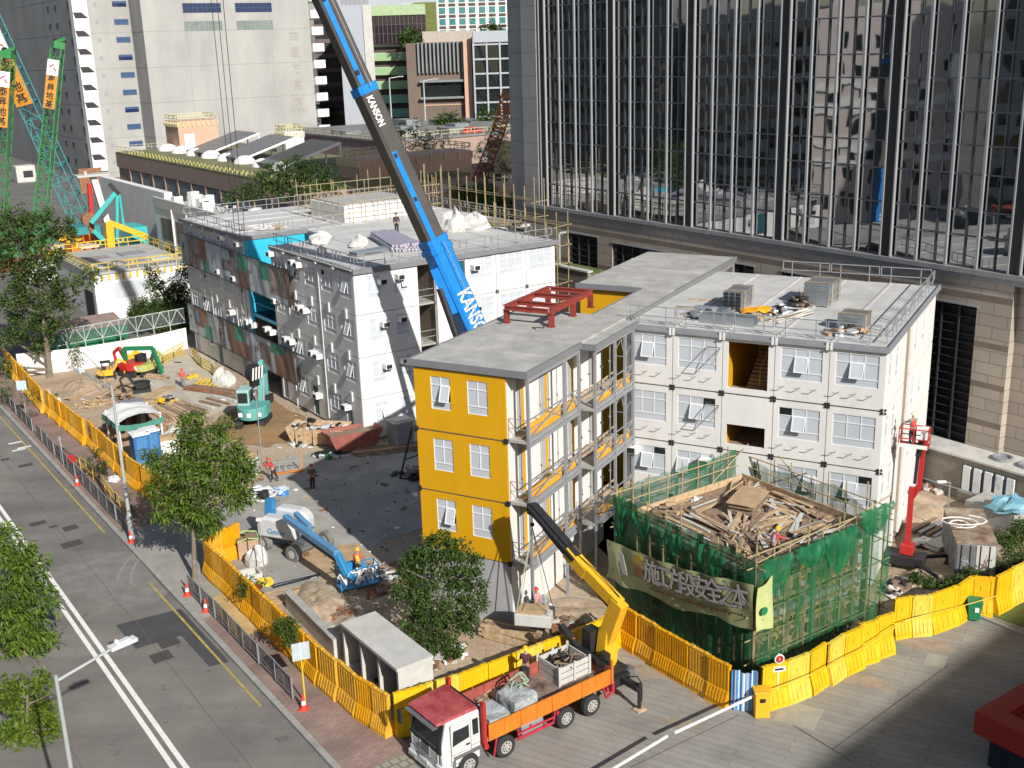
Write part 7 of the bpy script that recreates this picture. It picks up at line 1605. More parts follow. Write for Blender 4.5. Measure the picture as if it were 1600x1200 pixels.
b = MB(); P = [(-.9, .8, 0), (-.8, .6, 2.5), (2.3, .5, 2.7), (3.2, .2, .4)]
for k, c in enumerate(zip(P, P[1:])): b.bar(c[0], c[1], .3, .35)
b.build('digger_boom', m_dgreen, loc=g(205, 588), rz=R(-15), label='dark green folded digger arm over the red excavator', cat='digger arm')
# blue and white boom lift
c0 = g(463, 858); BLf = thing('boom_lift', 'blue articulated boom lift with a pale grey engine cover and tilted basket', 'boom lift', (c0.x, c0.y, .05), R(-40))
m_glift = mat('lift_grey', (.52, .53, .54), .45, var=.06); m_blift = mat('lift_blue', (.03, .22, .46), .4, var=.1)
b = MB(); b.box(-1.4, -.5, .45, 1.4, .5, .85); b.box(-1.5, -1.25, .45, -1.2, 1.25, .7); b.box(1.2, -1.25, .45, 1.5, 1.25, .7); b.build('chassis', m_grgrey, BLf)
for x in (-1.35, 1.35):
    for y in (-1.25, 1.25): b = MB(); b.tube((x, y - .2, .5), (x, y + .2, .5), .52, 20); o = b.build('wheel', mat('grey_tyre', (.17, .165, .155), .9), BLf); b = MB(); b.tube((x, y - .22, .5), (x, y + .22, .5), .25, 12); b.build('rim', m_concl, o)
TA = 18
M2 = Matrix.Rotation(R(TA), 4, 'Z')
def cover(b, y0, y1): b.T = M2; P = [(-1.9, y0, 1.0), (-1.9, y0, 1.9), (-1.5, y0, 2.35), (.3, y0, 2.3), (.75, y0, 1.9), (.75, y0, 1.0)]; b.prism(P, (0, y1 - y0, 0))
for s in (-1, 1): b = MB(); cover(b, min(s * .32, s * 1.2), max(s * .32, s * 1.2)); b.build('engine_cover', m_glift, BLf, bevel=.16)
text_mesh('lettering', 'Genie', .5, m_blift, BLf, M2 @ onface((-.5, -1.225, 1.5), (1, 0, 0), (0, 0, 1)), .005)
b = MB(); b.T = M2; b.box(-1.6, -.3, .9, 1.0, .3, 1.3); b.bar((-1.7, 0, 1.3), (-1.5, 0, 3.0), .5, .5); b.bar((-1.4, 0, 1.4), (.9, 0, 1.7), .3, .4); b.build('turntable', m_blift, BLf)
iv = (Matrix.Translation((c0.x, c0.y, .05)) @ Matrix.Rotation(R(-40), 4, 'Z')).inverted()
k0 = onY(448, 806, c0.y + .3); k1 = onY(523, 862, c0.y - 2.8); k2 = onY(545, 893, c0.y - 4.2); k3 = g(548, 915, .9)
k0 = g(446, 808, 3.0); k1 = g(527, 866, 2.6); k2 = g(542, 897, 1.5)
b = MB(); b.bar(iv @ k0, iv @ k1, .4, .4); b.bar(iv @ (k0 + Vector((.5, .5, 0))), iv @ (k1 * .3 + k0 * .7 + Vector((.5, .4, -.2))), .3, .3); b.build('boom', mat('lift_blue_pale', (.09, .25, .44), .4), BLf, bevel=.04); b = MB(); b.bar(iv @ (k0.lerp(k1, .35) - Vector((0, 0, .36))), iv @ (k1 - Vector((0, 0, .34))), .3, .2); b.build('cable_track', m_black, BLf)
b = MB(); b.bar(iv @ k1, iv @ k2, .36, .34); b.bar(iv @ k2, iv @ g(556, 905, .9), .3, .3); b.build('jib', m_blift, BLf, bevel=.03)
q = g(560, 912, .35); BK = MB(); fr_ = []
b = MB(); M3 = iv @ Matrix.Translation(q) @ Matrix.Rotation(R(25), 4, 'Z'); b.T = M3
for z in (.05, .6, 1.1):
    P = [(-1.1, -.45, z), (1.1, -.45, z), (1.1, .45, z), (-1.1, .45, z)]
    for c, d in zip(P, P[1:] + P[:1]): b.bar(c, d, .05, .05)
for x in (-1.1, -.4, .4, 1.1):
    for y in (-.45, .45): b.bar((x, y, 0), (x, y, 1.1), .045, .045)
b.box(-1.1, -.45, 0, 1.1, .45, .05); b.box(-.5, .3, .5, .6, .6, 1.2); b.build('basket', m_blift, BLf)
heap('scrap_heap', 'white cables and twisted scrap piled round the lift basket', 'scrap', g(585, 900), 1.6, 1.0, 1.0, [m_white2, m_black, m_woodd, m_steel, m_white2], 90, 61, s=(.06, .5)); 
t = thing('cable_tangle', 'tangle of white hoses draped over the blue lift basket', 'hoses', q, R(25)); r7 = random.Random(8)
for k in range(5): b = MB(); P = [(-1.0 + .4 * k + .25 * r7.gauss(0, 1), -.5 + .15 * r7.gauss(0, 1), .2 + .95 * abs(math.sin(j * 1.1 + k))) for j in range(9)]; b.path(P, .045, 5); b.build('hose', m_white2, t)
# red spider lift
c1 = g(1415, 888); SL = thing('spider_lift', 'red spider lift reaching straight up beside the white gable', 'lift', (c1.x, c1.y, .03), FA.az); b = MB(); b.box(-1.2, -.5, .3, 1.0, .6, .9); b.build('chassis', m_black, SL, bevel=.05)
b = MB(); b.box(-.35, -.35, .9, .35, .35, 1.5); b.build('turret', m_red, SL, bevel=.04)
z1 = zfor(c1, 762); z2 = zfor(c1, 700); z3 = zfor(c1, 655)
b = MB(); b.box(-.14, -.14, 1.5, .14, .14, z1); b.build('mast', m_red, SL); b = MB(); b.bar((.35, .1, z1 - .2), (.45, .2, z3 - .9), .22, .26); b.bar((.05, .1, z1 - .6), (.38, .1, z1 + .2), .2, .3); b.build('upper_boom', m_red, SL); b = MB(); b.bar((.12, .1, z1 + .2), (.2, .15, z2 + .1), .16, .16); b.bar((.2, .1, z2 - .5), (.3, .1, z2 + .4), .25, .3); b.build('link', m_black, SL); b = MB(); b.bar((.1, .1, z1 + .3), (.14, .15, z2 - .1), .1, .12); b.build('white_ram', m_white2, SL)
b = MB(); zb = z2 + .1; b.T = Matrix.Translation((.1, .0, zb))
for z in (.05, .5, 1.05):
    P = [(-.9, -.45, z), (.6, -.45, z), (.6, .35, z), (-.9, .35, z)]
    for c, d in zip(P, P[1:] + P[:1]): b.bar(c, d, .05, .05)
for x in (-.9, -.15, .6):
    for y in (-.45, .35): b.bar((x, y, 0), (x, y, 1.05), .05, .05)
b.box(-.9, -.45, 0, .6, .35, .05); b.build('basket', m_red, SL); b = MB(); b.T = Matrix.Translation((.1, .0, zb)); b.box(-.9, -.48, .0, .6, -.46, .22); b.box(.2, -.3, .5, .55, .2, 1.1); b.build('toe_board', m_white2, SL)
for s in (-1, 1):
    for e in (-1, 1): b = MB(); b.bar((s * .6, e * .4, .6), (s * 1.9, e * 1.5, .5), .15, .2); b.bar((s * 1.9, e * 1.5, .5), (s * 2.0, e * 1.6, .05), .12, .12); b.ob((s * 2, e * 1.6, 0), .4, .4, .06); b.build('outrigger', m_black, SL)
# ================================================================== ground clutter
def onG(px, py, z=0.05): return g(px, py, z)
t = thing('concrete_shed', 'pale precast concrete shed with three open bays facing the pavement', 'shed', (0, 0, 0)); p_ = Vector((-5.6, 44.75, 0)); b = MB()
CS = thing('tmp', None, None); bpy.data.objects.remove(CS)
t.location = (-5.45, 44.6, .03); t.rotation_euler.z = R(125)      # x runs along the street away from the viewer, y towards the road
b = MB(); b.box(0, -1.85, 2.2, 5.4, .06, 2.35); b.build('roof', m_concl, t); b = MB(); b.box(0, -1.8, 0, .14, .0, 2.2); b.box(5.26, -1.8, 0, 5.4, 0, 2.2); b.box(.14, -1.8, 0, 5.26, -1.66, 2.2)
b.build('wall', m_concl, t); b = MB()
for x in (1.8, 3.5): b.box(x, -1.66, 0, x + .14, 0, 2.2)
b.build('partition', m_concl, t); b = MB(); b.box(.14, -1.65, 0, 5.26, -.2, .12); b.build('floor', m_conc, t)
heap('bay_clutter', 'blue cloth and dark clutter inside the middle bay of the concrete shed', 'clutter', t.matrix_basis @ Vector((2.7, -.9, .15)), .5, .5, .9, [mat('navy_cloth', (.02, .04, .16), .8), m_black, m_woodd], 26, 71); heap('bay_clutter', 'coiled hoses and cloth inside the near bay of the concrete shed', 'clutter', t.matrix_basis @ Vector((.9, -.9, .15)), .5, .5, .7, [m_black, m_gsteel, m_woodd], 24, 72); heap('bay_clutter', 'old dark boxes inside the far bay of the concrete shed', 'clutter', t.matrix_basis @ Vector((4.4, -.9, .15)), .5, .5, .8, [m_black, m_rust, m_woodd], 20, 73)
t = thing('low_wall', 'low concrete upstand running from the shed along the pavement barriers', 'wall', (0, 0, 0)); a = g(452, 950); c = g(528, 1028); b = MB(); b.bar((a.x, a.y, .5), (c.x, c.y, .5), .35, 1.0); b.build('wall', m_concl, t); b = MB(); b.bar((a.x, a.y, 1.03), (c.x, c.y, 1.03), .42, .06); b.build('coping', m_conc, t)
sheet('concrete_slab', orient([g(*p) for p in ((455, 935), (485, 930), (535, 975), (530, 1000), (520, 1020))]), .06, m_slab2)
def boxthing(name, label, cat, px, py, sx, sy, sz, a, m, roof=None, extra=None):
    t = thing(name, label, cat, g(px, py, .05), a); b = MB(); b.box(-sx / 2, -sy / 2, 0, sx / 2, sy / 2, sz); b.build('body', m, t, bevel=.03)
    if roof: b = MB(); b.box(-sx / 2 - .06, -sy / 2 - .06, sz + .003, sx / 2 + .06, sy / 2 + .06, sz + .12); b.box(-sx / 2 + .15, -sy / 2 + .15, sz + .12, sx / 2 - .15, sy / 2 - .15, sz + .2); b.build('roof', roof, t)
    if extra: b = MB(); b.box(-sx / 2 + .2, -sy / 2 - .03, .05, sx / 2 - .2, -sy / 2 - .001, sz - .15); b.build('door', extra, t)
    return t
m_tblue = mat('toilet_blue', (.03, .13, .33), .5)
for k, (px, py) in enumerate(((222, 722), (238, 716))): boxthing('portable_toilet', ('blue portable toilet with white roof nearer the street', 'blue portable toilet with white roof beside the black netting')[k], 'toilet', px, py, 1.15, 1.15, 2.2, FL.az + R(0), m_tblue, m_plast, mat('toilet_door', (.06, .2, .42), .5))
# shelter
t = thing('shelter', 'white framed worker shelter with a green tarpaulin edge behind the barriers', 'shelter', g(213, 690, .05), FL.az); b = MB()
for x, y in ((-1.6, -1.6), (1.6, -1.6), (-1.6, 1.6), (1.6, 1.6)): b.box(x - .06, y - .06, 0, x + .06, y + .06, 2.5)
b.build('post', m_plast, t); b = MB(); b.grid(lambda u, v: (-1.8 + 3.6 * u, -1.8 + 3.6 * v, 2.75 - .5 * abs(2 * u - 1) ** 2 + .12 * N_(Vector((u * 4, v * 4, 1)))), 12, 12); b.build('roof', m_plast, t, smooth=True); b = MB(); b.grid(lambda u, v: (-1.8 + 3.6 * u, -1.83 + .06 * math.sin(u * 20), 2.2 - .45 * (1 - v) - .25 * math.sin(u * 3.1)), 24, 3); b.grid(lambda u, v: (-1.83 + .05 * math.sin(u * 18), -1.8 + 3.6 * u, 2.25 - .5 * (1 - v)), 24, 3); b.build('valance', mat('faded_green_tarp', (.06, .24, .18), .7), t, smooth=True); b = MB(); b.box(-1.5, 1.3, 0, 1.5, 1.4, 2.2); b.box(1.3, -1.4, 0, 1.4, 1.4, 1.6); b.build('back_sheet', m_woodd, t)
for k, (dx, lb) in enumerate(((-.7, 'dark coat hung in the shelter nearer the street'), (.2, 'dark overall hung in the middle of the shelter'), (.9, 'grey coat hung at the right of the shelter'))): p = FL.l(g(213, 690)); b = MB(); b.add([(-.25, -.1, 0), (.25, -.1, 0), (.2, .1, 0), (-.2, .1, 0), (-.2, -.06, 1.1), (.2, -.06, 1.1), (.15, .06, 1.1), (-.15, .06, 1.1)], [(3, 2, 1, 0), (4, 5, 6, 7), (0, 1, 5, 4), (1, 2, 6, 5), (2, 3, 7, 6), (3, 0, 4, 7)]); b.build('hanging_coat', m_black if k < 2 else m_gsteel, loc=FL.w(p.x + dx, p.y + .6, .85), rz=FL.az, bevel=.05, label=lb, cat='coat')
boxthing('water_tank', 'white plastic chair stack and tank beside the shelter', 'tank', 188, 672, .9, .9, 1.3, FL.az, m_plast); boxthing('machine_cover', 'grey machine under a cover behind the shelter', 'machine', 208, 648, 1.8, 1.4, 1.2, FL.az, m_galv)
boxthing('site_cabinet', 'small white box cabinet beside the big tree crown', 'cabinet', 262, 706, 1.5, 1.2, 1.1, FL.az, m_plast, m_ply)
heap('pole_rack', 'long black bundle of pipes and netting behind the toilets', 'pipes', g(258, 685), .7, 2.0, .8, [m_black, m_gsteel, m_black], 60, 81, FL.az + R(15), s=(.1, .7)); sack('white sheet thrown over the black pipes', g(272, 690), 1.0, .6, 1.0, m_sackw, 82, 'sheet')
t = thing('mesh_fence', 'rusty reinforcement mesh panels standing behind the shelter', 'mesh', g(238, 668, .05), FL.az + R(-60)); b = MB()
for k in range(14): b.tube((-1.8 + .27 * k, 0, 0), (-1.8 + .27 * k, 0, 1.4), .03, 4)
for z in (.2, .7, 1.3): b.tube((-1.9, 0, z), (1.9, 0, z), .03, 4)
b.build('mesh', m_rust, t)
def planks(label, px, py, a, n, L_, wd, mm, lay=1, cat='planks', name='plank_stack', th=.06, gap=1.15, z=.05):
    t = thing(name, label, cat, g(px, py, z), a)
    for k in range(n):
        q = k % max(1, n // lay); r_ = k // max(1, n // lay); b = MB(); b.bar((-L_ / 2 + rnd.uniform(-.2, .2), (q - n / lay / 2) * wd * gap, th * (r_ + .6)), (L_ / 2 + rnd.uniform(-.2, .2), (q - n / lay / 2) * wd * gap + rnd.uniform(-.1, .1), th * (r_ + .6)), wd, th * .9); b.build('plank', mm[k % len(mm)], t)
    return t
sa = FL.az + R(90)
planks('two long brown steel beams lying at the edge of the sand bed', 328, 612, sa + R(28), 4, 5.2, .28, (m_woodd, m_rust), 1, 'beams', 'beam_pair', .25)
t = planks('row of grey timber skids laid out before the sand bed', 345, 626, sa + R(18), 9, 3.0, .25, (m_woodd, m_concl, m_woodd), 1, 'skids', 'skid_row', .15, 3.0)
planks('long planks laid side by side left of the sand bed', 280, 642, sa + R(6), 8, 5.5, .3, (m_wood, m_ply, m_woodd), 1, gap=1.3); planks('stack of pale planks behind the tree crown', 245, 615, sa + R(-55), 8, 4.2, .28, (m_wood, m_ply), 2); planks('scattered boards beside the mini excavators', 190, 608, sa + R(-50), 7, 3.8, .3, (m_wood, m_woodd, m_ply), 1, gap=1.6)
planks('broad flat stack of dark planks behind the skip of rubble', 606, 702, R(15), 16, 5.0, .32, (m_woodd, m_wood, m_woodd), 4); planks('black steel tubes lying in front of the boom lift', 462, 908, R(28), 4, 2.6, .12, (m_black, m_gsteel), 1, 'tubes', 'tube_bundle', .12); planks('pale boards lying beside the near barriers', 440, 930, R(20), 5, 3.2, .3, (m_wood, m_ply), 1); planks('stack of used formwork timbers under the round tree', 800, 1000, FA.az, 18, 3.0, .2, (m_wood, m_woodd, m_ply), 6, gap=1.2, th=.12)
planks('grey steel frame pieces lying on the bare ground by the boundary wall', 1480, 822, R(40), 6, 4.5, .25, (m_steel, m_woodd), 1, 'frames', 'frame_stack', .2, 1.8); planks('grey flat sheets stacked on the bare ground beside the container', 1463, 845, R(35), 5, 2.6, 1.0, (m_concl, m_conc), 5, 'sheets', 'sheet_stack')
# rubble skip and heaps
t = thing('rubble_skip', 'timber-sided rubble skip heaped with waste before the white block', 'skip', g(500, 690, .05), R(-12)); b = MB(); 
b.add([(-1.9, -.9, .1), (1.9, -.9, .1), (1.9, .9, .1), (-1.9, .9, .1), (-2.3, -1.1, 1.35), (2.3, -1.1, 1.35), (2.3, 1.1, 1.35), (-2.3, 1.1, 1.35)], [(3, 2, 1, 0), (0, 1, 5, 4), (1, 2, 6, 5), (2, 3, 7, 6), (3, 0, 4, 7)])
for x in (-1.4, 0, 1.4): b.box(x - .05, -1.2, .1, x + .05, -1.05, 1.35)
b.build('box', m_wood, t); heapm = MB(); r5 = random.Random(9)
for k in range(80): heapm.ob((r5.uniform(-2, 2), r5.uniform(-.9, .9), .7 + r5.random() * .7), r5.uniform(.15, .7), r5.uniform(.1, .4), r5.uniform(.06, .3), r5.uniform(0, 3), k % 5, r5.uniform(-.4, .4))
heapm.build('rubble', [m_concl, m_black, m_ply, m_bag, m_rust], t)
t = thing('rubble_skip', 'dull red open skip at the foot of the white gable', 'skip', g(552, 700, .05), R(28)); b = MB(); b.add([(-1.5, -.8, .1), (1.5, -.8, .1), (1.5, .8, .1), (-1.5, .8, .1), (-2.1, -1.0, 1.5), (2.1, -1.0, 1.5), (2.1, 1.0, 1.5), (-2.1, 1.0, 1.5)], [(3, 2, 1, 0), (0, 1, 5, 4), (1, 2, 6, 5), (2, 3, 7, 6), (3, 0, 4, 7), ]); b.build('box', mat('dull_red_skip', (.30, .10, .075), .8, var=.25), t); b = MB(); b.box(-1.8, -.85, 1.0, 1.8, .85, 1.25); b.build('load', m_woodd, t)
for k, a in enumerate(((470, 690, 1.2, .8, .9, 'white and grey sheets piled at the left of the rubble skip', [m_bag, m_concl, m_black]), (515, 712, 1.2, .7, .5, 'black netting and green rags in front of the rubble skip', [m_black, m_black, m_dgreen, m_bag]), (408, 775, 1.0, .9, 1.0, 'white bags and buckets beside the big tree', [m_white2, m_bag, m_black]), (440, 770, .6, .4, .5, 'blue striped cloth bundle on the concrete yard', [m_blw, m_blu]), (660, 745, 1.0, 2.2, 1.6, 'tangle of dark steel against the yellow block', [m_black, m_woodd, m_gsteel]), (640, 900, 2.2, 1.2, .7, 'dark debris heap between the lift and the round tree', [m_woodd, m_black, m_rust, m_concl]), (145, 632, 1.8, .9, .5, 'tan canvas covered heap by the barriers', [m_ply, m_wood]), (175, 668, 1.2, .7, .5, 'pale scraps and bags left of the shelter', [m_bag, m_woodd, m_concl]), (190, 625, 2.6, 1.0, .6, 'black hoses and timber heap in the yard', [m_black, m_woodd, m_wood, m_rust]), (400, 640, .1, .1, .1, 'small stones at the excavator track', [m_concl]), (690, 1030, 1.6, .7, .5, 'rubbish and white scraps under the round tree', [m_concl, m_woodd, m_white2, m_rust]), (880, 975, 1.6, 1.0, .35, 'broken stones on the earth behind the yellow barriers', [m_concl, m_rust, m_woodd]), (840, 960, 1.2, 1.2, 1.1, 'grey steel and hoses at the foot of the gallery', [m_gsteel, m_black, m_white2]), (1400, 920, 1.2, .6, .5, 'white bags and dark rubbish behind the yellow barriers', [m_white2, m_black, m_woodd]), (1440, 760, 1.6, .5, .3, 'pale rubble along the foot of the boundary wall', [m_concl, m_rust]), (1445, 850, .6, .6, .2, 'torn white sheets on the bare ground', [m_white2, m_black]), (300, 590, .6, .3, .3, 'small yellow machine parts on the yard', [m_lyel, m_black]), (260, 628, .9, .6, .7, 'yellow plate compactor and black engine parts', [m_cyel, m_black, m_steel]), (600, 930, 1.0, .8, .3, 'broken branches and roots by the lift basket', [m_woodd, m_rust]), (548, 965, 1.6, .7, .25, 'brown leaves and dug soil near the shed', [m_rust, m_woodd]))):
    heap('debris_heap', a[5], 'debris', g(a[0], a[1], .04), a[2], a[3], a[4], a[6], 46, 100 + k, rnd.uniform(0, 3), s=(.1, .6))
for k, a in enumerate(((500, 940, 3.0, 1.6, .5, 'earth'), (610, 960, 3.5, 2.2, .6, 'earth'), (130, 605, 3.0, 1.6, .7, 'earth'), (900, 960, 3.0, 2.0, .4, 'earth'), (1440, 800, 3.0, 2.5, .5, 'earth'), (1430, 905, 2.0, 1.2, .4, 'earth'))):
    p = g(a[0], a[1]); mound('earth_mound', p.x, p.y, a[2], a[3], a[4], m_site, rnd.random() * 3, seed=20 + k, kind='structure')
# packed bricks, drums, tub near the entrance
t = thing('brick_pack', 'strapped pack of pale bricks on a pallet inside the site entrance', 'bricks', g(388, 868, .05), R(20)); b = MB(); b.box(-.6, -.6, .12, .6, .6, 1.2); b.build('bricks', brickmat('pale_bricks', (.45, .30, .19), (.50, .34, .22), (.25, .17, .11), .24, .1, .012, (R(90), 0, 0)), t); b = MB(); b.box(-.65, -.65, 0, .65, .65, .12); b.build('pallet', m_woodd, t); b = MB(); b.path([(-.62, -.62, 1.22), (0, -.7, 1.4), (.62, -.62, 1.22), (.65, .5, 1.25), (0, .6, 1.35), (-.62, .5, 1.22)], .04, 5); b.build('strap', mat('lime_strap', (.35, .50, .20), .7), t)
sack('round white bulk bag beside the pack of bricks', g(402, 885), .6, .55, 1.0, m_sackw, 91); b = MB()
for s in (-1, 1): b.box(-.8, s * .5 - .08, 0, .8, s * .5 + .08, .5); b.box(s * .8 - .08, -.42, 0, s * .8 + .08, .42, .5)
b.build('concrete_trough', m_concl, loc=g(384, 908, .05), rz=R(30), label='open pale concrete trough standing by the near barriers', cat='trough')
t = thing('light_mast', 'thin grey pole with a small head beside the brick pack', 'mast', g(414, 905, .05)); b = MB(); b.tube((0, 0, 0), (0, 0, 3.6), .035, 6); b.build('pole', m_steel, t); b = MB(); b.ob((0, 0, 3.6), .3, .15, .15); b.build('head', m_white2, t)
sack('yellow bag lying beside the near sapling', g(416, 915), .5, .4, .4, m_lyel, 92); sack('red bag lying beside the near sapling', g(402, 922), .25, .2, .25, m_red, 93)
b = MB(); b.lathe([(.3, 0), (.3, .6), (.02, .62)], 12); b.build('drum', m_black, loc=g(414, 780, .05), label='short black drum beside the white bags on the yard', cat='drum')
sack('grey boulder sized bag lying on the pavement beside the crouching worker', g(178, 752, .12), .45, .3, .4, m_bag, 94)
# yellow guard frames in the yard
t = thing('guard_frames', 'zigzag of yellow guard frames at the foot of the left block', 'guard frames', (0, 0, 0)); P = [g(*p) for p in ((302, 560), (315, 575), (332, 585), (345, 600))]
for p, q in zip(P, P[1:]):
    b = MB()
    for z in (.15, .5, .8, 1.1): b.bar((p.x, p.y, z), (q.x, q.y, z), .05, .07)
    for k in range(6): c = p.lerp(q, k / 5); b.bar((c.x, c.y, 0), (c.x, c.y, 1.1), .05)
    b.build('frame', m_lyel, t)
t = thing('guard_frames', 'row of yellow guard frames leading to the hoarding', 'guard frames', (0, 0, 0)); P = [g(*p) for p in ((238, 580), (255, 570), (272, 560), (288, 552))]
for p, q in zip(P, P[1:]):
    b = MB()
    for z in (.15, .5, .8, 1.1): b.bar((p.x, p.y, z), (q.x, q.y, z), .05, .07)
    for k in range(6): c = p.lerp(q, k / 5); b.bar((c.x, c.y, 0), (c.x, c.y, 1.1), .05)
    b.build('frame', m_lyel, t)
t = thing('guard_frames', 'low yellow guard frames folded on the yard before the stone lump', 'guard frames', g(322, 603, .05), R(-20)); b = MB()
for k in range(5): b.bar((-1.2, .15 * k, .1 + .1 * k), (1.2, .15 * k, .15 + .1 * k), .06); b.bar((-1 + .5 * k, -.3, .1), (-.8 + .5 * k, .6, .5), .06)
b.build('frame', m_lyel, t)
sack('pale broken stone lump beside the yellow guard frames', g(352, 602), 1.0, .7, 1.1, m_concl, 95, 'stone', name='stone_lump'); sack('yellow dumper tub standing before the hoarding', g(212, 566), .9, .7, 1.0, m_cyel, 96, 'tub', name='tub')
t = thing('guard_frames', 'broken yellow railing on the pavement inside the middle railing', 'guard frames', (0, 0, 0)); P = [FL.w(-18.9, 8.2), FL.w(-18.7, 4), FL.w(-18.9, -.5), FL.w(-19, -3.5)]
for p, q in zip(P, P[1:]):
    b = MB()
    for z in (.3, .9): b.bar((p.x, p.y, z + .1), (q.x, q.y, z + rnd.uniform(-.1, .25)), .06)
    for k in range(4): c = p.lerp(q, k / 3); b.bar((c.x, c.y, .1), (c.x, c.y, 1.0), .06)
    b.build('frame', m_lyel, t)
t = thing('stretcher_frame', 'folding steel frame trestle in front of the worker in red', 'trestle', g(448, 738, .05), R(10)); b = MB(); 
for z in (.1, .8): b.bar((-1, 0, z), (1, 0, z + .1), .06)
for k in range(5): b.bar((-1 + .5 * k, 0, .1), (-.8 + .4 * k, 0, .85), .05)
b.build('frame', m_steel, t); b = MB(); b.bar((1.1, 0, 0), (1.1, 0, 1.4), .08); b.bar((-1, -.2, .05), (1.2, -.2, .15), .2, .08); b.build('post', m_orange, t)
b = MB(); b.bar((0, 0, 0), (-1.6, 1.6, 1.9), .22, .05); b.build('plank', m_ply, loc=g(98, 650, .6), label='long pale plank leaning over the barriers beside the man in white', cat='plank')
t = thing('pallet_stack', 'short stack of brown blocks on white slats near the excavator rope', 'pallet', g(396, 740, .05), R(-10)); b = MB(); b.box(-.35, -.35, 1.3, .35, .35, 1.7); b.build('blocks', m_ply, t); b = MB()
for k in range(7): b.box(-.4, -.4, .18 * k, .4, .4, .18 * k + .12)
b.build('slats', m_white2, t)
# shipping container and overgrowth at the right
t = thing('shipping_container', 'battered grey container with scrawled doors and a rusty top by the boundary wall', 'container', g(1490, 908, .02), FA.az + R(16)); t.scale = (.84, .8, .84); b = MB(); b.box(0, 0, .15, 2.44, 6.05, 2.7)
for k in range(20): b.box(-.04, .15 + .29 * k, .3, 0, .30 + .29 * k, 2.6); b.box(2.44, .15 + .29 * k, .3, 2.48, .30 + .29 * k, 2.6)
b.build('body', mat('container_grey', (.12, .13, .14), .7, var=.35, scale=2, col2=(.3, .3, .3)), t); 
for k in range(2): b = MB(); b.box(.06 + 1.17 * k, -.05, .2, 1.2 + 1.17 * k, -.005, 2.6); d = b.build('door', m_galv if k == 0 else m_concl, t); b = MB(); [b.tube((.3 + 1.17 * k + .55 * q, -.08, .2), (.3 + 1.17 * k + .55 * q, -.08, 2.6), .03, 6) for q in range(2)]; b.build('lock_bar', m_black, d); b = MB(); [b.bar((.25 + 1.17 * k + rnd.uniform(0, .5), -.058, .8 + rnd.random() * 1.3), (.4 + 1.17 * k + rnd.uniform(0, .6), -.058, .8 + rnd.random() * 1.3), .05, .01) for q in range(9)]; b.build('scrawl', m_white2 if k == 0 else m_rust, d)
b = MB(); b.box(-.05, -.05, 2.7, 2.5, 6.1, 2.76); b.build('roof', mat('rust_roof', (.25, .10, .04), .9, var=.5, scale=.8, col2=(.28, .24, .18)), t)
b = MB(); P = [(.6 + .5 * math.cos(a * .6) * (1 + .1 * a), 2.2 + .7 * math.sin(a * .6), 2.85 + .02 * a) for a in range(24)]; P = [(p[0] * .84, p[1] * .9, p[2] * .86) for p in P]; b.path(P, .04, 5); b.build('hose_coil', m_white2, loc=t.location, rz=t.rotation_euler.z, label='coil of pale hose on the rusty container roof', cat='hose')
sack('pale blue wrapped bale on the ledge above the container', g(1578, 797, 1.2), 1.3, .8, .7, mat('blue_wrap', (.16, .34, .42), .5, var=.2, scale=2), 97, 'bale'); b = MB(); b.box(-2.2, -1.6, 0, 2.2, 1.6, 1.15); b.build('plinth', m_conc, loc=g(1575, 806, 0) , rz=FT.az, label='rough concrete plinth under the pale blue bale', cat='plinth')
t = thing('site_lamp', 'small white bracket lamp on a thin pole near the container', 'lamp', g(1478, 832, .02)); b = MB(); b.tube((0, 0, 0), (0, 0, 3.2), .04, 6); b.bar((0, 0, 3.2), (-.5, 0, 3.25), .06, .06); b.build('pole', m_steel, t); b = MB(); b.ob((-.5, 0, 3.22), .5, .2, .1); b.build('head', m_white2, t)
boxthing('switch_box', 'grey steel switch box at the foot of the white gable', 'switch box', 627, 695, 1.6, 1.3, 1.9, FL.az, m_conc, m_concl, m_gsteel); boxthing('switch_box', 'second pale box behind the grey switch box by the yellow block', 'switch box', 640, 668, 1.6, 1.4, 2.2, FL.az, m_conc, m_concl)
# leaning dark steel door frame near the yellow wall
b = MB(); b.bar((0, 0, 0), (.9, 1.6, 3.2), .1); b.bar((1.4, .6, 0), (1.2, 1.9, 3.0), .1); b.bar((0, 0, 0), (2.4, -.6, .05), .12); b.bar((.3, .5, 1.2), (1.3, 1.2, 1.3), .08); b.build('steel_trestle', m_black, loc=g(625, 748, .05), rz=R(0), label='dark steel trestle leaning beside the yellow block', cat='trestle')
# far street lamps and vehicles on the viaduct
for px, yb, yt, lb in ((850, 0, 0, ''),): pass
def flamp(label, px, pyb, pyt, Y): p = onY(px, pyb, Y); q = onY(px, pyt, Y); t = thing('street_lamp', label, 'street lamp', (p.x, p.y, p.z)); h_ = q.z - p.z; b = MB(); b.tube((0, 0, -6), (0, 0, h_), .22, 6, 0, .14); b.build('post', m_lamp, t); b = MB(); b.bar((0, 0, h_), (2.6, 0, h_ + .3), .2); b.ob((2.6, 0, h_ + .2), 1.2, .4, .2); b.build('arm', m_lamp, t)
flamp('pale street lamp in front of the green balconies', 612, 190, 122, 262); flamp('pale street lamp in front of the brown louvre block', 665, 193, 126, 255)
t = thing('lattice_crane', 'orange and rust lattice crane mast standing beside the tower pier', 'crane', (0, 0, 0)); b = MB(); lattice(b, onY(748, 285, 150), onY(782, 196, 150), 1.7, 1.5, 9, .08); b.build('mast', m_redo, t); b = MB(); lattice(b, onY(780, 200, 150), onY(794, 142, 150), 1.6, 1.3, 6, .1); b.build('boom', m_orange, t)
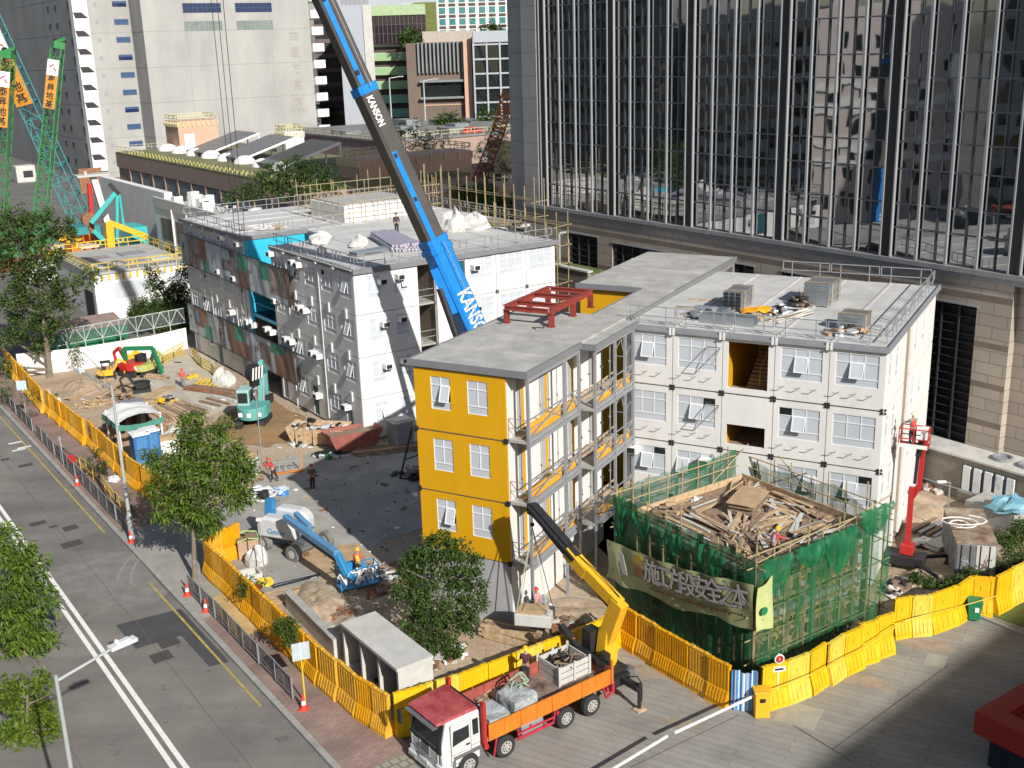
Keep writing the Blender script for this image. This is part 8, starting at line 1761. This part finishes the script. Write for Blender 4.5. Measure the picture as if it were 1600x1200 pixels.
t = thing('red_car', 'small red car on the slatted viaduct deck', 'car', onY(737, 211, 215), R(30)); b = MB(); b.box(-2, -.85, .3, 2, .85, .95); b.prism([(-1.3, -.75, .95), (1.2, -.75, .95), (.7, -.75, 1.5), (-.9, -.75, 1.5)], (0, 1.5, 0)); b.build('body', m_red, t, bevel=.1); b = MB(); b.box(-.8, -.77, 1.0, .7, .77, 1.4); b.build('windows', m_dglass, t); b = MB(); [b.tube((x, y - .1, .32), (x, y + .1, .32), .32, 10) for x in (-1.2, 1.2) for y in (-.8, .8)]; b.build('wheels', m_rub, t)

b = MB(); r6 = random.Random(77)
for k in range(1100):
    px, py = r6.uniform(100, 960), r6.uniform(560, 1020); q = g(px, py); l = FL.l(q); a_ = FA.l(q)
    if l.x < -15.9 or l.y > 36 or (l.x > -.6 and l.y > -.6) or (a_.y > -.8 and a_.x > -6.2) or (l.y < -34 and a_.y < -8) or a_.y < -7.2: continue
    s_ = r6.choice((.06, .08, .12, .2, .35)); b.ob((q.x, q.y, .05), s_ * r6.uniform(.6, 2.2), s_ * r6.uniform(.3, 1), r6.uniform(.02, .08), r6.uniform(0, 3), r6.choice((0, 0, 1, 2, 3, 4, 5)), r6.uniform(-.1, .1))
b.build('site_litter', [m_woodd, m_ply, m_concl, m_black, m_rust, m_white2], kind='stuff', label='small offcuts and litter scattered over the yard', cat='litter')

for k, (px, py, a, n, l_, w_) in enumerate(((150, 600, -50, 6, 3.4, .3), (172, 618, -35, 8, 3.0, .25), (215, 632, 60, 7, 3.2, .22), (252, 650, 5, 8, 4.0, .22), (268, 668, 70, 6, 2.6, .3), (300, 660, 10, 6, 3.6, .25), (120, 618, -60, 5, 2.8, .3), (240, 592, 30, 5, 2.6, .3))):
    planks(('pale boards strewn left of the mini excavators', 'pale battens between the mini excavators and shelter', 'timber stack behind the shelter roof', 'long battens beside the rusty mesh', 'broad boards behind the black pipes', 'brown battens left of the wet sand', 'boards beside the leaning pale plank', 'boards in front of the yellow-green mini excavator')[k], px, py, sa + R(a), n, l_, w_, (m_wood, m_ply, m_woodd, m_wood), 2, gap=1.35, th=.09)
# ================================================================== people
m_skin = mat('skin', (.38, .22, .145), .6, var=.06); m_dkcl = mat('dark_trousers', (.025, .025, .032), .85, var=.2); m_gycl = mat('grey_trousers', (.17, .18, .21), .85); m_helr = mat('helmet_red', (.55, .04, .03), .4, var=.03); m_hely = mat('helmet_yellow', (.80, .42, .02), .4, var=.03)
def skinned(name, verts, edges, radii, m, parent, sub=1):
    me = bpy.data.meshes.new(name); me.from_pydata(verts, edges, []); me.materials.append(m); o = bpy.data.objects.new(name, me); COL.objects.link(o); o.parent = parent
    md = o.modifiers.new('skin', 'SKIN'); md.use_smooth_shade = True
    for i, sv in enumerate(me.skin_vertices[0].data): sv.radius = (radii[i], radii[i]); sv.use_root = (i == 0)
    if sub: s_ = o.modifiers.new('sub', 'SUBSURF'); s_.levels = sub; s_.render_levels = sub
    return o
def person(label, loc, face, shirt, trousers, helmet, lean=0.0, arms=((.12, .25), (.12, .25)), legs=((.0, 0), (.0, 0)), crouch=0.0, vest=None, sleeves=None):
    """local +y is forward; arms = (swing forward, elbow bend) in radians, legs likewise"""
    t = thing('person', label, 'person', loc, face - R(90))
    hz = .92 - crouch * .5; fw = lambda a: Vector((0, math.sin(a), -math.cos(a)))
    up = Vector((0, math.sin(lean), math.cos(lean))); pel = Vector((0, 0, hz)); che = pel + up * .42; nek = pel + up * .56; 
    hd0 = nek + Vector((0, .02, .07)); hd1 = nek + Vector((0, .03, .16)); hd2 = nek + Vector((0, .02, .25)); nose = hd1 + Vector((0, .105, 0))
    V = [pel, pel + up * .22, che, nek, hd0, hd1, hd2, nose]; E = [(0, 1), (1, 2), (2, 3), (3, 4), (4, 5), (5, 6), (5, 7)]; RR = [.135, .125, .15, .06, .065, .095, .07, .018]
    sv, se, sr = [pel + up * .02, pel + up * .22, che, nek - up * .03], [(0, 1), (1, 2), (2, 3)], [.158, .15, .172, .085]
    tv, te, tr_ = [pel + up * .05, pel - Vector((0, 0, .05))], [(0, 1)], [.15, .15]
    hands = []
    for s, (sw, el), (th, kn) in ((-1, arms[0], legs[0]), (1, arms[1], legs[1])):
        sh = che + Vector((s * .19, 0, .06)); elb = sh + fw(sw + lean * .5) * .28 + Vector((s * .05, 0, 0)); wr = elb + fw(sw + el + lean * .5) * .25; k = len(V)
        V += [sh, elb, wr]; E += [(2, k), (k, k + 1), (k + 1, k + 2)]; RR += [.062, .046, .032]
        d = fw(sw + el + lean * .5); pm = wr + d * .07; V.append(pm); E.append((k + 2, k + 3)); RR.append(.036); hands.append((pm, d, s, k + 3))
        for q in range(4): f1 = pm + d * (.05 + .008 * (1.5 - abs(q - 1.5))) + Vector((.018 * (q - 1.5), 0, 0)); f2 = f1 + (d + Vector((0, .5, 0))).normalized() * .035; n = len(V); V += [f1, f2]; E += [(k + 3, n), (n, n + 1)]; RR += [.009, .008]
        f1 = pm + Vector((0, .035, 0)) + d * .01; n = len(V); V.append(f1 + d * .03); E.append((k + 3, n)); RR.append(.01)
        n = len(sv); sv += [sh, elb, elb.lerp(wr, .75)]; se += [(2, n), (n, n + 1), (n + 1, n + 2)]; sr += [.078, .062, .05]
        hp = pel + Vector((s * .095, 0, -.04)); kne = hp + fw(th + crouch * 1.3) * .43; ank = kne + fw(th - kn - crouch * 1.2) * .41; n = len(V); V += [hp, kne, ank, ank + Vector((0, .15, -.045))]; E += [(0, n), (n, n + 1), (n + 1, n + 2), (n + 2, n + 3)]; RR += [.095, .06, .045, .04]
        n = len(tv); tv += [hp, kne, ank + Vector((0, 0, .04))]; te += [(1, n), (n, n + 1), (n + 1, n + 2)]; tr_ += [.115, .085, .068]
    lo = min(v.z for v in V) - .03
    sh_ = Vector((0, 0, -lo))
    body = skinned('body', [v + sh_ for v in V], E, RR, m_skin, t); skinned('shirt', [v + sh_ for v in sv], se, sr, shirt, t); skinned('trousers', [v + sh_ for v in tv], te, tr_, trousers, t)
    b = MB(); c = hd2 + sh_ - Vector((0, 0, .04)); b.lathe([(.155, 0), (.14, .02), (.128, .05), (.11, .10), (.06, .145), (.01, .155)], 14, c=c); b.build('helmet', helmet, t, smooth=False) if helmet else b.build('hair', m_black, t)
    b = MB()
    for s in (-1, 1): b.sphere(hd1 + sh_ + Vector((s * .035, .088, .02)), .012, n=6, k=4)
    b.build('eyes', m_black, t)
    b = MB()
    for v in V:
        pass
    for i in range(len(V)):
        if V[i].z + sh_.z < .09 and RR[i] == .04: b.sphere(V[i] + sh_ + Vector((0, -.05, .0)), .06, .13, .05)
    b.build('boots', m_black, t)
    if vest: skinned('vest', [v + sh_ for v in sv[:4]], se[:3], [.166, .166, .19, .08], vest, t)
    return t
mk = lambda n, c: mat(n, c, .85, var=.1, scale=5)
person('man in a brown shirt and red helmet standing with his back turned on the yard', g(489, 765, .05), R(95), mk('brown_shirt', (.10, .065, .05)), m_dkcl, m_helr, arms=((.35, .9), (.35, .9)))
person('worker in a red shirt bending over beside the steel trestle', g(429, 752, .05), R(170), mk('red_shirt', (.50, .04, .04)), m_dkcl, m_helr, lean=.6, arms=((.9, .3), (1.1, .2)), legs=((.3, .3), (-.2, .2)))
person('worker in a red vest and grey trousers walking across the yard', g(287, 606, .05), R(-70), mk('red_vest', (.55, .08, .05)), m_gycl, m_helr, arms=((.4, .5), (-.3, .4)), legs=((.35, .1), (-.3, .2)))
person('man in a white shirt and black trousers standing by the pale plank', g(93, 648, .05), R(-60), mk('white_shirt', (.50, .54, .60)), m_dkcl, None)
q2 = g(558, 905, .75); person('worker in a yellow and orange vest standing in the blue lift basket', (q2.x + .1, q2.y + .1, .75), R(80), mk('orange_shirt', (.60, .10, .06)), m_dkcl, m_hely, vest=mk('yellow_vest', (.75, .50, .05)))
person('man in a maroon top and yellow helmet standing on the lorry bed', TRK.w(6.0, .95, 1.39), R(80), mk('maroon_shirt', (.085, .02, .035)), m_dkcl, m_hely, arms=((.4, 1.0), (.4, 1.0)))
person('worker in a grey vest with red sleeves crouching on the scaffold edge', FN.w(2.1, .95, 5.4), R(30), mk('red_sleeves', (.45, .06, .06)), m_dkcl, m_hely, lean=.5, crouch=.5, vest=mk('grey_vest', (.36, .36, .40)), arms=((.8, .3), (.7, .4)))
person('worker in a red jacket and pale helmet in the red lift basket', (c1.x - .2, c1.y + .0, zb + .08), R(100), mk('olive_jacket', (.22, .23, .15)), m_dkcl, mat('helmet_cream', (.7, .62, .4), .4), vest=mk('scarlet_vest', (.60, .06, .05)), arms=((.9, .4), (.8, .4)))
person('crouching worker in dark clothes and an orange red helmet on the pavement', g(168, 742, .12), R(-110), mk('navy_jacket', (.03, .035, .05)), m_dkcl, mat('helmet_orange', (.7, .12, .05), .4), lean=.7, crouch=.7, arms=((.9, .3), (.9, .3)), vest=mk('crimson_vest', (.45, .04, .05)))
person('man in dark clothes standing on the far roof before the bamboo cage', onL(10.8, 12.6), R(-80), mk('dark_shirt', (.05, .04, .055)), m_dkcl, None)
person('worker in red and white half hidden at the foot of the steel gallery', FA.w(.9, 1.0, .05), R(-60), mk('pink_shirt', (.55, .25, .25)), m_dkcl, m_helr)
# ================================================================== trees
def leafmat(name, c1, c2, rough=.5):
    m = bpy.data.materials.new(name); m.use_nodes = True; n = m.node_tree; b = n.nodes['Principled BSDF']; b.inputs['Roughness'].default_value = rough; b.inputs['Specular IOR Level'].default_value = .35
    tc = n.nodes.new('ShaderNodeTexCoord'); nz = n.nodes.new('ShaderNodeTexNoise'); nz.inputs['Scale'].default_value = 2.6; nz.inputs['Detail'].default_value = 6; nz.inputs['Roughness'].default_value = .8; n.links.new(tc.outputs['Object'], nz.inputs['Vector'])
    r = n.nodes.new('ShaderNodeValToRGB'); r.color_ramp.elements[0].position = .32; r.color_ramp.elements[1].position = .68; r.color_ramp.elements[0].color = (*c1, 1); r.color_ramp.elements[1].color = (*c2, 1); n.links.new(nz.outputs['Fac'], r.inputs[0]); n.links.new(r.outputs[0], b.inputs['Base Color'])
    tl2 = n.nodes.new('ShaderNodeBsdfTranslucent'); n.links.new(r.outputs[0], tl2.inputs[0]); ms = n.nodes.new('ShaderNodeMixShader'); ms.inputs[0].default_value = .28; n.links.new(b.outputs[0], ms.inputs[1]); n.links.new(tl2.outputs[0], ms.inputs[2]); n.links.new(ms.outputs[0], n.nodes['Material Output'].inputs[0]); return m
lm_bright = leafmat('leaf_bright', (.05, .105, .008), (.165, .245, .028)); lm_mid = leafmat('leaf_mid', (.038, .078, .014), (.10, .165, .032)); lm_dark = leafmat('leaf_dark', (.022, .048, .01), (.06, .10, .02)); lm_olive = leafmat('leaf_olive', (.05, .085, .02), (.125, .175, .05)); lm_lime = leafmat('leaf_lime', (.07, .12, .012), (.16, .21, .03))
m_bark = mat('bark', (.20, .165, .125), .95, var=.3, scale=5)
PAIR = {'leaf_bright': lm_mid, 'leaf_mid': lm_dark, 'leaf_dark': lm_mid, 'leaf_olive': lm_mid, 'leaf_lime': lm_bright}
def tree(name, label, base, lobes, Y, n, ls, lm, tr=.16, seed=1, droop=.35, asp=.34, group=None, cat='tree', spread=1.0, tuft=9, trunk=True, flat=.85, dy=1.0):
    """lobes = (px, py, radius px) at depth Y; leaves grow in tufts on and inside each lobe"""
    r_ = random.Random(seed); base = Vector(base); t = thing(name, label, cat, base, 0, group); k_ = pxm(Y); L = []
    for (px, py, rp) in lobes: c = onY(px, py, Y) + Vector((0, r_.uniform(-.5, .5) * rp * k_ * dy, 0)); L.append((c - base, rp * k_))
    tot = sum(r ** 2 for c, r in L); b = MB(); vs = []; fs = []; ms_ = []
    for c, r in L:
        m_ = max(3, int(n / tuft * r * r / tot))
        for _ in range(m_):
            v = Vector((r_.gauss(0, 1), r_.gauss(0, 1) * dy, r_.gauss(0, 1) * flat)).normalized() * r * (r_.random() ** .3) * spread * .92; tc = c + v
            if N_(tc * (.42 / ls) + Vector((seed, 0, 0))) < -.27: continue
            out = v.normalized() if v.length > 0 else Vector((0, 0, 1))
            kk = 1 if r_.random() < .38 else 0; ms_ += [kk] * tuft
            for _k in range(tuft):
                d = (out * .7 + Vector((r_.gauss(0, .75), r_.gauss(0, .75), r_.gauss(0, .6) + .15 - droop))).normalized(); l_ = ls * r_.uniform(.65, 1.25); p = tc + Vector((r_.gauss(0, .5), r_.gauss(0, .5), r_.gauss(0, .4))) * ls; sd_ = d.cross(Vector((r_.gauss(0, .5), r_.gauss(0, .5), 1))).normalized() * l_ * asp / 2; o = len(vs)
                vs += [p, p + d * l_ * .45 + sd_, p + d * l_ - Vector((0, 0, l_ * droop * .4)), p + d * l_ * .45 - sd_]; fs.append((o, o + 1, o + 2, o + 3))
    b.v = [tuple(v) for v in vs]; b.f = fs; b.m = ms_; b.build('crown', [lm, PAIR[lm.name]], t)
    if trunk:
        b = MB(); zs = max(.6, min(c.z - r * .4 for c, r in L)); zt_ = max(c.z for c, r in L); top = sum((c for c, r in L), Vector()) / len(L); fork = Vector((top.x * .3, top.y * .3, zs)); tip = Vector((top.x, top.y, zs + (zt_ - zs) * .8))
        b.tube((0, 0, -.05), fork, tr, 8, 0, tr * .8); b.tube(fork, tip, tr * .8, 7, 0, tr * .25)
        for c, r in L:
            hd_ = math.hypot(c.x - top.x, c.y - top.y); q = fork.lerp(tip, min(.92, max(0.02, (c.z - .55 * hd_ - zs) / max(.1, tip.z - zs)))); mid = q.lerp(c, .5) + Vector((0, 0, -.12 * r)); b.tube(q, mid, tr * .4, 6, 0, tr * .26); b.tube(mid, c, tr * .26, 5, 0, tr * .1)
        b.build('trunk', m_bark, t)
    return t
bA = g(304, 905, .12); tree('street_tree', 'leafy bright green street tree with a grey trunk beside the site entrance', bA, [(302, 648, 16), (298, 672, 22), (318, 690, 24), (288, 703, 24), (352, 672, 16), (358, 695, 24), (375, 720, 22), (262, 735, 22), (300, 738, 30), (340, 738, 32), (380, 745, 18), (240, 712, 16), (248, 775, 20), (232, 760, 12), (284, 782, 28), (325, 790, 30), (362, 775, 26), (385, 775, 14), (322, 824, 18), (270, 812, 16), (300, 815, 14), (250, 800, 12)], bA.y, 13500, .34, lm_bright, .15, 3, .4, .3)
bB = g(705, 1035); tree('round_tree', 'dense dark green round tree in front of the yellow facade', bB, [(690, 850, 20), (668, 862, 22), (712, 862, 22), (648, 885, 22), (735, 885, 20), (690, 885, 28), (632, 912, 18), (662, 918, 26), (712, 912, 28), (745, 915, 16), (640, 945, 20), (680, 950, 30), (722, 945, 26), (650, 972, 20), (690, 985, 26), (730, 975, 20), (668, 1000, 18), (708, 1010, 18), (752, 940, 12), (620, 935, 10), (628, 888, 10)], bB.y, 15000, .21, lm_mid, .13, 5, .25, .45)
bC = g(77, 590); tree('tall_tree', 'tall sparse olive tree in layered sprays at the left edge', bC, [(15, 345, 30), (60, 340, 26), (95, 365, 20), (40, 375, 34), (100, 350, 12), (20, 410, 28), (70, 410, 26), (50, 440, 32), (110, 440, 22), (140, 425, 12), (20, 465, 28), (75, 470, 28), (110, 475, 16), (35, 500, 28), (65, 510, 24), (95, 505, 14), (15, 530, 22), (60, 540, 16), (5, 570, 12), (25, 580, 14), (90, 400, 14), (150, 440, 8)], bC.y, 20000, .36, lm_olive, .34, 7, .1, .46, flat=.42, spread=1.05)
bD = g(178, 612); tree('sapling', 'thin sapling in front of the white hoarding', bD, [(116, 545, 9), (122, 560, 8), (119, 530, 7)], g(122, 588).y, 380, .3, lm_olive, .06, 8, group=None)
bE = g(262, 520); tree('shade_tree', 'dark green spreading tree in front of the white switch house', bE, [(240, 425, 12), (243, 445, 14), (228, 485, 24), (262, 478, 28), (285, 440, 16), (280, 470, 26), (250, 500, 24), (285, 500, 20), (215, 490, 16), (288, 420, 10)], bE.y, 15000, .36, lm_mid, .2, 9)
bF = FL.w(19.5, 47, 0); tree('broad_tree', 'broad bushy tree behind the roof of the long white block', bF, [(402, 292, 22), (430, 275, 24), (462, 266, 22), (495, 270, 22), (520, 288, 16), (445, 295, 22), (480, 290, 24), (382, 300, 12), (505, 298, 16), (360, 306, 10)], bF.y, 9000, .42, lm_mid, .3, 10)
bG = FL.w(58, 72, 0); tree('dark_tree', 'tall dark loose tree behind the crane boom', bG, [(640, 200, 15), (655, 222, 20), (682, 222, 16), (640, 250, 22), (665, 255, 22), (700, 250, 14), (650, 280, 20), (678, 282, 16), (690, 270, 12), (620, 215, 10)], bG.y, 4000, .5, lm_dark, .3, 11, flat=.6, spread=1.1)
for k, (bx, by, l, lb, lm_) in enumerate(((40, 26, [(735, 312, 14), (722, 298, 12), (748, 296, 12), (712, 300, 9)], 'lime green bush behind the bamboo at the left', lm_lime), (36, 18, [(790, 325, 18), (806, 316, 14), (775, 312, 14), (770, 332, 12), (815, 330, 12)], 'lime green bush behind the bamboo nearest the tower', lm_lime), (44, 30, [(762, 300, 12), (752, 310, 12), (765, 318, 10)], 'green bush between the two lime bushes', lm_mid), (66, 52, [(775, 262, 18), (790, 275, 16), (765, 285, 16), (782, 292, 18), (760, 268, 12)], 'dark tree against the stone pier of the tower', lm_dark), (90, 78, [(762, 232, 16), (780, 225, 16), (770, 210, 14), (748, 240, 10), (785, 245, 12), (788, 205, 9)], 'dark tree behind the viaduct beside the pier', lm_dark))):
    p = FL.w(bx, by, 0); tree('bush' if k < 3 else 'dark_tree', lb, p, l, p.y, 2600, .4, lm_, .14, 20 + k)
for k, (Y, l, lb, n) in enumerate(((240, [(700, 190, 12), (688, 198, 12), (716, 198, 12), (730, 205, 8)], 'low trees in front of the brown louvre block', 1400), (250, [(760, 185, 14), (775, 190, 12), (752, 200, 12), (790, 195, 10)], 'trees in front of the gridded block', 1600), (300, [(640, 55, 11), (632, 60, 8), (650, 62, 8)], 'round roof garden tree above the green balconies', 900), (298, [(768, 42, 7), (758, 46, 6), (778, 46, 6)], 'small roof garden shrub on the gridded block', 500), (330, [(512, 172, 10), (525, 176, 8), (500, 178, 7)], 'small tree in front of the dark car park', 600))):
    p = onY(l[0][0], l[0][1] + 14, Y); tree('far_tree', lb, p, l, Y, n, 1.1, lm_dark if k != 2 else lm_mid, .2, 40 + k, trunk=True)
# crowns at the lower left, this side of the road
b1 = g(-30, 1120); tree('roadside_tree', 'bright green roadside tree crown overhanging the white road lines', Vector((onY(25, 950, b1.y + 5.5).x, b1.y + 5.5, 0)), [(8, 840, 22), (28, 860, 24), (15, 890, 32), (45, 890, 26), (20, 925, 34), (58, 925, 22), (12, 960, 32), (48, 955, 28), (70, 945, 14), (25, 990, 30), (55, 985, 22), (72, 992, 10), (8, 1030, 26), (40, 1025, 24), (55, 1035, 14), (10, 1065, 18), (30, 1060, 14), (62, 1015, 10), (80, 1000, 7), (82, 935, 8), (35, 838, 12), (60, 870, 12), (48, 1052, 10)], b1.y + 5.5, 9500, .36, lm_bright, .17, 61, .45, .3)
b2_ = g(-10, 1260); tree('roadside_tree', 'smaller yellow green roadside crown in the bottom left corner', Vector((onY(40, 1150, b2_.y + 4.5).x, b2_.y + 4.5, 0)), [(30, 1085, 16), (70, 1068, 12), (48, 1120, 28), (70, 1115, 18), (25, 1150, 30), (60, 1150, 26), (82, 1165, 12), (20, 1190, 28), (58, 1185, 24), (45, 1080, 14), (12, 1100, 20), (30, 1062, 12), (62, 1052, 9), (86, 1080, 6), (5, 1075, 14), (90, 1140, 8)], b2_.y + 4.5, 7000, .27, lm_lime, .12, 62, .25, .45)
for k, (px, pb, l, lb, n) in enumerate(((156, 758, [(150, 705, 11), (156, 722, 11), (146, 718, 9), (158, 738, 8)], 'dark leafy sapling on the pavement outside the orange barriers', 700), (396, 958, [(390, 912, 14), (402, 922, 13), (378, 922, 11), (393, 930, 11)], 'bushy sapling in the pavement near the tan boards', 900), (460, 1040, [(448, 968, 13), (455, 985, 13), (436, 985, 11), (450, 1000, 9)], 'bushy sapling behind the white sign plates', 900), (46, 668, [(46, 615, 10), (40, 622, 9), (55, 622, 8)], 'small sapling beside the pale blue plate', 420), (8, 640, [(6, 600, 14), (14, 612, 11), (0, 615, 10)], 'small bushy tree at the left edge of the pavement', 600), (204, 800, [(200, 775, 7), (204, 790, 6)], 'withered sapling beside the tall lamp post', 200))):
    p = g(px, pb, .1); tree('sapling', lb, p, l, p.y, n, .2, lm_mid if k != 5 else lm_olive, .035, 70 + k)
for k, (px, pb, l, lb, lm_) in enumerate(((1560, 905, [(1545, 885, 18), (1570, 872, 20), (1590, 862, 20), (1530, 895, 14), (1605, 880, 20), (1575, 890, 20)], 'dense green shrub behind the yellow barriers at the right edge', lm_mid), (1510, 918, [(1505, 905, 14), (1520, 898, 14), (1490, 912, 12), (1475, 918, 10)], 'scrubby plants in front of the container', lm_olive), (1590, 850, [(1580, 838, 14), (1600, 828, 18), (1560, 842, 10)], 'pale dry creeper beside the container roof', lm_olive), (1440, 915, [(1432, 905, 8), (1450, 912, 8), (1465, 918, 7)], 'low weeds beside the spider lift', lm_olive))):
    p = g(px, pb, .02); tree('shrub', lb, p, l, p.y, 2600, .22, lm_, .04, 90 + k, trunk=True, cat='shrub')
